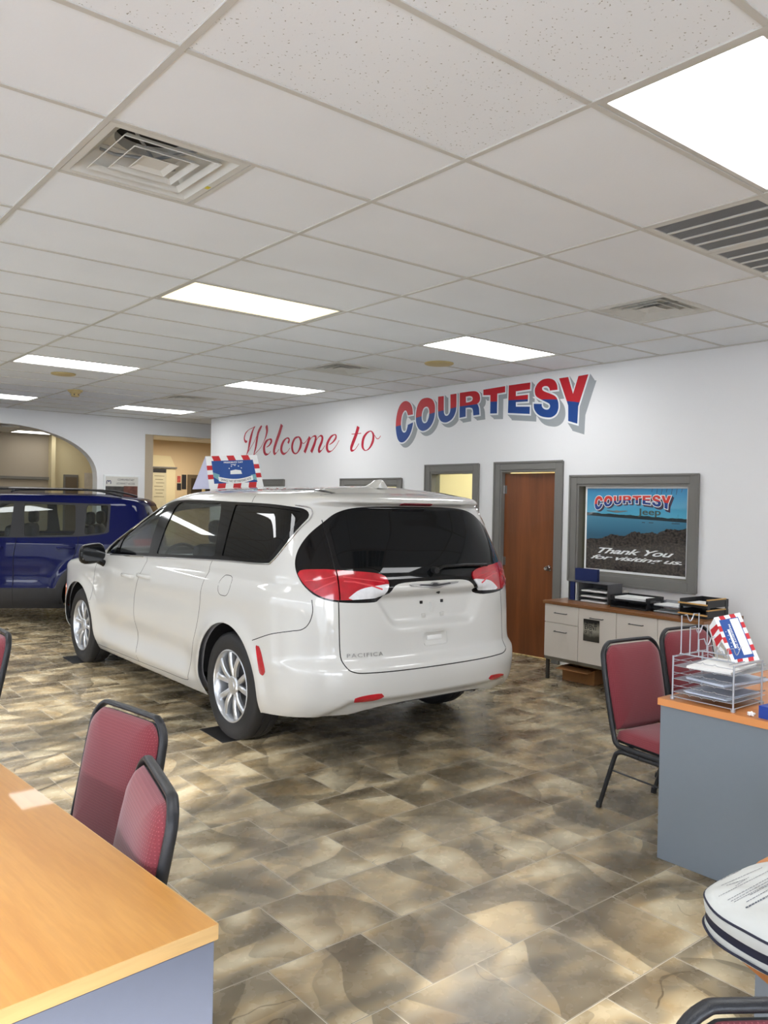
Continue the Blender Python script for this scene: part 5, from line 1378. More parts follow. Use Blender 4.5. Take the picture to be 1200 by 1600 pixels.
def make_chair(label, group='maroon stacking chairs'):
    t = thing('stacking_chair', label, 'chair', (0, 0, 0), 0, group)
    # back outline in the plane of the back: x across, s along it
    H0, H1 = 0.375, 0.885
    def back3(x, z, w=0.0):                   # w towards the front (-y)
        y = 0.165+(z-H0)/(H1-H0)*0.105
        return Vector((x, y-w, z))
    hw = 0.205
    outl = [(-0.200, 0.455), (-0.210, 0.60), (-0.209, 0.79), (-0.194, 0.842), (-0.162, 0.868), (-0.13, 0.873), (0, 0.874), (0.13, 0.873), (0.162, 0.868), (0.194, 0.842), (0.209, 0.79), (0.210, 0.60), (0.200, 0.455), (0.18, 0.438), (0, 0.432), (-0.18, 0.438)]
    sm = [tuple(p) for p in smooth_loop(outl, 3)]
    bm = BM(); puffed(bm, sm, lambda x, z, w: back3(x, z, 0.004+w), 0.042); o = bmobj('backrest', bm, M['maroon'], t, smooth=60); add_uv(o)
    bm = BM(); flat_poly(bm, [[(x*0.98, 0.625+(z-0.625)*0.98) for x, z in sm]], lambda x, z, w: back3(x, z, -0.012+w), 0.014); bmobj('back_shell', bm, mat('grey_back_panel', lin(74, 78, 80), 0.6), t)
    seat = [(-0.215, -0.20), (-0.20, -0.235), (-0.10, -0.25), (0, -0.252), (0.10, -0.25), (0.20, -0.235), (0.215, -0.20), (0.205, 0.0), (0.195, 0.16), (0.17, 0.185), (0, 0.19), (-0.17, 0.185), (-0.195, 0.16), (-0.205, 0.0)]
    ss = [tuple(p) for p in smooth_loop(seat, 3)]
    bm = BM(); puffed(bm, ss, lambda x, y, w: Vector((x, y, 0.388+w*1.0+(0.030 if w > 0.001 else 0.0))), 0.032); 
    o = bmobj('seat', bm, M['maroon'], t, smooth=60); add_uv(o)
    bm = BM(); flat_poly(bm, [[(x*0.97, y*0.97) for x, y in ss]], lambda x, y, w: Vector((x, y, 0.372+w)), 0.014); bmobj('seat_pan', bm, M['black'], t)
    # one tube: down one side of the back, over the top and down the other, then forward under the seat
    r = 0.0125
    path = [(-0.222, -0.20, 0.362), (-0.222, 0.10, 0.362), (-0.222, 0.150, 0.372), (-0.222, 0.172, 0.41)]
    for x, z in ((-0.224, 0.60), (-0.222, 0.79), (-0.208, 0.848), (-0.17, 0.882), (-0.12, 0.888), (0.12, 0.888), (0.17, 0.882), (0.208, 0.848), (0.222, 0.79), (0.224, 0.60)): path.append(tuple(back3(x, z, -0.006)))
    path += [(0.222, 0.172, 0.41), (0.222, 0.150, 0.372), (0.222, 0.10, 0.362), (0.222, -0.20, 0.362)]
    bm = BM(); tube(bm, catmull(path, 4), r, 10, flat=(0.010, 0.016)); bmobj('back_frame', bm, M['frameblk'], t, smooth=50)
    for s in (-1, 1):
        x = s*0.222
        bm = BM(); tube(bm, catmull([(x, 0.0, 0.338), (x, 0.10, 0.338), (x, 0.145, 0.325), (x, 0.170, 0.28), (x, 0.262, 0.012)], 5), r, 10, flat=(0.0115, 0.0125)); cyl(bm, (x, 0.262, 0.03), (x, 0.267, 0.0), 0.016, 12); bmobj('leg', bm, M['frameblk'], t, smooth=50)
        bm = BM(); tube(bm, catmull([(x, -0.003, 0.338), (x, -0.12, 0.338), (x, -0.165, 0.325), (x, -0.185, 0.28), (x, -0.235, 0.012)], 5), r, 10, flat=(0.0115, 0.0125)); cyl(bm, (x, -0.235, 0.03), (x, -0.238, 0.0), 0.016, 12); bmobj('leg', bm, M['frameblk'], t, smooth=50)
        bm = BM(); tube(bm, [(x, 0.187, 0.225), (x, -0.195, 0.225)], 0.005, 8); bmobj('stretcher', bm, M['frameblk'], t, smooth=50)
    bm = BM(); tube(bm, [(-0.222, -0.18, 0.352), (0.222, -0.18, 0.352)], 0.009, 8); tube(bm, [(-0.222, 0.12, 0.352), (0.222, 0.12, 0.352)], 0.009, 8); bmobj('seat_frame', bm, M['frameblk'], t, smooth=50)
    return t
CHAIRS = [((3.875, 2.345), -7, 'whole maroon chair with black legs facing the grey desk at the right'),
          ((4.56, 2.42), -8, 'maroon chair seen through the wire organizer, mostly hidden behind it'),
          ((0.840, 2.695), -80.4, 'farther of the two overlapping maroon chairs behind the left desk'),
          ((0.640, 2.105), -102.7, 'nearer of the two overlapping maroon chairs behind the left desk, overlapping the other'),
          ((0.905, 4.75), -90, 'maroon chair cut off by the left edge of the photo'),
          ((1.112, 0.300), -37, 'chair at the bottom right corner showing only the black curved top of its back')]
c0 = make_chair(CHAIRS[0][2]); c0.location = (*CHAIRS[0][0][:2], 0); c0.rotation_euler = (0, 0, radians(CHAIRS[0][1]))
for (xy, a, lab) in CHAIRS[1:]: dup(c0, (xy[0], xy[1], 0), radians(a), lab)

# ------------------------------------------------------------------ desks
def desk_top(bm, outline, z, th=0.032):
    flat_poly(bm, [outline], lambda u, v, w: Vector((u, v, z-th+w)), th)
# left desk: local origin at its near right corner, x to the left is negative
t = thing('office_desk', 'honey maple office desk with blue grey end panel at the bottom left', 'desk', (0.806, 1.512, 0), radians(4.0), 'office desks')
c_ = [(-0.0, 0.0), (0.0, 1.37), (-0.004, 1.40), (-0.02, 1.43), (-0.045, 1.447), (-0.09, 1.455), (-1.55, 1.455), (-1.55, 0.0)]
bm = BM(); desk_top(bm, c_, 0.745); top = bmobj('desktop', bm, M['deskwood'], t)
bm = BM(); b2(bm, (-1.55, -0.003, 0.7135), (0.0, 0.0, 0.7445)); b2(bm, (0.0, 0.0, 0.7135), (0.003, 1.37, 0.7445)); eb = bmobj('edge_band', bm, M['edgewood'], top)
bm = BM(); b2(bm, (-1.53, 0.004, 0.0), (-0.004, 0.030, 0.708), 0.002); bmobj('end_panel', bm, mat('blue_grey_laminate', lin(108, 114, 130), 0.5, noise=0.02, nscale=40), t)
bm = BM(); b2(bm, (-1.53, 1.40, 0.0), (-0.15, 1.425, 0.708), 0.002); bmobj('end_panel', bm, MATS['blue_grey_laminate'], t)
bm = BM(); b2(bm, (-0.78, 0.031, 0.20), (-0.76, 1.399, 0.708), 0.002); bmobj('modesty_panel', bm, MATS['blue_grey_laminate'], t)
# right desk
t = thing('office_desk', 'orange maple office desk with grey end panel carrying the wire organizer', 'desk', (3.372, 2.098, 0), radians(0.5), 'office desks')
bm = BM(); desk_top(bm, [(0, 0), (1.75, 0), (1.75, -0.78), (0, -0.78)], 0.745, 0.032); top = bmobj('desktop', bm, M['deskwood2'], t)
bm = BM(); b2(bm, (-0.003, -0.78, 0.7135), (0.0, 0.0, 0.7445)); bmobj('edge_band', bm, mat('orange_edge_band', lin(214, 142, 84), 0.45, noise=0.05, nscale=5), top)
bm = BM(); b2(bm, (0.006, -0.775, 0.0), (0.034, -0.010, 0.712), 0.002); bmobj('end_panel', bm, M['graydesk'], t)
bm = BM(); b2(bm, (1.70, -0.775, 0.0), (1.728, -0.010, 0.712), 0.002); bmobj('end_panel', bm, M['graydesk'], t)
bm = BM(); b2(bm, (0.035, -0.42, 0.25), (1.699, -0.40, 0.712), 0.002); bmobj('modesty_panel', bm, M['graydesk'], t)
# near right desk under the bag
t = thing('office_desk', 'orange maple desk corner at the right edge underneath the white zip bag', 'desk', (1.53, 0.70, 0), 0, 'office desks')
pts = [(0.015, -0.03), (0.09, 0.115), (0.135, 0.17), (0.20, 0.215), (0.30, 0.245), (0.50, 0.268), (1.50, 0.245), (1.45, -0.40), (-0.01, -0.40)]
bm = BM(); desk_top(bm, [tuple(p) for p in smooth_loop(pts, 4, (5, 6, 7, 8, 0))], 0.745, 0.032); bmobj('desktop', bm, M['deskwood2'], t)
bm = BM(); b2(bm, (0.35, -0.36, 0.0), (0.378, 0.20, 0.713), 0.002); bmobj('end_panel', bm, M['graydesk'], t)
bm = BM(); b2(bm, (1.40, -0.36, 0.0), (1.428, 0.20, 0.713), 0.002); bmobj('end_panel', bm, M['graydesk'], t)

# ------------------------------------------------------------------ low cabinet along the sign wall
CX0, CX1, CY0, CY1 = 5.975, 6.585, 3.34, 4.925
t = thing('credenza', 'long low cream cabinet with walnut top and steel legs below the framed poster', 'cabinet', (6.28, 4.13, 0))
def L(x, y, z): return (x-6.28, y-4.13, z)
bm = BM(); b2(bm, L(CX0+0.02, CY0+0.004, 0.215), L(CX1, CY1-0.004, 0.705)); bmobj('carcass', bm, M['cabinet'], t)
bm = BM(); b2(bm, L(CX0-0.012, CY0-0.012, 0.705), L(CX1+0.01, CY1+0.012, 0.733), 0.003); bmobj('top', bm, M['walnut'], t)
bm = BM(); b2(bm, L(CX0+0.015, CY0, 0.185), L(CX1, CY1, 0.2145)); bmobj('base_rail', bm, M['steel'], t)
for x in (CX0+0.03, CX1-0.04):
    for y in (CY0+0.03, CY1-0.03):
        bm = BM(); b2(bm, L(x-0.014, y-0.014, 0.0), L(x+0.014, y+0.014, 0.185), 0.002); bmobj('leg', bm, mat('dark_steel', (0.10, 0.10, 0.10), 0.4, metal=0.8), t)
def front(nm, y0, y1, z0, z1, pull=True):
    bm = BM(); b2(bm, L(CX0, y0+0.003, z0+0.003), L(CX0+0.019, y1-0.003, z1-0.003), 0.0015); d = bmobj(nm, bm, M['cabinet'], t)
    if pull:
        ym, zz = (y0+y1)/2, z1-0.075; bm = BM()
        tube(bm, [L(CX0, ym-0.065, zz), L(CX0-0.022, ym-0.065, zz), L(CX0-0.022, ym+0.065, zz), L(CX0, ym+0.065, zz)], 0.004, 8); bmobj('handle', bm, MATS['dark_steel'], d, smooth=50)
front('drawer', 4.535, 4.921, 0.535, 0.705); front('drawer', 4.535, 4.921, 0.215, 0.535)
front('door', 4.135, 4.535, 0.215, 0.705); front('door', 3.738, 4.135, 0.215, 0.705)
front('drawer', CY0, 3.738, 0.535, 0.705, False); front('door', CY0, 3.738, 0.215, 0.535, False)
# boxes on the floor under it
def carton(x, y, sx, sy, h, rz, label):
    t = thing('cardboard_box', label, 'box', (x, y, 0), rz, 'cardboard boxes under the cabinet')
    bm = BM(); th = 0.004
    b2(bm, (-sx/2, -sy/2, 0.0), (sx/2, sy/2, th)); b2(bm, (-sx/2, -sy/2, th), (-sx/2+th, sy/2, h)); b2(bm, (sx/2-th, -sy/2, th), (sx/2, sy/2, h))
    b2(bm, (-sx/2+th, -sy/2, th), (sx/2-th, -sy/2+th, h)); b2(bm, (-sx/2+th, sy/2-th, th), (sx/2-th, sy/2, h)); bmobj('carton', bm, M['cardboard'], t)
    for s, rot in ((1, 0.5), (-1, -0.15)):
        bm = BM(); w = sx*0.45; v = [(-0.0, -sy/2, 0), (0, sy/2, 0), (s*w, sy/2, 0), (s*w, -sy/2, 0)]
        extrude_outline(bm, v, (0, 0, 0.003)); o = bmobj('flap', bm, M['cardboard'], t); o.location = (s*sx/2, 0, h); o.rotation_euler = (0, -s*abs(rot)*(0.25 if s > 0 else 1)*(1 if s > 0 else -1), 0)
carton(6.22, 4.62, 0.26, 0.34, 0.135, radians(4), 'open brown cardboard box under the left part of the cream cabinet')
carton(5.62, 3.28, 0.28, 0.42, 0.18, radians(-4), 'brown box on the floor between the maroon chair and the grey desk')

# ------------------------------------------------------------------ things on the cabinet
def paper_stack(loc, sx, sy, h, rz, label, name='paper_stack', cat='papers', m=None, tilt=0.0, group=None):
    bm = BM(); rnd = random.Random(len(label)); n = max(2, int(h/0.003)); z = 0
    for i in range(n):
        dx, dy, a = rnd.uniform(-.004, .004), rnd.uniform(-.004, .004), rnd.uniform(-.02, .02)
        bx(bm, (dx, dy, z+h/n/2), (sx, sy, h/n*0.9), 0, (0, 0, a)) if False else None
        vs = bx(bm, (0, 0, 0), (sx, sy, h/n*0.9)); bmesh.ops.rotate(bm, cent=(0, 0, 0), matrix=Euler((0, 0, a)).to_matrix(), verts=vs); bmesh.ops.translate(bm, vec=(dx, dy, z+h/n/2), verts=vs)
        z += h/n
    o = bmobj(name, bm, m or M['paper']); o.location = loc; o.rotation_euler = (0, tilt, rz); tag(o, label, cat, group); o['kind'] = 'stuff' if False else None
    del o['kind']; return o
CT = 0.7335
# smoky plastic sorter with three shelves and a folder pocket at its left end
t = thing('desk_sorter', 'smoky plastic three-shelf sorter at the left end of the cream cabinet', 'desk sorter', (6.30, 4.60, CT))
bm = BM(); D, Wd = 0.22, 0.44                     # x depth, y width
b2(bm, (-D/2, -Wd/2, 0), (D/2, Wd/2, 0.005)); b2(bm, (-D/2, -Wd/2, 0.175), (D/2, Wd/2, 0.180)); b2(bm, (D/2-0.004, -Wd/2, 0.005), (D/2, Wd/2, 0.175))
for y in (-Wd/2, 0.10, Wd/2-0.005): b2(bm, (-D/2, y, 0.005), (D/2-0.004, y+0.005, 0.175))
bmobj('case', bm, M['smoke'], t)
for z in (0.045, 0.095): 
    bm = BM(); b2(bm, (-D/2, -Wd/2+0.005, z), (D/2-0.004, 0.10, z+0.003)); bmobj('shelf', bm, M['smoke'], t)
for k, z in enumerate((0.0055, 0.0485, 0.0985)):
    paper_stack((6.285, 4.535, CT+z), 0.20, 0.27, 0.012, 0, ['lowest', 'middle', 'topmost'][k]+' sheaf of paper inside the smoky three-shelf sorter', group='papers in the smoky sorter')
bm = BM(); lp = [(0, 0), (0.0, 0.165)]+[(0.10*sin(a)*0.9, 0.165-0.165*(a/(pi/2))) for a in np.linspace(0.9, pi/2, 8)]
flat_poly(bm, [[(-0.10, 0.0), (-0.10, 0.165), (0.09, 0.165), (0.09, 0.0)]], lambda u, v, w: Vector((u, w, v)), 0.010); o = bmobj('folder', bm, M['paper']); o.location = (6.30, 4.735, CT+0.0055); tag(o, 'white papers standing in the left pocket of the smoky sorter', 'folder')
bm = BM(); flat_poly(bm, [[(-0.105, 0.0), (-0.105, 0.168), (-0.06, 0.11), (-0.05, 0.06), (-0.07, 0.0)]], lambda u, v, w: Vector((u, w, v)), 0.05); o = bmobj('folder', bm, M['navy']); o.location = (6.30, 4.752, CT+0.0055); tag(o, 'navy folder leaning in the left pocket of the smoky sorter', 'folder')
bm = BM(); b2(bm, (-0.02, -0.125, 0), (0.02, 0.125, 0.115), 0.002); o = bmobj('brochure_box', bm, M['navy']); o.location = (6.33, 4.715, CT+0.1805); tag(o, 'dark blue box standing on top of the smoky sorter', 'box')
# little speckled stone figure
bm = BM(); bmesh.ops.create_icosphere(bm, subdivisions=3, radius=0.028)
for v in bm.verts: v.co = v.co*(1+0.35*sin(9*v.co.x*30)*0.2+0.25*cos(v.co.z*90)*0.3); v.co.z = v.co.z*1.1+0.03
o = bmobj('figurine', bm, mat('speckled_stone', (0.35, 0.33, 0.30), 0.6, noise=1.0, nscale=45), smooth=70); o.location = (6.42, 4.345, CT+0.062); tag(o, 'small speckled ornament behind the black paper tray', 'ornament')
bm = BM(); b2(bm, (-0.07, -0.05, 0), (0.07, 0.05, 0.06), 0.004); o = bmobj('ornament_box', bm, M['black']); o.location = (6.42, 4.345, CT+0.0); tag(o, 'small black box under the speckled ornament', 'box')
def tray(name, label, x, y, sx, sy, h, tiers, m, rim=None, th=0.003, rz=0.0):
    t = thing(name, label, 'paper tray', (x, y, CT), rz)
    for k in range(tiers):
        z = k*h; bm = BM()
        b2(bm, (-sx/2, -sy/2, z), (sx/2, sy/2, z+th)); hh = h*0.72
        b2(bm, (sx/2-th, -sy/2, z+th), (sx/2, sy/2, z+hh)); b2(bm, (-sx/2, -sy/2, z+th), (sx/2-th, -sy/2+th, z+hh)); b2(bm, (-sx/2, sy/2-th, z+th), (sx/2-th, sy/2, z+hh))
        b2(bm, (-sx/2, -sy/2+th, z+th), (-sx/2+th, sy/2-th, z+hh*0.35))
        tr = bmobj('tray', bm, m, t)
        if rim:
            bm = BM(); b2(bm, (-sx/2-0.012, -sy/2-0.01, z+hh*0.35), (-sx/2+0.006, sy/2+0.01, z+hh*0.35+0.012), 0.002); b2(bm, (-sx/2+0.006, -sy/2-0.010, z+hh), (sx/2-0.05, -sy/2+0.004, z+hh+0.010), 0.002); bmobj('wooden_rim', bm, rim, tr)
    if tiers > 1:
        for s1 in (-1, 1):
            for s2 in (-1, 1):
                bm = BM(); b2(bm, (s1*(sx/2-0.03)-0.02, s2*(sy/2+0.002)-0.002, 0.0), (s1*(sx/2-0.03)+0.02, s2*(sy/2+0.002)+0.002, (tiers-1)*h+h*0.6)); bmobj('riser', bm, m, t)
    return t
tray('paper_tray', 'black two-tier paper tray in the middle of the cream cabinet', 6.25, 4.12, 0.27, 0.36, 0.062, 2, M['trayblk'])
paper_stack((6.235, 4.12, CT+0.066), 0.21, 0.29, 0.030, 0.05, 'thick white stack of paper in the black two-tier tray')
tray('paper_tray', 'clear plastic two-tier paper tray between the black and the wood-trimmed tray', 6.27, 3.785, 0.25, 0.27, 0.050, 2, M['acrylic'])
paper_stack((6.255, 3.77, CT+0.054), 0.20, 0.24, 0.012, -0.06, 'thin sheaf of paper in the upper clear plastic tray')
paper_stack((6.255, 3.77, CT+0.004), 0.20, 0.24, 0.008, 0.03, 'thin sheaf of paper in the lower clear plastic tray')
tray('paper_tray', 'black two-tier paper tray with pale wooden rims at the right end of the cabinet', 6.27, 3.50, 0.32, 0.24, 0.085, 2, M['trayblk'], mat('pale_wood_rim', lin(206, 162, 98), 0.5, noise=0.06, nscale=15), rz=radians(-3))
paper_stack((6.245, 3.50, CT+0.0885), 0.24, 0.19, 0.024, 0.0, 'white papers in the upper wood-rimmed black tray')
# printed card on the cabinet door
def colour_nodes(name, stops, axis='X', rough=0.5, nz=0.0):
    m = bpy.data.materials.new(name); m.use_nodes = True; t_ = m.node_tree; p = t_.nodes['Principled BSDF']; p.inputs['Roughness'].default_value = rough
    tcn = N(t_, 'ShaderNodeTexCoord'); s_ = N(t_, 'ShaderNodeSeparateXYZ'); t_.links.new(tcn.outputs['Generated'], s_.inputs[0]); r_ = ramp(t_, stops)
    if nz:
        n = N(t_, 'ShaderNodeTexNoise'); n.inputs['Scale'].default_value = 6; n.inputs['Detail'].default_value = 5; t_.links.new(tcn.outputs['Generated'], n.inputs['Vector'])
        a = N(t_, 'ShaderNodeMath', operation='MULTIPLY_ADD'); t_.links.new(n.outputs['Fac'], a.inputs[0]); a.inputs[1].default_value = nz; t_.links.new(s_.outputs[axis], a.inputs[2]); t_.links.new(a.outputs[0], r_.inputs[0])
    else: t_.links.new(s_.outputs[axis], r_.inputs[0])
    t_.links.new(r_.outputs[0], p.inputs['Base Color']); return m
t = thing('door_card', 'dark printed card reading EVENT stuck to a cream cabinet door', 'sign', (CX0-0.004, 4.39, 0.52))
bm = BM(); b2(bm, (-0.001, -0.085, -0.10), (0.0025, 0.085, 0.095)); bmobj('card', bm, colour_nodes('dark_print', [(0.0, lin(48, 46, 42)), (0.35, lin(70, 68, 60)), (0.62, lin(168, 164, 148)), (0.8, lin(150, 146, 130)), (1.0, lin(40, 38, 36))], 'Z', 0.3, 0.25), t)
for s_, v0, v1, u0, u1 in (('THE MUST SEE', 0.055, 0.078, -0.068, 0.060), ('EVENT', 0.005, 0.047, -0.068, 0.062), ('OF THE', -0.030, -0.004, -0.068, 0.01)):
    bm = BM(); text_into(bm, s_, lambda u, v: Vector((-0.0022, -u, v)), (u0, v0, u1, v1), 0.02); bmobj('lettering', bm, M['darkink'], t)

# ------------------------------------------------------------------ framed poster in the first window
PX = XR+0.030
def ppt(px, py): p = onx(px, py, PX); return np.array([p.y, p.z])
zp = lambda a, b: (880+a/5.217, 740+b/5.217)
tl, tr_, br, bl = ppt(*zp(133, 80)), ppt(*zp(1062, 74)), ppt(*zp(1050, 893)), ppt(*zp(126, 783))
y_l, y_r = 4.99, 3.872; zt, zb = 1.815, 0.985
t = thing('poster', 'framed harbour poster reading COURTESY, Jeep and Thank You for visiting us', 'poster', (PX, (y_l+y_r)/2, (zt+zb)/2))
OY, OZ = (y_l+y_r)/2, (zt+zb)/2
def P3(y, z, w=0.0): return Vector((-w, y-OY, z-OZ))
bm = BM(); hw_, hh_ = (y_l-y_r)/2, (zt-zb)/2
b2(bm, (-0.004, -hw_, -hh_), (0.004, hw_, hh_)); bmobj('board', bm, M['whiteink'], t)
b_ = 0.022
def harbour_print():
    m = bpy.data.materials.new('harbour_print'); m.use_nodes = True; t_ = m.node_tree; p = t_.nodes['Principled BSDF']; Lk = t_.links.new
    p.inputs['Roughness'].default_value = 0.12; p.inputs['Coat Weight'].default_value = 1.0; p.inputs['Coat Roughness'].default_value = 0.02
    tcn = N(t_, 'ShaderNodeTexCoord'); s_ = N(t_, 'ShaderNodeSeparateXYZ'); Lk(tcn.outputs['Generated'], s_.inputs[0])
    sky = ramp(t_, [(0.66, lin(96, 178, 208)), (1.0, lin(58, 140, 190))]); Lk(s_.outputs['Z'], sky.inputs[0])
    sea = ramp(t_, [(0.42, lin(62, 104, 128)), (0.66, lin(84, 142, 170))]); Lk(s_.outputs['Z'], sea.inputs[0])
    def mth(op, a, b, c=None):
        n = N(t_, 'ShaderNodeMath', operation=op)
        for i, v in enumerate((a, b, c)):
            if v is None: continue
            if isinstance(v, (int, float)): n.inputs[i].default_value = v
            else: Lk(v, n.inputs[i])
        return n.outputs[0]
    nn = N(t_, 'ShaderNodeTexNoise'); nn.inputs['Scale'].default_value = 9; nn.inputs['Detail'].default_value = 6; Lk(tcn.outputs['Generated'], nn.inputs['Vector'])
    n2 = N(t_, 'ShaderNodeTexNoise'); n2.inputs['Scale'].default_value = 40; n2.inputs['Detail'].default_value = 4; Lk(tcn.outputs['Generated'], n2.inputs['Vector'])
    u = mth('SUBTRACT', 1.0, s_.outputs['Y'])
    # far tree line, water, gravel shore rising to the right
    hor = mth('MULTIPLY_ADD', u, -0.05, 0.685); hor2 = mth('ADD', hor, mth('MULTIPLY', nn.outputs['Fac'], 0.035))
    m1 = N(t_, 'ShaderNodeMix', data_type='RGBA'); Lk(mth('LESS_THAN', s_.outputs['Z'], hor2), m1.inputs['Factor']); Lk(sky.outputs[0], m1.inputs['A']); m1.inputs['B'].default_value = (*lin(52, 62, 66), 1)
    m2 = N(t_, 'ShaderNodeMix', data_type='RGBA'); Lk(mth('LESS_THAN', s_.outputs['Z'], mth('SUBTRACT', hor, 0.022)), m2.inputs['Factor']); Lk(m1.outputs['Result'], m2.inputs['A']); Lk(sea.outputs[0], m2.inputs['B'])
    sh = mth('MULTIPLY_ADD', u, 0.17, 0.375); sh2 = mth('ADD', sh, mth('MULTIPLY', mth('SUBTRACT', nn.outputs['Fac'], 0.5), 0.14))
    gr = ramp(t_, [(0.35, lin(44, 42, 42)), (0.65, lin(86, 78, 72))]); Lk(n2.outputs['Fac'], gr.inputs[0])
    m3 = N(t_, 'ShaderNodeMix', data_type='RGBA'); Lk(mth('LESS_THAN', s_.outputs['Z'], sh2), m3.inputs['Factor']); Lk(m2.outputs['Result'], m3.inputs['A']); Lk(gr.outputs[0], m3.inputs['B'])
    Lk(m3.outputs['Result'], p.inputs['Base Color']); return m
bm = BM(); b2(bm, (-0.0055, -hw_+b_, -hh_+b_), (-0.0041, hw_-b_, hh_-b_)); pr = bmobj('print', bm, harbour_print(), t)
PD = mat('dark_print_detail', lin(40, 48, 56), 0.4)
def printed(pts, r):      # thin printed stroke on the poster
    bm = BM(); tube(bm, [P3(a, b, 0.0058) for a, b in pts], r, 4, flat=(r, 0.0003) if abs(pts[0][1]-pts[-1][1]) > 0.004 else (0.0003, r)); bmobj('print_detail', bm, PD, t)
for k in range(7): y = y_r+0.07+0.05*k; printed([(y, zt-b_-0.002), (y+0.01, zt-b_-0.035-0.02*(k % 3))], 0.0022)
for y, h in ((3.98, 0.075), (3.995, 0.05), (4.03, 0.045)): printed([(y, 1.485), (y, 1.485+h)], 0.0010)
for y, w in ((4.0, 0.05), (4.25, 0.03), (4.33, 0.02)): printed([(y-w*0.8, 1.477), (y+w*0.8, 1.4772)], 0.003)
# small arched word: the wall lettering scaled onto the poster
A0, A1 = wall_pt(*Z1(62, 660)), wall_pt(*Z1(2187, 105)); ys0, ys1 = A0[0], A1[0]
q0, q1 = ppt(*zp(262, 200))[0], ppt(*zp(885, 200))[0]
zc_big = wall_pt(*Z1(1103, 408))[1]; zc_small = ppt(*zp(590, 190))[1]-0.028; k_ = (q1-q0)/(ys1-ys0)
ow_ = 0.010
build_word(LET, Z1, lambda px, py: (lambda w: np.array([q0+(w[0]-ys0)*k_, zc_small+(w[1]-zc_big)*k_*0.92]))(wall_pt(px, py)),
           [lambda u, v: P3(u, v, 0.0066), lambda u, v: P3(u, v, 0.0076), lambda u, v: P3(u, v, 0.0086)], t, [mat('poster_red', lin(214, 70, 60), 0.3), mat('poster_blue', lin(44, 74, 140), 0.3), M['signwhite'], mat('poster_shadow', lin(70, 60, 80), 0.4)], 0.0065)
def pbox(a0, b0, a1, b1):
    p0, p1 = ppt(*zp(a0, b1)), ppt(*zp(a1, b0)); return p0, p1
p0, p1 = pbox(610, 288, 800, 352)
bm = BM(); text_into(bm, 'Jeep', lambda u, v: P3(u, v, 0.0066), (p0[0], p0[1], p1[0], p1[1]), 0.02); bmobj('lettering', bm, mat('olive_ink', lin(70, 84, 74), 0.4), t)
c = ppt(*zp(440, 309)); bm = BM(); ol = [(a*0.42, b*0.55) for a, b in outl] if False else None
wg = up+lo+[(-a, b) for a, b in lo[::-1][1:]]+[(-a, b) for a, b in up[::-1][:-1]]
poly_fill(bm, lambda u, v: P3(c[0]-u*0.55, c[1]+v*0.7, 0.0066), [[np.array(q) for q in wg]]); bmobj('winged_badge', bm, M['steel'], t)
def slant_text(s_, a0, b0, a1, b1, drop):
    p0, p1 = ppt(*zp(a0, b1)), ppt(*zp(a1, b0)); w = p1[0]-p0[0]
    q0_, q1_ = ppt(*zp(a0, b1)), ppt(*zp(a1, b1+drop)); hgt = ppt(*zp(a0, b0))[1]-q0_[1]
    bm = BM(); text_into(bm, s_, lambda u, v: P3(q0_[0]+(q1_[0]-q0_[0])*u, q0_[1]+(q1_[1]-q0_[1])*u+v*hgt, 0.0066), (0, 0, 1, 1), 0.018, shear=0.5, spacing=0.92); bmobj('lettering', bm, M['whiteink'], t)
slant_text('Thank You', 285, 600, 905, 645, 42); slant_text('for visiting us.', 225, 655, 972, 700, 58)

# ------------------------------------------------------------------ wire organizer on the right desk
DT = 0.7455
OX0, OX1, OY0, OY1 = 3.405, 3.660, 1.755, 2.045
t = thing('wire_organizer', 'silver wire desk organizer with paper trays and stepped dividers on the grey desk', 'organizer', ((OX0+OX1)/2, (OY0+OY1)/2, DT))
def O(x, y, z): return Vector((x-(OX0+OX1)/2, y-(OY0+OY1)/2, z))
r = 0.0042
for x in (OX0, OX1):
    bm = BM(); hgt = 0.20 if x == OX0 else 0.20
    tube(bm, [O(x, OY1, 0.0), O(x, OY1, hgt-0.01), O(x, OY1-0.0, hgt)], r, 8); tube(bm, [O(x, OY0, 0.0), O(x, OY0, hgt)], r, 8)
    for y in (OY0, OY1): cyl(bm, O(x, y, 0.0), O(x, y, 0.012), 0.010, 10)
    tube(bm, [O(x, OY0, 0.012), O(x, OY1, 0.012)], 0.0022, 6); bmobj('upright_frame', bm, M['wire'], t, smooth=50)
for y in (OY0, OY1):
    bm = BM(); tube(bm, [O(OX0, y, 0.196), O(OX1, y, 0.196)], r, 8); tube(bm, [O(OX0, y, 0.012), O(OX1, y, 0.012)], 0.0022, 6); bmobj('upright_frame', bm, M['wire'], t, smooth=50)
mesh_m = bpy.data.materials.new('wire_mesh_sheet'); mesh_m.use_nodes = True; _t = mesh_m.node_tree; _p = _t.nodes['Principled BSDF']
_p.inputs['Base Color'].default_value = (*lin(176, 180, 188), 1); _p.inputs['Metallic'].default_value = 0.4; _p.inputs['Roughness'].default_value = 0.45
_g = N(_t, 'ShaderNodeTexCoord'); _b = N(_t, 'ShaderNodeTexBrick'); _b.inputs['Scale'].default_value = 230; _b.offset = 0.0; _b.inputs['Mortar Size'].default_value = 0.16
_b.inputs['Brick Width'].default_value = 1.0; _b.inputs['Row Height'].default_value = 1.0; _b.inputs['Color1'].default_value = (0, 0, 0, 1); _b.inputs['Color2'].default_value = (0, 0, 0, 1); _b.inputs['Mortar'].default_value = (1, 1, 1, 1)
_t.links.new(_g.outputs['Object'], _b.inputs['Vector']); _t.links.new(_b.outputs['Color'], _p.inputs['Alpha'])
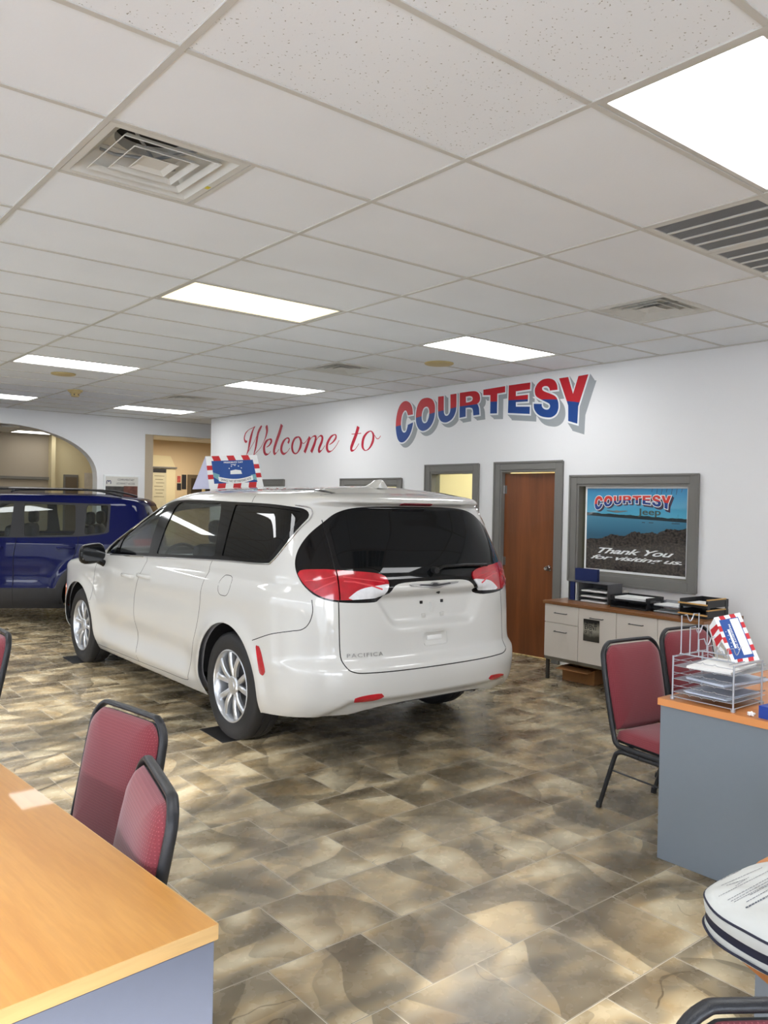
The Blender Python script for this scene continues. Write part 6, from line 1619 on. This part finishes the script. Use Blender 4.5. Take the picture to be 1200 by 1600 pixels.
for k, z in enumerate((0.035, 0.095, 0.155)):
    bm = BM(); b2(bm, O(OX0+0.006, OY0+0.006, z-0.002), O(OX1+0.05, OY1-0.006, z-0.001)); sh_ = bmobj('mesh_tray', bm, mesh_m, t)
    for (dz) in (0.0, 0.030):
        for y in (OY0+0.003, OY1-0.003):
            bm = BM(); tube(bm, [O(OX0, y, z+dz*0.6), O(OX1+0.04, y, z+dz*0.6)], 0.0014, 6); bmobj('tray_wire', bm, M['wire'], sh_, smooth=50)
        # front wire with little diamonds
        pts = [O(OX0-0.001, OY1, z+dz)]
        for q in (0.30, 0.50, 0.70):
            y = OY1-(OY1-OY0)*q; sg_ = 1 if dz == 0 else -1
            pts += [O(OX0-0.001, y+0.010, z+dz), O(OX0-0.001, y, z+dz-0.006*sg_), O(OX0-0.001, y-0.010, z+dz)]
        pts.append(O(OX0-0.001, OY0, z+dz)); bm = BM(); tube(bm, pts, 0.0014, 6); bmobj('tray_wire', bm, M['wire'], sh_, smooth=40)
    bm = BM(); tube(bm, [O(OX1+0.05, OY0+0.006, z+0.02), O(OX1+0.055, OY0+0.08, z-0.004), O(OX1+0.055, OY1-0.08, z-0.004), O(OX1+0.05, OY1-0.006, z+0.02)], 0.0018, 6); bmobj('tray_wire', bm, M['wire'], sh_, smooth=40)
# stepped divider hoops
steps = [(2.028, 0.385), (1.984, 0.335), (1.940, 0.285), (1.896, 0.262), (1.852, 0.240), (1.800, 0.262)]
for k, (y, h) in enumerate(steps):
    x0, x1 = OX0+0.035, OX0+0.185; w = x1-x0
    pts = [O(x0, y, 0.21), O(x0, y, h), O(x0+0.3*w, y, h)]
    pts += [O(x0+w*(0.3+0.4*i/6), y, h-0.033*sin(pi*i/6)) for i in range(1, 6)]+[O(x0+0.7*w, y, h), O(x1, y, h), O(x1, y, 0.21)]
    bm = BM(); tube(bm, pts, 0.0028 if k < 3 else 0.0018, 8); bmobj('divider_hoop', bm, M['wire'], t, smooth=40)
bm = BM()
for x in (OX0+0.035, OX0+0.185): tube(bm, [O(x, OY0+0.015, 0.208), O(x, OY1-0.012, 0.208)], 0.0034, 8)
for y in (OY0+0.02, OY1-0.016): tube(bm, [O(OX0, y, 0.203), O(OX1, y, 0.203)], 0.0024, 8)
bmobj('divider_base', bm, M['wire'], t, smooth=50)
paper_stack((3.56, 1.893, DT+0.1555), 0.30, 0.20, 0.012, 0.10, 'white papers in the top tray of the wire organizer', group='papers in the wire organizer')
paper_stack((3.59, 1.880, DT+0.0955), 0.32, 0.20, 0.010, -0.16, 'pale papers sticking out of the middle tray of the wire organizer', m=mat('bluish_paper', lin(206, 214, 228), 0.8, noise=0.01), group='papers in the wire organizer')
paper_stack((3.57, 1.895, DT+0.0355), 0.29, 0.20, 0.008, -0.04, 'pale papers in the lowest tray of the wire organizer', m=MATS['bluish_paper'], group='papers in the wire organizer')
# hang tag with red and white stripes leaning in the dividers
def quad_card(name, corners, th=0.003):
    """card frame from 3 corners: origin bottom-left, u to bottom-right, v to top-left"""
    BL, BR, TL = [Vector(c) for c in corners]; U, V = BR-BL, TL-BL; Nn = U.cross(V).normalized()
    return BL, U, V, Nn
BL, BR, TL = onx(1145, 1038, 3.515), onx(1187, 1031, 3.560), onx(1116, 965, 3.585)
t = thing('hang_tag', 'striped red, white and blue hang tag leaning in the wire organizer', 'hang tag', BL)
U, V = BR-BL, TL-BL; Nn = U.cross(V).normalized()
if Nn.dot(Vector((-1, -0.5, 0.3))) < 0: Nn = -Nn
def C3(u, v, w=0.0): return U*u+V*v+Nn*w
def striped_card(parent, C3, W1=1.0, H1=1.0, bw=0.11, bh=0.07, nseg=(5, 8), back=True):
    bm = BM(); flat_poly(bm, [[(0, 0), (W1, 0), (W1, H1), (0, H1)]], lambda u, v, w: C3(u, v, w), 0.0015); bmobj('card', bm, M['whiteink'], parent)
    def stripe(q):
        bm = BM(); f = bm.faces.new([bm.verts.new(C3(a, b, 0.0019)) for a, b in q]); bmobj('red_stripe', bm, M['redink'], parent)
    for k in range(1, nseg[0]*2+1, 2):
        a, b = k/(nseg[0]*2+1), (k+1)/(nseg[0]*2+1); sl = 0.03
        for v0, v1, q in ((0, bh, 1), (H1-bh, H1, -1)): stripe([(a, v0), (b, v0), (b+sl*q, v1), (a+sl*q, v1)])
    for k in range(1, nseg[1]*2+1, 2):
        a, b = bh+(H1-2*bh)*k/(nseg[1]*2+1), bh+(H1-2*bh)*(k+1)/(nseg[1]*2+1)
        for u0, u1 in ((0, bw), (W1-bw, W1)): stripe([(u0, a), (u1, a), (u1, b), (u0, b)])
    bm = BM(); flat_poly(bm, [[(bw, bh), (W1-bw, bh), (W1-bw, H1-bh), (bw, H1-bh)]], lambda u, v, w: C3(u, v, 0.0016+w), 0.0005); bmobj('blue_panel', bm, M['blueink'], parent)
striped_card(t, C3, nseg=(2, 3), bw=0.13, bh=0.08)
bm = BM(); flat_poly(bm, [[(0.53, 0.14), (0.84, 0.14), (0.84, 0.90), (0.53, 0.90)]], lambda u, v, w: C3(u, v, 0.0022+w), 0.0004); bmobj('blank_label', bm, M['whiteink'], t)
bm = BM(); flat_poly(bm, [[(0.30, 0.30), (0.38, 0.30), (0.38, 0.70), (0.30, 0.70)]], lambda u, v, w: C3(u, v, 0.0022+w), 0.0003)
for v in (0.35, 0.42, 0.5, 0.58, 0.66): bx(bm, C3(0.22+0.03*(abs(v-0.5) < 0.1), v, 0.0024), (0.003, 0.003, 0.003))
text_into(bm, "PRESIDENTS' DAY", lambda u, v: C3(0.40+v, 0.80-u, 0.0025), (0, 0, 0.56, 0.065), 0.02); bmobj('lettering', bm, M['whiteink'], t)
# side flap with the hanging notch
FB, FV = -U*0.42+V*0.42-Nn*0.02, V
def F3(u, v, w=0.0): return V*(0.28+0.72*v)+(-U*0.40-Nn*0.045)*(u)*(1.0)+V*(-0.10*u)+Nn*w
fl = [(0, 0), (0, 1), (0.85, 0.98), (1.0, 0.62), (0.62, 0.12), (0.34, 0.0), (0.30, 0.10), (0.52, 0.30), (0.42, 0.42), (0.24, 0.36)]
bm = BM(); flat_poly(bm, [fl], lambda u, v, w: F3(u, v, w), 0.0012); bmobj('flap', bm, M['whiteink'], t)
bm = BM()
for a in ((0.66, 0.80), (0.36, 0.52)):
    bm.faces.new([bm.verts.new(F3(0, a[0], 0.0016)), bm.verts.new(F3(0, a[1], 0.0016)), bm.verts.new(F3(0.85, a[1]+0.08, 0.0016)), bm.verts.new(F3(0.9, a[0]+0.02, 0.0016))])
bmobj('flap_stripes', bm, M['redink'], t)
# small blue box at the right edge and a scrap of tissue
t = thing('blue_box', 'small royal blue box with white lettering at the right edge of the grey desk', 'box', (3.405, 1.60, DT), radians(-4))
bm = BM(); b2(bm, (0, -0.13, 0), (0.07, 0.045, 0.052), 0.001); bmobj('carton', bm, mat('royal_blue_card', lin(28, 62, 150), 0.4), t)
bm = BM(); text_into(bm, 'B', lambda u, v: Vector((-0.0006, 0.0-u, v)), (0.022, 0.030, 0.034, 0.042), 0.03); text_into(bm, 'P', lambda u, v: Vector((-0.0006, 0.0-u, v)), (0.022, 0.009, 0.034, 0.021), 0.03); bmobj('lettering', bm, M['whiteink'], t)
bm = BM(); bmesh.ops.create_icosphere(bm, subdivisions=3, radius=0.014)
for v in bm.verts: v.co = v.co*(1+0.5*math.sin(v.co.x*400)*math.cos(v.co.y*350)); v.co.z = v.co.z*0.55+0.009
o = bmobj('tissue_scrap', bm, M['paper'], smooth=60); o.location = (3.412, 1.678, DT); tag(o, 'crumpled white tissue scrap beside the small royal blue box', 'tissue')

# ------------------------------------------------------------------ white zip bag on the near desk
t = thing('zip_bag', 'white canvas zip bag with navy piping and printed text on the near right desk', 'bag', (1.715, 0.70, 0.7455))
ob = [(-0.13, -0.13), (-0.175, -0.02), (-0.17, 0.07), (-0.135, 0.15), (-0.07, 0.195), (0.06, 0.195), (0.20, 0.165), (0.34, 0.09), (0.38, -0.05), (0.28, -0.22), (0.10, -0.27), (-0.05, -0.22)]
so = smooth_loop(ob, 6); cen = so.mean(0)
def ring3(sc, z, wob=0.0): return [Vector((cen[0]+(p[0]-cen[0])*sc, cen[1]+(p[1]-cen[1])*sc, z+wob*sin(7*i*2*pi/len(so)+1.3)+0.004*wob*cos(3*i))) for i, p in enumerate(so)]
def skin_rings(bm, rings, cap=True):
    R_ = [[bm.verts.new(p) for p in r_] for r_ in rings]; n = len(so)
    for a, b in zip(R_[:-1], R_[1:]):
        for i in range(n): bm.faces.new((a[i], a[(i+1) % n], b[(i+1) % n], b[i]))
    if cap: bm.faces.new(R_[-1])
bm = BM(); skin_rings(bm, [ring3(0.97, 0.001), ring3(1.0, 0.012), ring3(0.995, 0.024)], False); R0 = ring3(0.9, 0.002)
bm.faces.new([bm.verts.new(p) for p in ring3(0.97, 0.001)][::-1]); bmobj('lower_shell', bm, M['canvas'], t, smooth=60)
bm = BM(); skin_rings(bm, [ring3(0.99, 0.022), ring3(0.985, 0.034), ring3(0.995, 0.044)], False); bmobj('zip_band', bm, M['navyfab'], t, smooth=60)
bm = BM(); skin_rings(bm, [ring3(1.0, 0.042), ring3(1.01, 0.056), ring3(1.0, 0.070, 0.002), ring3(0.93, 0.080, 0.003), ring3(0.78, 0.087, 0.004), ring3(0.55, 0.091, 0.003), ring3(0.30, 0.092, 0.001)]); bmobj('upper_shell', bm, M['canvas'], t, smooth=60)
for sc, z in ((1.003, 0.066), (1.008, 0.010)):
    bm = BM(); tube(bm, ring3(sc, z, 0.0015), 0.0028, 8, closed=True); bmobj('piping', bm, M['navyfab'], t, smooth=60)
from mathutils.bvhtree import BVHTree
bag_loc = t.location.copy(); up_me = [c for c in t.children if c.name.startswith('upper_shell')][0].data
bag_bvh = BVHTree.FromPolygons([v.co+bag_loc for v in up_me.vertices], [tuple(p.vertices) for p in up_me.polygons])
def on_bag(px, py):
    h = bag_bvh.ray_cast(Vector((0, 0, CAM_H)), Vector(ray(px, py)).normalized()); return (h[0]-bag_loc+Vector((0, 0, 0.0008))) if h[0] is not None else None
def bagz(a, b): return (1080+a/10, 1340+b/10)
LINES = [((460,355),(900,130),3), ((470,440),(1110,160),3), ((550,440),(880,330),3), ((690,450),(900,310),3), ((430,610),(1250,190),3), ((570,670),(1400,220),4), ((620,690),(1400,265),4), ((670,700),(1400,310),4), ((920,590),(1400,330),4), ((860,700),(1400,400),5), ((850,790),(1400,500),11)]
rnd = random.Random(5)
for (a, b, w) in LINES:
    bm = BM(); a, b = np.array(a, float), np.array(b, float); Ln = np.linalg.norm(b-a); d = (b-a)/Ln; nn = np.array([-d[1], d[0]]); s0 = 0; ok = False
    while s0 < Ln:
        wl = rnd.uniform(18, 55); s1 = min(Ln, s0+wl)
        q = [on_bag(*bagz(*(a+d*u+nn*v))) for u, v in ((s0, -w), (s1, -w), (s1, w), (s0, w))]
        if all(x is not None for x in q): bm.faces.new([bm.verts.new(x) for x in q]); ok = True
        s0 = s1+rnd.uniform(8, 14)
    if ok: bmobj('printed_line', bm, mat('faded_print', lin(92, 96, 106), 0.7), t)
    else: bm.free()

# ------------------------------------------------------------------ tent sign on the van's roof
BL, BR, TL = ony(327, 764, 6.20), ony(412, 760, 6.10), ony(321, 713, 6.24)
t = thing('roof_sign', 'red, white and blue tent sign standing on the roof of the white minivan', 'sign', BL)
U, V = BR-BL, TL-BL; Nn = U.cross(V).normalized()
if Nn.y > 0: Nn = -Nn
def C3(u, v, w=0.0): return U*u+V*v+Nn*w+U*(-0.06*v*u)
striped_card(t, C3, nseg=(3, 2), bw=0.10, bh=0.15)
def D3(u, v, w=0.0): return V*v+(-U*0.13+Vector((0, 0.18, 0)))*u*(1-v)+Nn*(-w)
bm = BM(); flat_poly(bm, [[(0, 0), (1, 0), (1, 0.98), (0, 1)]], lambda u, v, w: D3(u, v, w), 0.002); bmobj('side_leaf', bm, mat('lilac_card', lin(196, 196, 218), 0.6), t)
bm = BM(); flat_poly(bm, [[(0, 0), (1, 0), (1, 1), (0, 1)]], lambda u, v, w: U*u*(1-0.06*v)+V*v+Vector((0, 0.18, 0))*(1-v)+Vector((0, 0.003+w, 0)), 0.002); bmobj('back_leaf', bm, M['whiteink'], t)
bm = BM(); top_ = [(0.19+0.64*i/12, 0.36-0.09*sin(pi*i/12)) for i in range(13)]; bot = [(0.83-0.64*i/12, 0.22-0.09*sin(pi*i/12)) for i in range(13)]
flat_poly(bm, [top_+bot], lambda u, v, w: C3(u, v, 0.0026+w), 0.0008); bmobj('banner', bm, M['whiteink'], t)
bm = BM(); flat_poly(bm, [[(0.10, 0.36), (0.10, 0.50), (0.22, 0.42), (0.19, 0.25)]], lambda u, v, w: C3(u, v, 0.0022+w), 0.0003); flat_poly(bm, [[(0.90, 0.40), (0.90, 0.20), (0.82, 0.24), (0.80, 0.38)]], lambda u, v, w: C3(u, v, 0.0022+w), 0.0003); bmobj('ribbon_end', bm, M['teal'], t)
bm = BM(); text_into(bm, "PRESIDENTS' DAY", lambda u, v: C3(u, v, 0.0026), (0.33, 0.765, 0.70, 0.815), 0.02); text_into(bm, 'EVENT', lambda u, v: C3(u, v, 0.0026), (0.46, 0.70, 0.56, 0.735), 0.02)
flat_poly(bm, [[(0.42, 0.42), (0.64, 0.42), (0.63, 0.53), (0.53, 0.56), (0.43, 0.53)]], lambda u, v, w: C3(u, v, 0.0026+w), 0.0004)
for k in range(5): a = pi*(0.15+0.7*k/4); flat_poly(bm, [[(0.53+0.13*cos(a)+0.012*cos(2*pi*j/5), 0.53+0.16*sin(a)+0.018*sin(2*pi*j/5)) for j in range(5)]], lambda u, v, w: C3(u, v, 0.0026+w), 0.0004)
bmobj('lettering', bm, M['whiteink'], t)
bm = BM(); text_into(bm, "SAVINGS THAT GET EVERYONE'S VOTE", lambda u, v: C3(u, v-0.09*sin(pi*(u-0.19)/0.64), 0.0038), (0.23, 0.255, 0.79, 0.325), 0.01); bmobj('banner_lettering', bm, M['darkink'], t)

# ------------------------------------------------------------------ things on and behind the far wall
c7 = lambda a, b: (a/3.3333, 480+b/3.3333)
t = thing('wall_poster', 'framed white poster with dark photographs on the back wall between arch and passage', 'poster', (5.425, YA-0.012, 1.77))
bm = BM(); b2(bm, (-0.32, -0.008, -0.26), (0.32, 0.011, 0.22), 0.003); bmobj('frame', bm, M['whiteink'], t)
bm = BM(); b2(bm, (-0.29, -0.0105, -0.23), (0.29, -0.0082, 0.19)); bmobj('sheet', bm, mat('poster_paper', lin(214, 212, 204), 0.4), t)
bm = BM(); b2(bm, (-0.29, -0.0125, -0.23), (0.03, -0.0106, 0.02)); bmobj('photo_print', bm, mat('dark_photo', lin(70, 68, 66), 0.3, noise=0.9, nscale=14), t)
bm = BM(); b2(bm, (0.03, -0.0125, -0.23), (0.28, -0.0106, 0.03)); bmobj('photo_print', bm, mat('reddish_photo', lin(110, 72, 62), 0.3, noise=0.9, nscale=12), t)
bm = BM(); text_into(bm, 'COMPLIMENTARY', lambda u, v: Vector((u, -0.0115, v)), (-0.08, 0.12, 0.22, 0.155), 0.0); text_into(bm, 'UCONNECT ACCESS', lambda u, v: Vector((u, -0.0115, v)), (-0.10, 0.055, 0.23, 0.09), 0.0)
bmobj('lettering', bm, M['darkink'], t)
bm = BM()
for s in (-1, 1): tube(bm, [(-0.235+s*0.035+0.035*0*1, -0.0118, 0.06)]+[(-0.235+s*0.018+s*0.018*cos(a), -0.0118, 0.09+0.03*sin(a)) for a in np.linspace(0, pi, 7)], 0.006, 6)
bmobj('round_logo', bm, M['navy'], t)
bm = BM(); b2(bm, (-1.2, -0.05, -0.03), (0.94, 0.0, 0.03), 0.005); o = bmobj('wall_shelf', bm, M['trim']); o.location = (4.37, 17.5, 1.955); tag(o, 'thin grey shelf along the far taupe wall behind the arch', 'shelf')
bm = BM(); b2(bm, (-1.2, -0.06, -0.10), (0.80, 0.0, 0.03), 0.01); o = bmobj('wall_rail', bm, M['trim']); o.location = (4.37, 17.5, 1.74); tag(o, 'grey moulded rail below the thin shelf behind the arch', 'rail')
t = thing('far_door', 'brown panelled door in the far room seen through the arch', 'door', (5.70, 17.49, 0))
bm = BM(); b2(bm, (-0.15, -0.04, 0), (0.15, 0.01, 2.05), 0.004); bmobj('door_frame', bm, M['trim'], t)
bm = BM(); b2(bm, (-0.12, -0.055, 0.0), (0.12, -0.0405, 2.0), 0.003); bmobj('door_leaf', bm, mat('far_door_brown', lin(110, 98, 82), 0.5), t)
bm = BM(); b2(bm, (-0.11, -0.012, -0.2), (0.11, 0.0, 0.28), 0.002); o = bmobj('wall_notice', bm, mat('pale_notice', lin(206, 200, 190), 0.5, noise=0.2, nscale=8)); o.location = (6.10, 17.499, 1.82); tag(o, 'narrow pale notice with red bands on the far wall at the arch edge', 'notice')
bm = BM(); b2(bm, (-0.03, -0.05, -0.45), (0.03, 0.0, 0.25), 0.005); o = bmobj('wall_screen', bm, M['black']); o.location = (3.98, 17.5, 2.1); tag(o, 'black screen edge on the far wall at the left border of the photo', 'screen')
# passage: pale cabinet front with a notice, dark signs, small window
z7 = lambda a, b: (150+a*0.15833, 660+b*0.15833)
PW = 16.89
def pwp(a, b, y=PW): p = ony(*z7(a, b), y); return p
q0, q1, q2, q3 = pwp(548, 440), pwp(780, 440), pwp(690, 455), pwp(735, 330)
t = thing('notice_board', 'tall pale notice board with dark heading in the passage beyond the square opening', 'notice board', (q0.x, PW, 0))
w_, h_ = q1.x-q0.x, q0.z
bm = BM(); b2(bm, (0, -0.03, 0), (w_, -0.001, h_-0.02), 0.004); bmobj('panel', bm, M['cream'], t)
bm = BM(); b2(bm, (0, -0.07, h_-0.02), (w_+0.02, -0.001, h_+0.015), 0.004); bmobj('ledge', bm, M['trim'], t)
bm = BM(); flat_poly(bm, [[(0, h_+0.015), (w_, h_+0.015), (w_-0.12, q3.z-0.01), (0, q3.z)]], lambda u, v, w: Vector((u, -0.001-w, v)), 0.03); bmobj('sloped_head', bm, M['cream'], t)
sw, hz0, hz1 = q2.x-q0.x, pwp(600, 458).z, pwp(600, 495).z
bm = BM(); b2(bm, (0.01, -0.036, h_-1.2), (sw, -0.0305, hz0+0.01)); bmobj('notice', bm, mat('notice_paper', lin(206, 200, 172), 0.6, noise=0.12, nscale=9), t)
bm = BM(); b2(bm, (0.02, -0.040, hz1), (sw-0.01, -0.0365, hz0)); bmobj('heading', bm, M['darkink'], t)
for k in range(7):
    bm = BM(); b2(bm, (0.05+0.02*(k % 3), -0.0385, hz1-0.08-0.075*k), (sw-0.05-0.03*(k % 2), -0.0365, hz1-0.068-0.075*k)); bmobj('text_line', bm, mat('grey_print', lin(130, 122, 100), 0.6), t)
for (a0, b0, a1, b1, m, lab) in ((803, 528, 835, 592, mat('red_white_print', lin(190, 90, 80), 0.5, noise=0.8, nscale=20), 'small red and white warning sticker in the passage'), (800, 600, 840, 668, M['darkink'], 'small dark framed notice low in the passage'), (848, 515, 890, 660, M['darkink'], 'narrow dark panel in the passage beside the brown window')):
    p0, p1 = pwp(a0, b0), pwp(a1, b1); sx, sz = p1.x-p0.x, p0.z-p1.z
    bm = BM(); b2(bm, (-sx/2, -0.01, -sz/2), (sx/2, 0.0, sz/2), 0.002); o = bmobj('wall_notice', bm, m); o.location = ((p0.x+p1.x)/2, 16.899, (p0.z+p1.z)/2); tag(o, lab, 'notice', 'small notices in the passage')
p0 = pwp(903, 515); t = thing('passage_window', 'brown framed hatch window in the passage left of the roof sign', 'window', (p0.x, 16.90, p0.z))
bm = BM(); b2(bm, (0, -0.03, -0.75), (0.75, 0.0, 0.0), 0.004); bmobj('frame', bm, mat('brown_frame', lin(104, 90, 70), 0.6), t)
bm = BM(); b2(bm, (0.08, -0.034, -0.72), (0.72, -0.0305, -0.08)); bmobj('dark_pane', bm, mat('hatch_dark', lin(60, 52, 42), 0.3), t)
bm = BM(); tube(bm, catmull([(0.36, -0.09, -0.7), (0.36, -0.09, -0.30), (0.41, -0.09, -0.24), (0.70, -0.09, -0.24)], 4), 0.04, 10); bmobj('pipe', bm, M['yellowed'], t, smooth=50)
# office contents seen through the sign wall windows
t = thing('framed_picture', 'pale picture with white mat inside the office window above the minivan roof', 'picture', (XR+0.10, 8.41, 1.40))
bm = BM(); b2(bm, (-0.01, -0.52, -0.38), (0.01, 0.52, 0.37)); bmobj('mat_board', bm, M['whiteink'], t)
bm = BM(); b2(bm, (-0.013, -0.44, -0.32), (-0.0105, 0.44, 0.30)); bmobj('print', bm, mat('pale_blue_print', lin(176, 196, 206), 0.4, noise=0.15, nscale=4), t)
# added lamps with invented fittings, brightening the offices, passage and far room
for (x, y, z, e_, colr, lab) in ((8.0, 6.4, 2.58, 26, (1.0, 0.94, 0.78), 'added unseen light brightening the office behind the door'), (8.0, 8.6, 2.58, 16, (1.0, 0.92, 0.75), 'added unseen light brightening the office behind the middle window'), (8.0, 4.2, 2.58, 5, (1.0, 0.92, 0.75), 'added unseen light brightening the office behind the poster'),
                              (7.6, 15.6, 2.80, 20, (1.0, 0.90, 0.76), 'added warm light brightening the passage behind the square opening'), (4.0, 15.6, 2.80, 5, (1.0, 0.88, 0.66), 'added unseen light brightening the far room behind the arch wall')):
    bm = BM(); lathe(bm, [(0, 0), (0.14, 0), (0.16, 0.02), (0.16, 0.035), (0, 0.035)], 24); o = bmobj('added_fitting', bm, M['white'], smooth=40); o.location = (x, y, z+0.005); tag(o, lab, 'lamp')
    d = bpy.data.lights.new('added_lamp', 'AREA'); d.shape = 'DISK'; d.size = 0.5; d.energy = e_*1.5; d.color = colr; lo_ = bpy.data.objects.new('added_lamp', d); COL.objects.link(lo_); lo_.location = (x, y, z-0.01)
